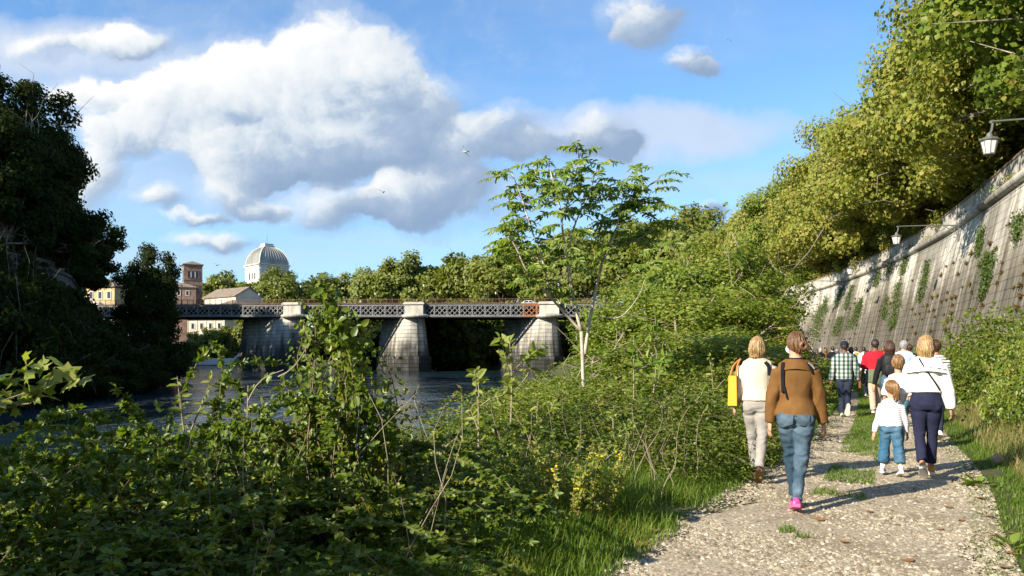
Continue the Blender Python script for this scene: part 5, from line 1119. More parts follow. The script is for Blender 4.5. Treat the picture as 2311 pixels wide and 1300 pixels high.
def build_person(label, loc, head_dir, H, sex, pose, skin_m, hair, top, bottom, shoes, voxel=.013, head_turn=0., head_tilt=0., group=None, hands=True, seed=1, lean=0.):
    """head_dir: walking direction in plan; pose: angles in degrees; returns the thing with its joints"""
    rz = math.atan2(head_dir[1], head_dir[0]) - math.pi/2; t = thing('person', label, 'person', (*loc, 0), rz, group); J = Person(); J.t = t; J.H = H; rs = np.random.RandomState(seed)
    ch = sex == 'c'; hx = .047*H; hz = (.51 if not ch else .49)*H; th, sh = (.245*H, .235*H) if not ch else (.232*H, .222*H); sx = {'f': .090, 'm': .110, 'c': .084}[sex]*H; sz = (.785 if not ch else .738)*H
    # legs
    J.leg = {}; feet = []
    for s, k in ((-1, 'l'), (1, 'r')):
        a = R(pose[k+'_th']); kn = R(pose[k+'_kn']); hip = np.array([s*hx, 0, hz]); sp = pose.get('spread', 0)*s*.01
        knee = hip + th*np.array([sp*.5, math.sin(a), -math.cos(a)]) - np.array([s*.010*H, 0, 0])*pose.get('nar', 1); b_ = a - kn; ank = knee + sh*np.array([sp*.5, math.sin(b_), -math.cos(b_)]) - np.array([s*.014*H, 0, 0])*pose.get('nar', 1)
        J.leg[k] = (hip, knee, ank)
    # torso, arms
    LN_ = lambda z: lean*max(0, z - hz)
    tr = [(z*H, rx*H, ry*H, y*H + LN_(z*H)) for z, rx, ry, y in TORSO[sex]]; J.tr = tr
    J.arm = {}
    for s, k in ((-1, 'l'), (1, 'r')):
        a = R(pose[k+'_sh']); el = R(pose[k+'_el']); ab = R(pose.get(k+'_ab', 9)); S_ = np.array([s*sx, LN_(sz), sz]); ua, fa = .172*H, .150*H
        d1 = np.array([s*math.sin(ab), math.sin(a)*math.cos(ab), -math.cos(a)*math.cos(ab)]); E = S_ + d1*ua; a2 = a + el; ab2 = ab + R(pose.get(k+'_ab2', -4)); d2 = np.array([s*math.sin(ab2), math.sin(a2)*math.cos(ab2), -math.cos(a2)*math.cos(ab2)]); Wp = E + d2*fa; J.arm[k] = (S_, E, Wp, d2)
    # head
    hh = (.130 if not ch else .158)*H; hc = np.array([0, .012*H + LN_(.9*H) , H - hh*.53]); J.hc = hc; J.hh = hh
    Rh = Matrix.Rotation(R(head_turn), 3, 'Z') @ Matrix.Rotation(R(head_tilt), 3, 'X'); J.Rh = Rh
    def hw(p): return np.array(Rh @ Vector(p)) + hc                       # a point of the head
    J.hw = hw
    def skull(p):
        x, y, z = p; k = 1.0
        if z < 0: x *= 1 - .30*(-z)**1.4*(1.0 if y > -.2 else .7); y = y*(1 - .22*(-z)) + (.16*(-z) if y > 0 else .10*(-z))
        return np.array([x, y, z])
    V, Fs = ell((0, 0, 0), (hh*.36, hh*.44, hh*.53), 20, 14, skull); V = [tuple(hw(v)) for v in V]; sh_body = [(V, Fs)]
    for s in (-1, 1): sh_body.append(([tuple(hw(v)) for v in ell((s*hh*.36, -hh*.02, -hh*.03), (hh*.035, hh*.07, hh*.12), 8, 6)[0]], ell((0, 0, 0), (1, 1, 1), 8, 6)[1]))
    sh_body.append(([tuple(hw(v)) for v in ell((0, hh*.47, -hh*.06), (hh*.055, hh*.09, hh*.10), 8, 6)[0]], ell((0, 0, 0), (1, 1, 1), 8, 6)[1]))
    neck = tr[-3][0]; sh_body.append(limb([(0, tr[-2][3], neck - .01*H), (0, tr[-1][3], tr[-1][0]), hc + np.array([0, -hh*.06, -hh*.25])], [(.040*H*.9, .038*H*.9)]*3 if not ch else [.036*H]*3))
    def torso_tube(k=0., lo=None, hi=None, ex=None, n=20):
        rows = [q for q in tr if (lo is None or q[0] >= lo - 1e-6) and (hi is None or q[0] <= hi + 1e-6)]
        zz = [q[0] for q in tr]
        def at_(z): return (z, *(float(np.interp(z, zz, [q[i] for q in tr])) for i in (1, 2, 3)))
        if lo is not None: rows = [at_(lo)] + rows
        if hi is not None: rows = rows + [at_(hi)]
        pts = [(0, r[3], r[0]) for r in rows]; rad = [((r[1]+k+(ex(r[0]) if ex else 0)), (r[2]+k+(ex(r[0]) if ex else 0))) for r in rows]
        return tube_arrays(pts, rad, n, True, (1, 0, 0))
    J.torso_tube = torso_tube
    sh_body.append(torso_tube(-.018))
    for k in 'lr':
        hip, knee, ank = J.leg[k]; sh_body.append(limb([hip, hip*.5+knee*.5, knee, knee*.6+ank*.4, ank], [.048*H, .038*H, .028*H, .027*H, .019*H]))
        S_, E, Wp, d2 = J.arm[k]; sh_body.append(limb([S_ + (0, 0, -.012*H), S_*.5+E*.5, E, E*.6+Wp*.4, Wp], [.028*H, .025*H, .021*H, .020*H, .0145*H], 10))
    body = smooth_union('body', sh_body, voxel, 3)
    if hands:
        mb = MB()
        for k, s in (('l', -1), ('r', 1)):
            S_, E, Wp, d2 = J.arm[k]; 
            for sh_ in make_hand(Wp, d2, (s*.9, -.45, 0), H/1.68*(1.0 if not ch else 1.05), pose.get('curl', .38), -1 if s > 0 else 1): mb.add(*sh_)
        bm = bmesh.new(); bm.from_mesh(body); tm_ = mb.mesh('h'); tm_.polygons.foreach_set('use_smooth', np.ones(len(tm_.polygons), bool)); bm.from_mesh(tm_); bm.to_mesh(body); bm.free(); bpy.data.meshes.remove(tm_)
    J.body = link('body', body, t, skin_m, True)
    if voxel < .02:
        em = MB()
        for s in (-1, 1): Vv, Ff = ell((s*hh*.15, hh*.37, hh*.03), (hh*.055, hh*.035, hh*.03), 8, 6); em.add([tuple(hw(v)) for v in Vv], Ff)
        tag(em.build('eyes', mat('eye', (.05, .04, .035), .3), t, True), kind='stuff')
        Vv, Ff = ell((0, hh*.415, -hh*.25), (hh*.11, hh*.03, hh*.028), 8, 6); MB().add([tuple(hw(v)) for v in Vv], Ff).build('mouth', mat('lips', (.36, .13, .10), .5), t, True)
    # trousers
    B = bottom; shp = [torso_tube(B.get('loose', .010), .465*H if not ch else .435*H, B.get('waist', .60)*H, B.get('ex'))]
    spots = []
    for k in 'lr':
        hip, knee, ank = J.leg[k]; f = B.get('len', .97); end = knee + (ank - knee)*f if f > 0 else knee; lo = B.get('loose', .010); wd = B.get('wide', (0, 0, 0, 0)); seat = np.array([0, -.022*H, -.03*H])
        shp.append(limb([hip + (0, 0, .02*H), hip*.72+knee*.28 + seat*.3, hip*.4+knee*.6, knee, knee*.55+end*.45, end], [.056*H+lo, .052*H+lo+wd[0], .041*H+lo+wd[1], .032*H+lo+wd[2], .031*H+lo+(wd[2]+wd[3])/2, B.get('hem', .024)*H+lo+wd[3]], 14)); spots += [(knee, .09, 1.2), (end, .10, 1.3), (hip + np.array([0, -.06, -.06]), .10, .8)]
        s = -1 if k == 'l' else 1
        if sex != 'm': shp.append(ell(hip + np.array([s*.004*H, -.040*H, -.012*H]), (.046*H+lo, .040*H+lo, .052*H+lo), 12, 9))
    me = smooth_union('trousers', shp, voxel, 2, folds(seed+3, B.get('fold', .006), (1, 1, 2.2), 13, spots)); link(B.get('name', 'trousers'), me, t, B['m'])
    # top
    T = top; lo = T.get('loose', .014); hem = T.get('hem', .56)*H; shp = [torso_tube(lo, hem, (.838 if not ch else .79)*H, T.get('ex'))]; spots = []
    for k in 'lr':
        S_, E, Wp, d2 = J.arm[k]; f = T.get('sleeve', 1.); sl = T.get('sl', lo*.7); 
        full = [S_ + (0, 0, -.006*H), S_*.5+E*.5, E, E*.55+Wp*.45, Wp - d2*.008]; rad = [.036*H+sl, .031*H+sl, .027*H+sl, .026*H+sl*1.1, T.get('cuff', .020)*H+sl*.9]
        if f < .6: pts = [full[0], S_*.6+E*.4, S_ + (E-S_)*f*1.9]; rad = [rad[0], rad[1]+.004, rad[1]+.008]
        else: pts = full
        shp.append(limb(pts, rad, 12)); spots += [(E, .09, 1.4), (S_ + np.array([0, 0, -.06]), .08, .9)]
    shp.append(limb([(-sx*.92, LN_(sz), sz - .006*H), (0, tr[-3][3], sz + .026*H), (sx*.92, LN_(sz), sz - .006*H)], [.036*H+lo*.6, .042*H+lo*.6, .036*H+lo*.6], 10))
    me = smooth_union('top', shp, voxel, 2, folds(seed+4, T.get('fold', .006), T.get('st', (1.4, 1.4, .8)), T.get('ff', 11), spots)); J.top = link(T.get('name', 'shirt'), me, t, T['m'])
    # shoes
    zmin = 1e9; fl = .158*H if not ch else .165*H
    for k, s in (('l', -1), ('r', 1)):
        hip, knee, ank = J.leg[k]; ph = R(pose.get(k+'_ft', 0)); ah = .038*H; toe = R(s*-7)
        def ft(x, y, z):
            q = Vector((x, y, z - ah)); q = Matrix.Rotation(-toe, 3, 'Z') @ q; q = Matrix.Rotation(-ph, 3, 'X') @ q; return np.array(ank) + np.array(q)
        sec = [(-.30, .022, .020, .032), (-.26, .031, .030, .040), (-.10, .034, .040, .052), (.10, .036, .036, .044), (.35, .044, .026, .030), (.52, .044, .018, .024), (.64, .034, .013, .019), (.69, .018, .008, .015)]
        k_ = fl/.25; pts = [ft(0, y*fl*1.02, zc*k_) for y, w, hgt, zc in [(a, b, c, d) for a, b, c, d in sec]]
        V, Fs = tube_arrays(pts, [(w*k_, hgt*k_) for _, w, hgt, _ in sec], 12, True, (1, 0, 0)); col = tube_arrays([ft(0, -.012*k_, .035*k_), ft(0, -.010*k_, (.085 if not shoes.get('boot') else .13)*k_)], [(.034*k_, .044*k_), (.033*k_, .038*k_)], 12, True, (1, 0, 0))
        me = smooth_union('shoe', [(V, Fs), col], max(voxel*.6, .007), 2); so_ = link('shoe', me, t, shoes['m'])
        out = [(y*fl*1.03, w*k_*1.10) for y, w, _, _ in sec]; n = len(out); th_ = shoes.get('sole_h', .022)*k_
        V = [tuple(ft(sg*w, y, z)) for z in (-.002, th_) for sg, seq in ((1, out), (-1, out[::-1])) for y, w in seq]; n2 = 2*n
        Fs = [tuple(range(n2-1, -1, -1)), tuple(range(n2, 2*n2))] + [(i, (i+1) % n2, n2+(i+1) % n2, n2+i) for i in range(n2)]
        sol = MB().add(V, Fs).build('sole', shoes.get('sole', M_RUB), so_); zmin = min(zmin, min(v[2] for v in V))
        if shoes.get('sock'): link('sock', smooth_union('sock', [limb([ank + (0, 0, .01), ank*.75+knee*.25], [.026*H, .027*H])], voxel, 2), t, shoes['sock'])
    gzv = gz(*loc); t.location = (loc[0], loc[1], gzv + .02 - zmin)
    # hair
    style, hm = hair
    add_hair(J, style, hm, seed, voxel); return J
def shell(J, fn, arc, n=44, m=16, th=.012):
    """open hair shell; fn(angle from the back -1..1, v 0..1) gives a head-space point"""
    V = []; Fs = []
    for side in (0, 1):
        for j in range(m+1):
            for i in range(n+1):
                a = (i/n*2-1); p = np.array(fn(a*arc, j/m)); 
                if side: c = np.array([0, 0, min(p[2], J.hh*.1)]); d = p - c; p = c + d*(1 - th/max(np.linalg.norm(d), .02))
                V.append(tuple(J.hw(p)))
    k = (n+1)*(m+1); w = n+1
    for j in range(m):
        for i in range(n): Fs.append((j*w+i, j*w+i+1, (j+1)*w+i+1, (j+1)*w+i)); Fs.append((k+j*w+i, k+(j+1)*w+i, k+(j+1)*w+i+1, k+j*w+i+1))
    for i in range(n): Fs.append((m*w+i, m*w+i+1, k+m*w+i+1, k+m*w+i))
    for j in range(m): Fs.append((j*w, (j+1)*w, k+(j+1)*w, k+j*w)); Fs.append((j*w+n, k+j*w+n, k+(j+1)*w+n, (j+1)*w+n))
    return V, Fs
def add_hair(J, style, hm, seed, voxel):
    if style is None: return
    hh = J.hh; rs = np.random.RandomState(seed+50); ph = rs.uniform(0, 6.28, 8); fr = rs.uniform(8, 34, 8)
    def ridge(a, v, amp): return amp*sum(math.sin(f*a + p + 2.2*v*math.sin(p)) for f, p in zip(fr, ph))/8
    far_ = voxel > .02; n, m = (18, 8) if far_ else (54, 18)
    L = {'bob': 1.34, 'shoulder': 1.50, 'long': 1.72, 'short': 1.14, 'crop': 1.04, 'updo': 1.12, 'pony': 1.10}[style]; fat = {'bob': 1.12, 'shoulder': 1.13, 'long': 1.10, 'short': 1.07, 'crop': 1.045, 'updo': 1.09, 'pony': 1.07}[style]
    arc = {'bob': R(138), 'shoulder': R(138), 'long': R(135), 'short': R(118), 'crop': R(112), 'updo': R(118), 'pony': R(122)}[style]
    def fn(a, v):
        # v 0: crown, 1: ends; a 0: back of the head
        rim = L*(1 - .36*(abs(a)/arc)**2.2 if style in ('short', 'crop', 'updo', 'pony') else 1.0) + .03*ridge(a*2, 0, 1.5)*(L > 1.2)
        s = v*rim*hh*1.05; top = hh*.53*fat
        qa = math.pi/2*hh*.50
        if s < qa: th_ = s/qa*math.pi/2; r = math.sin(th_); z = math.cos(th_)*top*1.0; 
        else:
            over = s - qa; z = -over; u = over/hh
            if L > 1.2: r = 1 + .10*math.sin(min(u/.45, 1)*math.pi) - (.20*max(0, u - .30))
            else: r = 1 - .55*u**1.3
        rx, ry = hh*.36*fat*r, hh*.46*fat*r; k = 1 + ridge(a, v, .085 if not far_ else .03)*min(1, v*2.5)
        fwd = 1.0 if abs(a) < math.pi/2 else .92
        return (math.sin(a)*rx*k, -math.cos(a)*ry*k*fwd - hh*.02, z + hh*.0)
    V, Fs = shell(J, fn, arc, n, m, .010); mb = MB().add(V, Fs)
    ho = mb.build('hair', hm, J.t, True)
    if not far_ and style != 'crop':
        q = MB()
        for i in range(150):
            a = rs.uniform(-.97, .97)*arc; v0 = rs.uniform(.15, .6); v1 = min(1.05, v0 + rs.uniform(.3, .6)); da = rs.normal()*.10; k0 = 1 + rs.uniform(-.005, .03)
            pts = [J.hw(np.array(fn(a + da*t_*t_, v0 + (v1-v0)*t_))*np.array([k0 + .02*t_, k0 + .02*t_, 1])) for t_ in np.linspace(0, 1, 6)]; q.tube(pts, [.0022, .0042, .0045, .0042, .0032, .0012], 4, cap=False)
        tag(q.build('hair_strands', hm, ho, True), kind='stuff')
    if style == 'pony':
        b0 = np.array([0, -hh*.50, hh*.22]); pts = [b0 + (0, .02, 0), b0 + np.array([0, -.035, .012]), b0 + np.array([.004, -.055, -.05]), b0 + np.array([.006, -.05, -.12]), b0 + np.array([.010, -.035, -.19])]
        W_ = [J.hw(p) for p in spline3(pts, 16)]; q = MB()
        for i in range(26):
            o = rs.normal(size=3)*np.array([.014, .009, .0]); k = rs.uniform(.75, 1.05); pp = [w_ + o*math.sin(min(1, t_*1.7+.15)*math.pi*.62)*(1+t_*.7) for t_, w_ in zip(np.linspace(0, k, len(W_)), W_)]
            q.tube(pp, list(np.linspace(.012, .003, len(W_))), 5)
        q.build('ponytail', hm, ho, True); tag(bpy.data.objects[-1] if False else ho.children[0], kind='stuff') if False else None
    if style == 'updo':
        q = MB()
        for i in range(9):
            a0 = i*.7; pts = [J.hw(np.array([hh*(.10 + .13*math.cos(a0 + s_*1.6)), -hh*(.50 + .10*math.sin(s_*1.5)), hh*(-.10 + .15*math.sin(a0 + s_*1.6))])) for s_ in np.linspace(0, 2.4, 8)]; q.tube(pts, [.010, .016, .019, .020, .019, .017, .013, .006], 7)
        q.build('bun', hm, ho, True)
# ------------------------------------------------------------------ the walkers
def back_pt(J, x, z, out=0.):
    zz = [q[0] for q in J.tr]; rx, ry, yo = (float(np.interp(z, zz, [q[i] for q in J.tr])) for i in (1, 2, 3)); k = max(0., 1 - (x/(rx+out))**2)
    return np.array([x, yo - (ry+out)*math.sqrt(k), z])
def strap(J, pts, w=.022, th=.004, m=None, name='strap', out=.02, parent=None):
    P = [back_pt(J, x, z, out) if len(q) == 2 else np.array(q) for q in pts for x, z in [q[:2]]]; P = spline3(P, 20)
    return MB().tube(P, [(w, th)]*len(P), 8).build(name, m or C_BLACK, parent or J.t, True)
def world_of(J): return Matrix.Translation(J.t.location) @ Matrix.Rotation(J.t.rotation_euler.z, 4, 'Z')
def carried(J, name, label, cat, p):
    M = world_of(J); w = M @ Vector(p); return thing(name, label, cat, w, J.t.rotation_euler.z)
C_BROWN = cloth('brown_knit', (.165, .082, .026), .22, rib=(0, 900)); C_JEAN = cloth('blue_denim', (.032, .064, .092), .3, build=b_denim)
C_CREAM = cloth('cream_knit', (.60, .52, .40), .12, rib=(0, 420)); C_GREY = cloth('grey_trousers', (.29, .27, .245), .15, bscale=120)
C_STRI = cloth('striped_cotton', (.76, .74, .74), .06, build=b_stripe(.026, .30, (.36, .33, .40))); C_DEN2 = cloth('bright_denim', (.035, .125, .215), .25, build=b_denim)
C_RED = cloth('red_cotton', (.46, .016, .030), .18); C_BEIGE = cloth('beige_chino', (.46, .34, .26), .15); C_OLIVE = cloth('green_sweatshirt', (.115, .135, .085), .2)
C_PLAID = cloth('plaid_flannel', (.5, .5, .5), .1, build=b_plaid); C_DKJ = cloth('dark_denim', (.022, .030, .050), .3); C_TEE = cloth('ivory_cotton', (.78, .72, .60), .08); C_SKY = cloth('pale_blue_cotton', (.42, .56, .66), .12)
C_BW = cloth('sailor_stripes', (.68, .67, .62), .06, build=b_stripe(.045, .38, (.03, .03, .035))); C_TEAL = cloth('teal_denim', (.05, .15, .20), .2)
def sneaker(c1, c2):
    return mottled('patterned_sneaker', [(.35, c1), (.48, c1), (.55, c2), (.66, (.6, .55, .6)), (.75, c1)], 26, .6, coord='obj')
SH_PINK = dict(m=sneaker((.62, .05, .22), (.24, .06, .30)), sole=mat('pink_rubber', (.62, .10, .26), .6), sole_h=.030); SH_BLK = dict(m=M_BLKL, sole=mat('brown_sole', (.12, .06, .03), .7), boot=True, sole_h=.03)
SH_LIL = dict(m=sneaker((.42, .28, .46), (.62, .5, .64)), sole=M_RUB, sole_h=.024, sock=C_WHITE); SH_TAN = dict(m=mat('tan_leather', (.50, .20, .035), .55), sole=M_RUB, sole_h=.032); SH_WHT = dict(m=mat('white_leather', (.70, .68, .64), .6), sole=M_RUB, sole_h=.03)
SH_GRY = dict(m=mat('grey_shoe', (.22, .22, .22), .7), sole=M_RUB)
def walk(f='l', st=15, kb=16, lift=25, sw=10, el=12, **k):
    """f: the leg in front"""
    o = 'r' if f == 'l' else 'l'; d = {f+'_th': st, f+'_kn': 5, f+'_ft': -2, o+'_th': -st*.72, o+'_kn': kb, o+'_ft': lift, f+'_sh': -sw, o+'_sh': sw, 'l_el': el, 'r_el': el}; d.update(k); return d
def gp(px, Y): return ((px - CX)/F*Y, Y)
DIRN = (.44, 1.0)
# brown cardigan
J = build_person('woman in a brown knitted cardigan and blue jeans with pink sneakers', gp(1796, 7.3), (.40, 1), 1.63, 'f', walk('l', 11, 10, 16, 5, 14, nar=1.7, l_ab=13, r_ab=13, r_ab2=-6, l_ab2=-8, r_el=6, curl=.30),
    S_FAIR, ('updo', H_BROWN), dict(m=C_BROWN, loose=.018, hem=.515, sl=.012, cuff=.022, fold=.010, name='cardigan'), dict(m=C_JEAN, loose=.005, len=.98, hem=.025, fold=.015, name='jeans'), SH_PINK, .0115, head_turn=24, head_tilt=-2, seed=3)
H_ = J.H; n = 84; V = []; 
for r_, (z, rx, ry) in enumerate([(.846, .050, .047), (.838, .060, .052), (.818, .084, .062), (.795, .098, .074), (.788, .098, .074)]):
    for i in range(n):
        a = 2*math.pi*i/n; k = 1 + (.035 if i % 2 else -.01)*(1 if 0 < r_ < 4 else .5); V.append((math.cos(a)*rx*H_*k, math.sin(a)*ry*H_*k - .004*H_, z*H_ - .016*H_*(abs(math.cos(a)))**2*(r_/3)))
MB().add(V, [(r_*n+i, r_*n+(i+1) % n, (r_+1)*n+(i+1) % n, (r_+1)*n+i) for r_ in range(4) for i in range(n)]).build('ribbed_collar', C_BROWN, J.t, True)
MB().tube([(math.cos(a)*.051*H_, math.sin(a)*.048*H_ - .004*H_, .848*H_) for a in np.linspace(0, 6.283, 25)], [.006]*25, 6).build('neckline', C_BLACK, J.t, True)
hh = J.hh
Vv, Ff = ell((0, hh*.40, -hh*.22), (hh*.31, hh*.15, hh*.24), 14, 10); MB().add([tuple(J.hw(v)) for v in Vv], Ff).build('face_mask', M_MASK, J.t, True)
MB().tube([J.hw(p) for p in spline3([(-hh*.28, hh*.34, -hh*.20), (-hh*.37, hh*.12, -hh*.22), (-hh*.40, -hh*.05, -hh*.05), (-hh*.37, 0, hh*.07), (-hh*.33, hh*.20, -hh*.02), (-hh*.26, hh*.36, -hh*.10)], 20)], .003, 5).build('mask_loop', M_MASK, J.t)
cl = MB()
for i in range(5): cl.tube([J.hw(p) for p in [(hh*(.12 + .03*i), -hh*.60, hh*(.12 - .02*i)), (hh*(.20 + .02*i), -hh*.64, hh*(.0 - .03*i)), (hh*(.10 + .03*i), -hh*.62, -hh*(.16 + .02*i))]], [.006, .009, .004], 5)
cl.build('hair_clip', mat('dark_red_plastic', (.10, .008, .012), .3, .5), J.t, True)
strap(J, [(-.115, 1.318, .0)] and [(-.108, 1.345), (-.112, 1.28), (-.112, 1.18), (-.106, 1.06)], .018, .004, C_BLACK, 'bag_strap', .034)
strap(J, [(-.098, 1.12), (-.085, 1.06), (-.07, 1.0)], .008, .003, C_BLACK, 'strap_end', .036)
strap(J, [(.10, 1.345), (.128, 1.30), (.15, 1.24)], .010, .003, C_BLACK, 'strap_end', .040); strap(J, [(.11, 1.34), (.142, 1.315), (.165, 1.285)], .008, .003, C_GREY, 'strap_end', .045)
for sg in (-1, 1):
    n = 6; V = []
    for k_ in (.0, .004):
        for iz in range(n):
            for ix in range(n): x = sg*.072 + (ix/(n-1)-.5)*.115*(1 - .12*(1-iz/(n-1))); V.append(tuple(back_pt(J, x, (.475 + .055*iz/(n-1) - (.012*(1-abs(ix/(n-1)-.5)*2) if iz == 0 else 0))*J.H, .022 + k_)))
    MB().add(V, [(a, a+1, a+n+1, a+n) for iz in range(n-1) for ix in range(n-1) for a in (iz*n+ix, )] + [(n*n+iz*n+ix, n*n+iz*n+ix+n, n*n+iz*n+ix+n+1, n*n+iz*n+ix+1) for iz in range(n-1) for ix in range(n-1)]).build('back_pocket', C_JEAN, J.t, True)
# cream top, yellow bag
J = build_person('woman in a cream knit top and grey trousers with a blond bob', gp(1709, 8.9), (.36, 1), 1.585, 'f', walk('l', 12, 18, 40, 4, 14, nar=1.2, l_ab=14, r_ab=10, l_el=30, curl=.5),
    S_FAIR, ('bob', H_BLOND), dict(m=C_CREAM, loose=.026, hem=.535, sl=.014, fold=.009, sleeve=1., name='knit_top', ex=lambda z: .012*max(0, 1 - abs(z-.95)/.2)), dict(m=C_GREY, loose=.008, len=.93, hem=.027, fold=.009), SH_BLK, .0125, head_turn=-10, seed=5)
b = carried(J, 'tote_bag', 'yellow tote bag hanging from the shoulder of the woman in cream', 'bag', (-.265, -.02, .80)); M_YEL = mat('yellow_leather', (.62, .34, .02), .5, .4)
MB().box((0, 0, .17), (.10, .30, .34), 0, 0, .86).build('bag_body', M_YEL, b); MB().box((.0, 0, .342), (.082, .25, .006)).build('opening', mat('bag_lining', (.25, .10, .03), .8), b)
for x in (-.035, .035): MB().tube(spline3([(x, -.09, .32), (x*.6 + .03, -.05, .46), (.085, .02, .535), (x*.6 + .03, .07, .46), (x, .10, .32)], 24), [(.010, .004)]*25, 6).build('handle', mat('tan_strap', (.36, .16, .05), .6), b, True)
strap(J, [(.09, 1.30), (.128, 1.24), (.135, 1.15)], .02, .005, C_BLACK, 'bag_strap', .036)
# girl
J = build_person('small girl in a striped top and wide blue culottes with a ponytail', gp(2012, 9.3), (.40, 1), 1.12, 'c', walk('l', 9, 12, 18, 6, 10, nar=-.4, spread=12, l_ab=17, r_ab=14, curl=.4),
    S_FAIR, ('pony', H_HONEY), dict(m=C_STRI, loose=.018, hem=.50, sl=.010, fold=.005, name='striped_top', ex=lambda z: .012*max(0, (.72-z)/.2)), dict(m=C_DEN2, loose=.009, len=.66, wide=(.0, .003, .012, .026), fold=.008, name='culottes', waist=.55), SH_LIL, .0105, head_turn=14, seed=7)
Vv, Ff = ell((0, J.hh*.38, -J.hh*.22), (J.hh*.33, J.hh*.13, J.hh*.22), 14, 10); MB().add([tuple(J.hw(v)) for v in Vv], Ff).build('face_mask', M_MASK, J.t, True)
# white blouse
J = build_person('woman in a white ruffled blouse and navy trousers with tan shoes', gp(2090, 9.2), (.44, 1), 1.635, 'f', walk('r', 7, 28, 34, 5, 12, l_ab=17, r_ab=14, l_el=30, r_el=8, curl=.45, spread=4),
    S_TAN, ('shoulder', H_BLOND), dict(m=C_WHITE, loose=.030, hem=.585, sl=.022, cuff=.022, fold=.015, name='blouse', ff=9, ex=lambda z: .016*max(0, 1 - abs(z-1.02)/.14)), dict(m=C_NAVY, loose=.008, len=.84, hem=.029, fold=.005, waist=.605, ex=lambda z: .010*max(0, 1 - abs(z-.80)/.14)), SH_TAN, .012, head_turn=-6, seed=9)
H_ = J.H
for z0, drop, kk, seed_ in ((.822, .050, 1.14, 1), (.800, .055, 1.22, 2)):
    V = []; n = 90
    for r_ in range(4):
        for i in range(n):
            a = 2*math.pi*i/n; w_ = 1 + .05*r_/3*math.sin(a*13 + seed_*2) + .03*r_/3*math.sin(a*29); V.append((math.cos(a)*(.082 + .012*r_)*H_*kk*w_, (math.sin(a)*(.058 + .009*r_)*H_*kk*w_) - .004*H_, (z0 - drop*r_/3 - .022*abs(math.cos(a))**2)*H_))
    MB().add(V, [(r_*n+i, r_*n+(i+1) % n, (r_+1)*n+(i+1) % n, (r_+1)*n+i) for r_ in range(3) for i in range(n)]).build('ruffle', C_WHITE, J.t, True)
strap(J, [(-.085, 1.37), (-.05, 1.30), (.02, 1.18), (.09, 1.07), (.135, .99)], .009, .004, C_BLACK, 'crossbody_strap', .062)
# boy
J = build_person('boy in an ivory T-shirt and teal jeans in front of the black backpack', gp(2027, 11.6), DIRN, 1.41, 'c', walk('r', 14, 14, 25, 8, 20, l_ab=12), S_FAIR, ('short', H_HONEY), dict(m=C_TEE, loose=.020, hem=.50, sleeve=.55, fold=.008, name='t_shirt'), dict(m=C_TEAL, loose=.014, len=.97, fold=.007), SH_GRY, .014, seed=11)
# plaid shirt
J = build_person('man in a green plaid shirt and dark jeans wearing a navy cap', gp(1906, 17.8), (.34, 1), 1.72, 'm', walk('l', 6, 52, 66, 5, 16, l_ab=12, r_ab=12, curl=.6), S_DEEP, ('crop', H_DARK), dict(m=C_PLAID, loose=.022, hem=.495, sl=.016, fold=.008, name='plaid_shirt'), dict(m=C_DKJ, loose=.014, len=.97, hem=.027, fold=.008, name='jeans'), SH_WHT, .014, seed=13)
hh = J.hh; Vv = [];
Vv, Ff = ell((0, -hh*.02, hh*.14), (hh*.415, hh*.50, hh*.43), 24, 12, lambda p: np.array([p[0], p[1], max(p[2], -.12)])); cp = MB().add([tuple(J.hw(v)) for v in Vv], Ff).build('cap', mat('navy_cap', (.010, .012, .028), .85), J.t, True)
MB().add([tuple(J.hw((math.cos(a)*hh*.36*k, hh*(.36 + .42*math.sin(a)*k), hh*(.12 - .06*k*math.sin(a)) + dz))) for dz in (0, -.006) for k in (.6, 1.) for a in np.linspace(.25, 2.9, 12)], [(i, i+1, 12+i+1, 12+i) for i in range(11)] + [(24+i, 36+i, 37+i, 25+i) for i in range(11)] + [(12+i, 13+i, 37+i, 36+i) for i in range(11)]).build('visor', cp.data.materials[0], cp)
S_, E, Wp, d2 = J.arm['r']; b = carried(J, 'pouch', 'brown leather pouch held by the man in the plaid shirt', 'pouch', Wp + d2*.09 + np.array([.03, .03, 0])); MB().box((0, 0, 0), (.045, .15, .19), 0, 0, .9).build('pouch_body', mat('brown_leather', (.17, .07, .03), .5), b); MB().box((-.026, 0, .05), (.006, .13, .07)).build('flap', mat('brown_leather_flap', (.13, .05, .02), .5), b)
# red T-shirt
J = build_person('man in a red T-shirt with a green sweatshirt tied round his waist', gp(1975, 18.0), (.44, 1), 1.76, 'm', walk('r', 16, 16, 22, 7, 12, l_ab=10), S_DEEP, ('crop', H_DARK), dict(m=C_RED, loose=.020, hem=.56, sleeve=.55, fold=.007, name='t_shirt'), dict(m=C_BEIGE, loose=.014, len=.95, hem=.027, fold=.006), SH_GRY, .014, seed=15)
H_ = J.H; V = []; n = 40; rows = [(.600, .098, .078), (.575, .108, .086), (.53, .116, .094), (.48, .122, .10), (.44, .124, .102), (.415, .116, .096), (.41, .108, .09)]
for z, rx, ry in rows:
    for i in range(n):
        a = 2*math.pi*i/n; k = 1 + .022*math.sin(5*a + z*20) + .012*math.sin(11*a); V.append((math.cos(a)*rx*H_*k, math.sin(a)*ry*H_*k - .01*H_, z*H_ + .012*H_*math.sin(2*a)*(z < .5)))
MB().add(V, [(r_*n+i, r_*n+(i+1) % n, (r_+1)*n+(i+1) % n, (r_+1)*n+i) for r_ in range(len(rows)-1) for i in range(n)]).build('tied_sweatshirt', C_OLIVE, J.t, True)
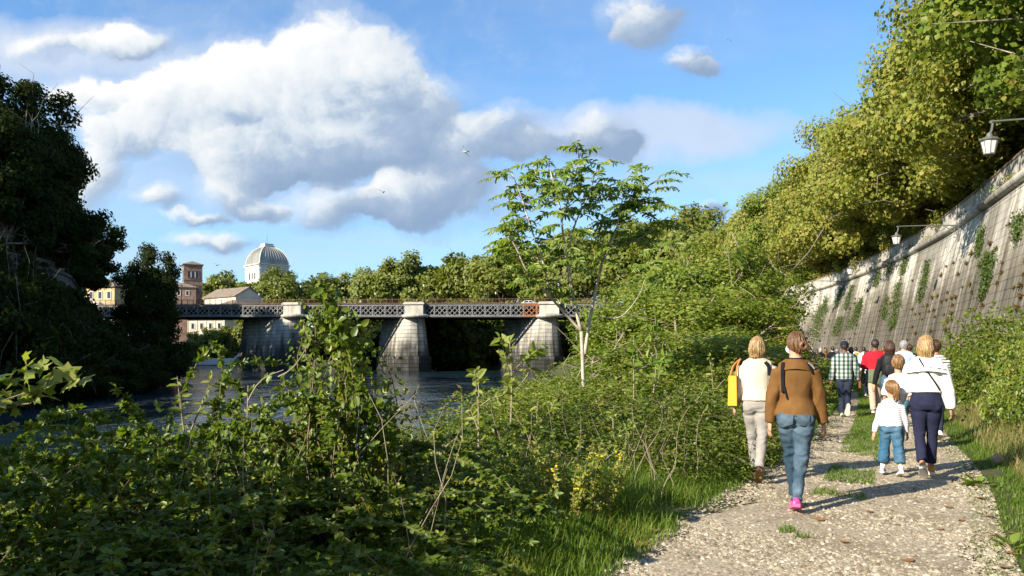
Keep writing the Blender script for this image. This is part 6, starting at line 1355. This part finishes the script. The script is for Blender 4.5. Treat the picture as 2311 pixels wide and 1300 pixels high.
# black top and backpack
def backpack(J, label, cm, sc=1., cc=None):
    H_ = J.H; p = back_pt(J, 0, .70*H_, .03); b = carried(J, 'backpack', label, 'backpack', (0, p[1] - .02, .60*H_)); q = ell((0, -.075*sc, .19*sc), (.145*sc, .095*sc, .23*sc), 16, 12, lambda p_: np.sign(p_)*np.abs(p_)**.62)
    MB().add(*q).build('bag_body', cm, b, True); q = ell((0, -.165*sc, .10*sc), (.105*sc, .045*sc, .115*sc), 14, 10, lambda p_: np.sign(p_)*np.abs(p_)**.62); MB().add(*q).build('front_pocket', cm, b, True)
    for s in (-1, 1): MB().tube([(s*.07*sc, 0, .36*sc), (s*.09*sc, .06, .40*sc), (s*.10*sc, .17, .34*sc), (s*.11*sc, .20, .18*sc), (s*.10*sc, .12, .04*sc), (s*.09*sc, .0, .02*sc)], [(.022, .006)]*6, 6).build('strap', cc or cm, b, True)
    return b
J = build_person('woman with dark auburn hair in a black long-sleeved top and jeans', gp(2008, 15.4), DIRN, 1.665, 'f', walk('l', 15, 15, 24, 8, 14, l_ab=16, r_ab=12), S_FAIR, ('shoulder', H_AUB), dict(m=C_BLACK, loose=.014, hem=.575, fold=.005, name='black_top'), dict(m=C_JEAN, loose=.012, len=.97, fold=.007, name='jeans'), SH_GRY, .014, seed=17)
backpack(J, 'black backpack on the auburn haired woman in the black top', cloth('black_nylon', (.016, .016, .018), .4, .55), 1.0, cloth('teal_strap', (.03, .08, .10), .2))
J = build_person('grey haired man in a pale blue shirt walking ahead of the backpack', gp(2040, 19.5), DIRN, 1.74, 'm', walk('r', 15, 15, 24), S_FAIR, ('short', H_GREY), dict(m=C_SKY, loose=.024, hem=.50, sleeve=.55, name='shirt'), dict(m=C_BEIGE, loose=.014), SH_GRY, .016, seed=19)
J = build_person('person in a black-and-white striped top behind the white blouse', gp(2111, 13.2), DIRN, 1.66, 'f', walk('l', 15, 15, 24), S_TAN, ('short', H_AUB), dict(m=C_BW, loose=.020, hem=.53, name='striped_top'), dict(m=C_DKJ, loose=.012), SH_WHT, .016, seed=21)
J = build_person('person with dark hair in a black T-shirt right of the grey haired man', gp(2052, 24), DIRN, 1.70, 'm', walk('l', 15, 15, 24), S_TAN, ('short', H_AUB), dict(m=C_BLACK, loose=.02, hem=.52, sleeve=.55, name='t_shirt'), dict(m=C_DKJ, loose=.014), SH_GRY, .02, seed=23)
J = build_person('child in a white T-shirt left of the red shirt', gp(1957, 25), DIRN, 1.50, 'c', walk('r', 15, 15, 24), S_TAN, ('short', H_DARK), dict(m=C_WHITE, loose=.02, hem=.49, sleeve=.55, name='t_shirt'), dict(m=C_DKJ, loose=.014), SH_GRY, .02, seed=25)
# the far group on the bend of the path
far_p = [(1833, 46, 1.72, 'm', C_BLACK, C_DKJ, 'white cap and dark jacket, leftmost of the far group', H_GREY, 0), (1843, 52, 1.66, 'f', C_GREY, C_DKJ, 'grey top, second from the left in the far group', H_BROWN, 0),
         (1852, 43, 1.70, 'f', C_BLACK, C_BLACK, 'black clothes and white headscarf, third from the left in the far group', H_GREY, 0), (1864, 47, 1.68, 'f', C_BROWN, C_BLACK, 'brown top in the far group, fourth from the left', H_BROWN, 0),
         (1879, 38, 1.74, 'm', C_BLACK, C_DKJ, 'black jacket with arms out beside the plaid shirt', H_DARK, 0), (1889, 33, 1.60, 'f', C_CREAM, C_JEAN, 'pale top just left of the plaid shirt', H_GREY, 0),
         (1914, 44, 1.72, 'm', C_WHITE, C_DKJ, 'white shirt seen over the navy cap', H_DARK, 0), (1921, 31, 1.66, 'f', C_SKY, C_BLACK, 'pale top and black bag just right of the plaid shirt', H_DARK, 1),
         (1932, 41, 1.72, 'm', C_WHITE, C_DKJ, 'white shirt and orange backpack', H_DARK, 2), (1950, 37, 1.70, 'm', C_SKY, C_DKJ, 'pale blue shirt left of the red shirt', H_DARK, 0), (1994, 31, 1.68, 'm', C_CREAM, C_DKJ, 'cream shirt seen between the red shirt and the auburn hair', H_BROWN, 0)]
for i, (px, Y, h, sx_, tm_, bm_, lab, hm, bag) in enumerate(far_p):
    J = build_person('distant walker in ' + lab, gp(px, Y), (.30, 1), h, sx_, walk('lr'[i % 2], 15, 15, 22), S_FAIR, ('short' if sx_ == 'm' else 'bob', hm), dict(m=tm_, loose=.024, hem=.52, name='shirt'), dict(m=bm_, loose=.016), SH_GRY, .027, hands=False, seed=30+i, head_turn=rt.uniform(-30, 30))
    if bag == 1: backpack(J, 'black backpack on the distant walker right of the plaid shirt', C_BLACK, .9)
    if bag == 2: backpack(J, 'orange backpack on the distant walker in a white shirt', cloth('orange_nylon', (.50, .22, .03), .2), .95)
# ------------------------------------------------------------------ pebbles of the path
def pebbles():
    rs = np.random.RandomState(61); n = 95000; Y = 4.6 + 15*rs.uniform(0, 1, n)**1.6; a, c = path_x(Y, -1), path_x(Y, 1); X = a + (c-a)*rs.uniform(-.04, 1.03, n)
    cl = SinN(8, 5.0)(np.c_[X, Y, Y*0]); cl2 = SinN(18, 1.1)(np.c_[X, Y, Y*0]); k = (cl > rs.uniform(-3.6, -.15, n)) & (cl2 > rs.uniform(-1.6, -.1, n)); X, Y = X[k], Y[k]; n = len(X); s = np.exp(rs.normal(size=n)*.5)*.0092; s = np.minimum(s, .030)
    O = np.array([(1,0,0),(.3,.95,0),(-.8,.6,0),(-.8,-.6,0),(.3,-.95,0),(.1,0,.62),(-.3,.2,.5)], float); Fs = np.array([(0,1,5),(1,2,6),(1,6,5),(2,3,6),(3,4,5),(3,5,6),(4,0,5)])
    th = rs.uniform(0, 6.28, n); ca, sa = np.cos(th), np.sin(th); T = O[None]*(1 + rs.uniform(-.28, .28, (n, 7, 3)))*np.stack([s*rs.uniform(.8, 1.5, n), s*rs.uniform(.7, 1.1, n), s*rs.uniform(.6, 1.2, n)], 1)[:, None]
    V = np.stack([T[..., 0]*ca[:, None] - T[..., 1]*sa[:, None] + X[:, None], T[..., 0]*sa[:, None] + T[..., 1]*ca[:, None] + Y[:, None], T[..., 2] + .010], -1)
    Fa = (Fs[None] + (np.arange(n)*7)[:, None, None]).reshape(-1, 3)
    def f(g, b):
        r = g.new('NewGeometry').outputs['Random Per Island']; P = g.new('NewGeometry').outputs['Position']
        c = g.ramp(r, [(0, (.13, .10, .065)), (.3, (.28, .23, .155)), (.7, (.40, .335, .235)), (1, (.56, .50, .385))]); g.l.new(g.mix(g.smooth(g.noise(P, 60, 3), .4, .7, 0, .4), c, (.24, .20, .14)), b.inputs['Base Color'])
    o = link('pebbles', mesh_np('pebbles', V.reshape(-1, 3), Fa), None, mat('limestone_pebbles', (.5, .45, .36), .9, .2, build=f)); tag(o, 'pale limestone pebbles lying on the path', 'pebbles', kind='stuff')
pebbles()
# fallen plane leaves on and beside the path
M_LEAF = [mottled('dead_leaf_orange', [(.3, (.15, .07, .025)), (.7, (.28, .14, .05))], 30, .8, coord='pos'), mottled('dead_leaf_tan', [(.3, (.17, .105, .055)), (.7, (.30, .20, .11))], 30, .8, coord='pos')]
def dead_leaf(i, px, py, sc, lab, grp=None):
    rs = np.random.RandomState(200+i); Y = EYE*F/(py-HY); x = (px-CX)/F*Y; T = T_PALM[0].copy(); T[:, 2] = .28*(T[:, 1]**2)*rs.uniform(.5, 1.6) + .25*(T[:, 0]-.4)**2; T[:, 2] -= T[:, 2].min()
    T[:, 0] -= .4; o = MB().add(T*np.array([sc, sc*.8, sc]), T_PALM[1]).build('fallen_leaf', M_LEAF[i % 2]); o.location = (x, Y, max(gz(x, Y), .012) + .012); o.rotation_euler = (rs.uniform(-.15, .15), rs.uniform(-.15, .15), rs.uniform(0, 6.28))
    md = o.modifiers.new('thickness', 'SOLIDIFY'); md.thickness = .002; tag(o, lab, 'leaf', grp)
dead_leaf(0, 1443, 1238, .13, 'large curled brown leaf on the left edge of the path')
dead_leaf(1, 1395, 1247, .09, 'flat tan leaf left of the large curled leaf'); dead_leaf(2, 2215, 1130, .13, 'orange brown leaf on the green right edge of the path')
for i, (px, py) in enumerate([(1740,1105),(1620,1160),(1850,1178),(2120,1200),(2050,1272),(2300,1235),(2280,1255),(2265,1287),(2245,1215),(2190,1080),(2170,1180),(1960,1160),(1510,1165),(1480,1205),(1350,1262),(1585,1120),(2140,1150),(2230,1170),(1905,1230),(2290,1210)]):
    dead_leaf(10+i, px, py, .075 + .03*((i*7) % 5)/5, 'small dead leaf lying on the gravel path' if 1500 < px < 2160 else 'small dead leaf lying in the verge beside the path', 'dead leaves on the gravel' if 1500 < px < 2160 else 'dead leaves on the verges')
# brown stone on the right bank
Y = 10.3; x = (2252-CX)/F*Y; V, Fs = ell((0, 0, .06), (.075, .06, .075), 12, 9, lambda p: p*(1 + .16*math.sin(5*p[0]+3*p[2]) + .12*math.sin(7*p[1]+2*p[0])))
o = MB().add(V, Fs).build('stone', mottled('ochre_stone', [(.3, (.26, .16, .09)), (.7, (.46, .32, .2))], 8, .9, 20)); o.location = (x, Y, gz(x, Y) + .02); tag(o, 'pinkish brown stone in the grass on the right bank', 'stone')

# ------------------------------------------------------------------ ivy and tufts on the embankment wall
def on_wall(px, py):
    """the spot of the wall's face seen in that direction"""
    d = at(px, py, 1.) - Vector((0, 0, EYE)); best = None
    for s in np.arange(80, 245, .5):
        p0, n, t = wall_pt(s, 0.)
        # face plane: through p0, leaning back
        nn = Vector((n.x, n.y, BAT)).normalized(); o = Vector((0, 0, EYE)); k = (p0 - o).dot(nn)/d.dot(nn) if abs(d.dot(nn)) > 1e-6 else -1
        if k <= 0: continue
        q = o + d*k; e = abs((q - p0).dot(t))
        if best is None or e < best[0]: best = (e, q, n, t, nn)
    return best
def ivy(i, pts, w, n, lab):
    rs = np.random.RandomState(300+i); b = on_wall(*pts[len(pts)//2]); c = b[1]; th = thing('ivy_patch', lab, 'ivy', c); P = []; NN = []
    L3 = np.array([tuple(on_wall(*q)[1]) for q in pts]); seg = spline3(L3, 20); n1, t = np.array(b[4]), np.array(b[3]); up = np.cross(t, n1); up = up*np.sign(up[2])
    W_ = np.interp(np.linspace(0, 1, len(seg)), np.linspace(0, 1, len(w)), w)*1.35; n = int(n*1.35)
    k = rs.randint(0, len(seg)-1, n); f = rs.uniform(0, 1, n)[:, None]; q = seg[k]*(1-f) + seg[k+1]*f; q = q + t*(rs.normal(size=n)*W_[k]*.5)[:, None] + up*rs.normal(size=n)[:, None]*.18 + n1*np.abs(rs.normal(size=n))[:, None]*.14 + n1*.04
    N = unit(n1 + rs.normal(size=(n, 3))*.5); U = rs.normal(size=(n, 3)) - np.array([0, 0, 1.0]); Lf = .17*rs.uniform(.6, 1.3, n)
    MB().tube(seg - np.array(c) + n1*.05, [.03]*len(seg), 5).build('stem', M_CANE, th); leaf_obj('foliage', q - np.array(c), U - N*(U*N).sum(1, keepdims=True), N, Lf, Lf*.85, T_RHOMB, L_IVY, th)
for i, (pts, w, n, lab) in enumerate([
    ([(2237,575),(2235,600),(2230,640),(2222,668)], (1.0,1.3,.8,.4), 1100, 'thick ivy hanging on the near part of the wall, right of centre'),
    ([(2219,520),(2216,545),(2213,572)], (.7,.9,.5), 420, 'small ivy patch above the thick hanging ivy'),
    ([(2304,485),(2306,510),(2302,535)], (.7,.9,.5), 350, 'ivy at the right edge of the picture under the cornice'),
    ([(2098,590),(2092,620),(2086,650),(2078,680)], (.6,.9,1.2,1.0), 700, 'long loose ivy in the middle of the wall'),
    ([(2048,575),(2043,600),(2040,618)], (1.0,1.2,.8), 420, 'ivy patch just under the cornice, left of the middle lantern'),
    ([(2030,640),(2026,680),(2020,720),(2016,738)], (1.0,1.6,1.6,.8), 1000, 'tall dense ivy left of the middle of the wall'),
    ([(2006,670),(2000,700),(1998,718)], (.8,1.1,.8), 420, 'narrow ivy beside the tall dense ivy'),
    ([(1986,612),(1982,630),(1978,645)], (1.0,1.5,1.0), 420, 'ivy patch under the cornice at the third lantern'),
    ([(2012,598),(2008,615)], (.9,.8), 220, 'small ivy patch under the third bracket'),
    ([(1946,675),(1936,705),(1922,740)], (.8,2.0,2.6), 1000, 'broad sloping ivy on the far part of the wall'),
    ([(1926,645),(1918,670),(1912,695)], (.8,1.4,1.4), 620, 'ivy left of the broad sloping ivy'),
    ([(1902,650),(1896,670),(1893,690)], (.9,1.3,1.0), 480, 'ivy strip left of the sloping ivy, far wall'),
    ([(1866,668),(1864,690),(1866,705)], (1.0,1.3,1.2), 420, 'ivy hanging where the far wall turns dark'),
    ([(1900,715),(1893,735),(1888,755)], (1.5,2.0,2.4), 600, 'ivy at the foot of the far wall'),
    ([(1858,690),(1848,725),(1842,765)], (2.0,3.0,3.6), 1500, 'dark mass of ivy and growth at the far end of the wall')]): ivy(i, pts, w, n, lab)
# dry tufts rooted in the joints
tu = []
for sd in range(3):
    rs = np.random.RandomState(400+sd); n = 46; d = unit(rs.normal(size=(n, 3))*np.array([1.1, .9, .9]) + np.array([0, -.8, -.1])); L = rs.uniform(.07, .19, n); V, Fa = leaf_arrays(d*.02, d, unit(np.cross(d, rdir(rs, n))), L, L*.22, T_RHOMB); me = mesh_np('foliage', V, Fa); me.materials.append(L_TUFT); tu.append(me)
rs = np.random.RandomState(5); cnt = 0
base = on_wall(2200, 640)
for i in range(520):
    s = rs.uniform(96, 190); z = rs.uniform(.5, 10.4); p, n, t = wall_pt(s, z, .05); px = CX + F*p.x/p.y; py = HY - F*(z-EYE)/p.y
    dens = math.exp(-((z-5.0)/3.4)**2)*(1 if px > 2060 else .55); 
    if px > 2330 or py > 790 or rs.rand() > dens*.55: continue
    z = round(z/CH)*CH - .2 + CH; p, n, t = wall_pt(s, min(z, 10.6), .04)
    o = bpy.data.objects.new('wall_tuft', tu[cnt % 3]); COL.objects.link(o); o.location = p; o.rotation_euler = (0, 0, math.atan2(n.y, n.x) + math.pi/2); k = rs.uniform(1.0, 2.0); o.scale = (k*rs.uniform(.9, 1.8), k, k)
    tag(o, 'small dry brown tuft growing in a joint of the embankment wall', 'plant', 'dry tufts on the wall'); cnt += 1
# greenery along the cornice
for i, (px, py) in enumerate([(2290,352),(2262,392),(2180,455),(2100,518),(2060,540),(1985,588),(1940,610),(2290,398)]):
    rs = np.random.RandomState(500+i); 
    y_ = None
    ss = [(abs(CX + F*wall_pt(s, 11.6, .0)[0].x/wall_pt(s, 11.6, 0)[0].y - px), s) for s in np.arange(90, 200, .4)]; s = min(ss)[1]; p, n, t = wall_pt(s, 11.62, -.03 + BAT*0.62 + .15); th = thing('cornice_plant', 'weedy plant growing on the cornice ledge of the wall', 'plant', p, 0, 'plants on the cornice'); nn = 90
    q = rs.normal(size=(nn, 3))*np.array([.12, .5, .14]) + np.array([0, 0, .12]); N = rdir(rs, nn); U = rs.normal(size=(nn, 3)); leaf_obj('foliage', q, U - N*(U*N).sum(1, keepdims=True), N, .14, .07, T_RHOMB, L_THICK if i % 2 else L_TUFT, th)

# ------------------------------------------------------------------ wall lanterns
M_BRZ = mat('grey_green_iron', (.10, .105, .095), .6, .4); M_OPAL = mat('opal_glass', (.62, .62, .58), .35, .5)
def wall_lantern(px, lab, reach=4.6):
    ss = [(abs(CX + F*wall_pt(s, 11.3)[0].x/wall_pt(s, 11.3)[0].y - px), s) for s in np.arange(80, 200, .25)]; s = min(ss)[1]; p, n, t = wall_pt(s, 11.0, .35); th = thing('wall_lantern', lab, 'lantern', p, math.atan2(n.y, n.x)); th.scale = (1.0, .85, .85)
    # local x: out over the river path
    MB().tube([(0, 0, .0), (reach*.4, 0, .10), (reach, 0, .16)], [.055, .05, .04], 6).build('arm', M_BRZ, th)
    sc_ = MB()
    for c_, r_, a0, a1 in (((.55, -.35), .42, 0, 5.2), ((1.25, -.18), .26, 3.1, 8.4), ((1.75, -.06), .15, 0, 5.0), ((.25, -.95), .22, 1, 6.2)): sc_.tube([(c_[0] + r_*(1 - .55*i/15)*math.cos(a0 + (a1-a0)*i/15), 0, c_[1] + r_*(1 - .55*i/15)*math.sin(a0 + (a1-a0)*i/15)) for i in range(16)], .028, 5)
    sc_.tube([(0, 0, -1.3), (.15, 0, -.6), (1.0, 0, -.02)], .035, 5); sc_.build('scrollwork', M_BRZ, th)
    MB().box((0, 0, -.45), (.10, .2, 1.9)).build('back_plate', M_BRZ, th)
    L = (reach, 0, 0); MB().tube([(reach, 0, .16), (reach - .12, 0, .02), (reach - .08, 0, -.28), (reach - .02, 0, -.42)], .05, 6).build('neck', M_BRZ, th)
    MB().lathe([(.04, -.38), (.10, -.42), (.14, -.60), (.36, -.68), (.40, -.74), (.36, -.80), (.30, -.80)], L, 8).build('lantern_roof', M_BRZ, th)
    MB().lathe([(.31, -.80), (.31, -.82), (.20, -1.42), (.0, -1.44)], L, 8).build('glass', M_OPAL, th)
    for i in range(8):
        a = i*math.pi/4; MB().tube([(reach + .325*math.cos(a), .325*math.sin(a), -.80), (reach + .21*math.cos(a), .21*math.sin(a), -1.43)], .016, 4).build('glazing_bar', M_BRZ, th)
    MB().lathe([(.22, -1.40), (.23, -1.46), (.10, -1.52), (.0, -1.58)], L, 8).build('base_ring', M_BRZ, th)
wall_lantern(2520, 'largest grey lantern hanging on an arm at the upper right', 4.0); wall_lantern(2178, 'middle lantern on a scrolled bracket of the embankment wall', 4.2); wall_lantern(2026, 'small third lantern on a scrolled wall bracket', 4.2); wall_lantern(1912, 'farthest lantern bracket near the turn of the wall', 4.2)
# lamp poles on the street behind the parapet
def pole(px, Y, top, lab):
    p = at(px, top, Y); th = thing('lamp_pole', lab, 'pole', (p.x, p.y, 11.7)); MB().tube([(0, 0, 0), (0, 0, p.z - 11.7)], [.16, .12], 8).build('pole_shaft', M_OPAL, th); MB().lathe([(.0, 0), (.22, .02), (.22, .3), (.16, .5)], (0, 0, 0), 8).build('base', M_BRZ, th)
pole(2140, 72, 405, 'pale pole between the plane trunks behind the parapet'); pole(1841, 126, 565, 'pale pole at the far end of the parapet')
# lamps on the bridge
def bridge_lamp(px, off, h, lab):
    s = None
    for q in np.arange(S0, S1, .25):
        p = bp(q, off); e = abs(CX + F*p.x/p.y - px)
        if s is None or e < s[0]: s = (e, p)
    th = thing('bridge_lamp', lab, 'street lamp', s[1] + Vector((0, 0, -.1)))
    MB().tube([(0, 0, 0), (0, 0, .8), (0, 0, h - .9)], [.10, .07, .05], 8).build('post', M_DARK, th); MB().lathe([(.0, 0), (.20, 0), (.20, .35), (.12, .5), (.0, .5)], (0, 0, 0), 8).build('foot', M_DARK, th)
    MB().lathe([(.05, h-.95), (.14, h-.85), (.24, h-.35), (.0, h-.34)], (0, 0, 0), 6).build('lantern_glass', M_OPAL, th); MB().lathe([(.28, h-.36), (.12, h-.14), (.03, h-.05), (.0, h)], (0, 0, 0), 6).build('lantern_cap', M_DARK, th)
for px, off, h, lab in [(680, -.1, 4.9, 'near lamp post on the bridge above the left pier'), (957, -.1, 4.9, 'near lamp post on the bridge above the middle pier'), (585, 16.8, 4.4, 'far-side lamp post on the bridge before the domed hall'), (848, 16.8, 4.4, 'far-side lamp post on the bridge left of the middle pier'), (1118, 16.8, 4.4, 'far-side lamp post on the bridge left of the white car'), (409, -.1, 4.9, 'lamp post on the bridge at the foot of the bell tower'), (1262, -.1, 4.9, 'lamp post on the bridge above the right pier')]: bridge_lamp(px, off, h, lab)

# ------------------------------------------------------------------ cars
def car(lab, loc, rz, col, van=False):
    t = thing('car', lab, 'car', loc, rz); paint = mat('car_paint', col, .3, .5); gl = mat('car_glass', (.02, .025, .03), .08, .6)
    prof = [(-2.05,.35),(-2.1,.62),(-2.02,.92),(-1.75,.98),(-1.25,1.42),(-.2,1.50),(.55,1.44),(1.15,.98),(1.85,.86),(2.08,.66),(2.1,.38)]
    bot = [(1.75,.25),(-1.75,.25)]; P = prof + bot; n = len(P); V = [(x, s*(.86 if z < 1.0 else .68), z) for s in (-1, 1) for x, z in P]
    MB().add(V, [tuple(range(n))[::-1], tuple(range(n, 2*n))] + [(i, (i+1) % n, n+(i+1) % n, n+i) for i in range(n)]).build('body', paint, t)
    for s in (-1, 1):
        for a, b_ in (((-1.15, 1.36), (-.25, 1.43)), ((-.15, 1.43), (.52, 1.37))):
            V = [(a[0] - .30*(a[0] < -.5), s*.865, 1.0), (b_[0] + (.5 if b_[0] > .4 else 0), s*.865, 1.0), (b_[0], s*.72, b_[1]), (a[0], s*.72, a[1])]; MB().add(V, [(0, 1, 2, 3)] if s < 0 else [(3, 2, 1, 0)]).build('side_window', gl, t)
        for x in (-1.3, 1.3):
            w = MB().tube([(x, s*.70, .33), (x, s*.90, .33)], .33, 14).build('wheel', mat('tyre', (.012, .012, .012), .9), t); MB().tube([(x, s*.85, .33), (x, s*.915, .33)], .19, 10).build('rim', mat('rim', (.4, .4, .4), .4, .5, .8), w)
        MB().box((2.04, s*.62, .72), (.14, .34, .14)).build('headlight', M_OPAL, t); MB().box((-2.03, s*.66, .82), (.12, .26, .16)).build('tail_light', mat('red_lens', (.4, .01, .01), .3), t)
    MB().add([(.63, -.64, 1.40), (.63, .64, 1.40), (1.19, .78, 1.0), (1.19, -.78, 1.0)], [(3, 2, 1, 0)]).build('windscreen', gl, t)
def bridge_spot(px, off):
    q = min(np.arange(S0, S1, .2), key=lambda q: abs(CX + F*bp(q, off).x/bp(q, off).y - px)); return bp(q, off, -.5)
car('white car driving over the bridge near the right pier', bridge_spot(1197, 4.5), ba + math.pi*0, (.75, .75, .75)); car('pale blue car at the left end of the bridge behind the dark tree', bridge_spot(215, 4.5), ba + math.pi, (.45, .52, .62))
p = wall_off(149, 2.6, 11.7); car('pale car parked behind the parapet under the plane trees', p, R(70), (.5, .58, .66))
# walker on the bridge
J = build_person('pedestrian in a white shirt on the bridge left of the middle pier', (0, 0), (1, -.17), 1.72, 'm', walk('l'), S_FAIR, ('short', H_DARK), dict(m=C_WHITE, loose=.02, hem=.52, name='shirt'), dict(m=C_DKJ, loose=.014), SH_GRY, .03, hands=False, seed=60)
q = bridge_spot(814, 1.2); J.t.location = (q.x, q.y, q.z + J.t.location.z - gz(0, 0) + .0)

# ------------------------------------------------------------------ gulls
def gull(px, py, Y, span, bank, dih, hd, lab):
    t = thing('gull', lab, 'bird', at(px, py, Y), hd); mw = mat('gull_grey', (.30, .31, .33), .8); md = mat('gull_dark', (.06, .06, .065), .8)
    V, Fs = ell((0, 0, 0), (.075, .24, .075), 10, 8, lambda p: p*np.array([1, 1, 1 - .25*p[1]])); MB().add(V, Fs).build('body', mw, t, True); V, Fs = ell((0, .24, .03), (.045, .065, .045), 8, 6); MB().add(V, Fs).tube([(0, .29, .025), (0, .35, .015)], [.015, .004], 5).build('head', mw, t, True)
    MB().add([(-.04, -.2, 0), (.04, -.2, 0), (.09, -.40, .0), (-.09, -.40, 0), (0, -.2, .02), (0, -.40, .015)], [(0, 3, 5, 4), (4, 5, 2, 1), (0, 1, 2, 3)]).build('tail', mw, t)
    h = span/2
    for s in (-1, 1):
        st = [(0.03, .0, .10, .22), (.42, dih*.5, .09, .20), (.75, dih*.55, .02, .13), (1.0, dih*.35, -.10, .03)]; V = []
        for f, z, y, c_ in st: V += [(s*f*h, y, z*h), (s*f*h, y - c_*h*.9/ .6*.5, z*h - .01), (s*f*h, y - c_*h*.4, z*h + .018)]
        MB().add(V, [(i*3+a, i*3+3+a, i*3+3+b_, i*3+b_) for i in range(3) for a, b_ in ((0, 2), (2, 1), (1, 0))]).build('wing', mw, t)
    t.rotation_euler = (0, bank, hd)
gull(1049, 343, 60, 1.15, R(38), .5, R(60), 'banking gull against the big cloud, highest of the five birds'); gull(865, 434, 62, 1.25, R(-8), .8, R(20), 'gull with raised wings below the big cloud'); gull(835, 616, 62, 1.25, R(4), .25, R(10), 'gull gliding low above the far trees'); gull(490, 599, 110, 1.2, R(10), .6, R(40), 'tiny gull right of the bell tower'); gull(1645, 92, 140, 1.2, R(10), .4, R(40), 'tiny distant gull high in the blue at the right')
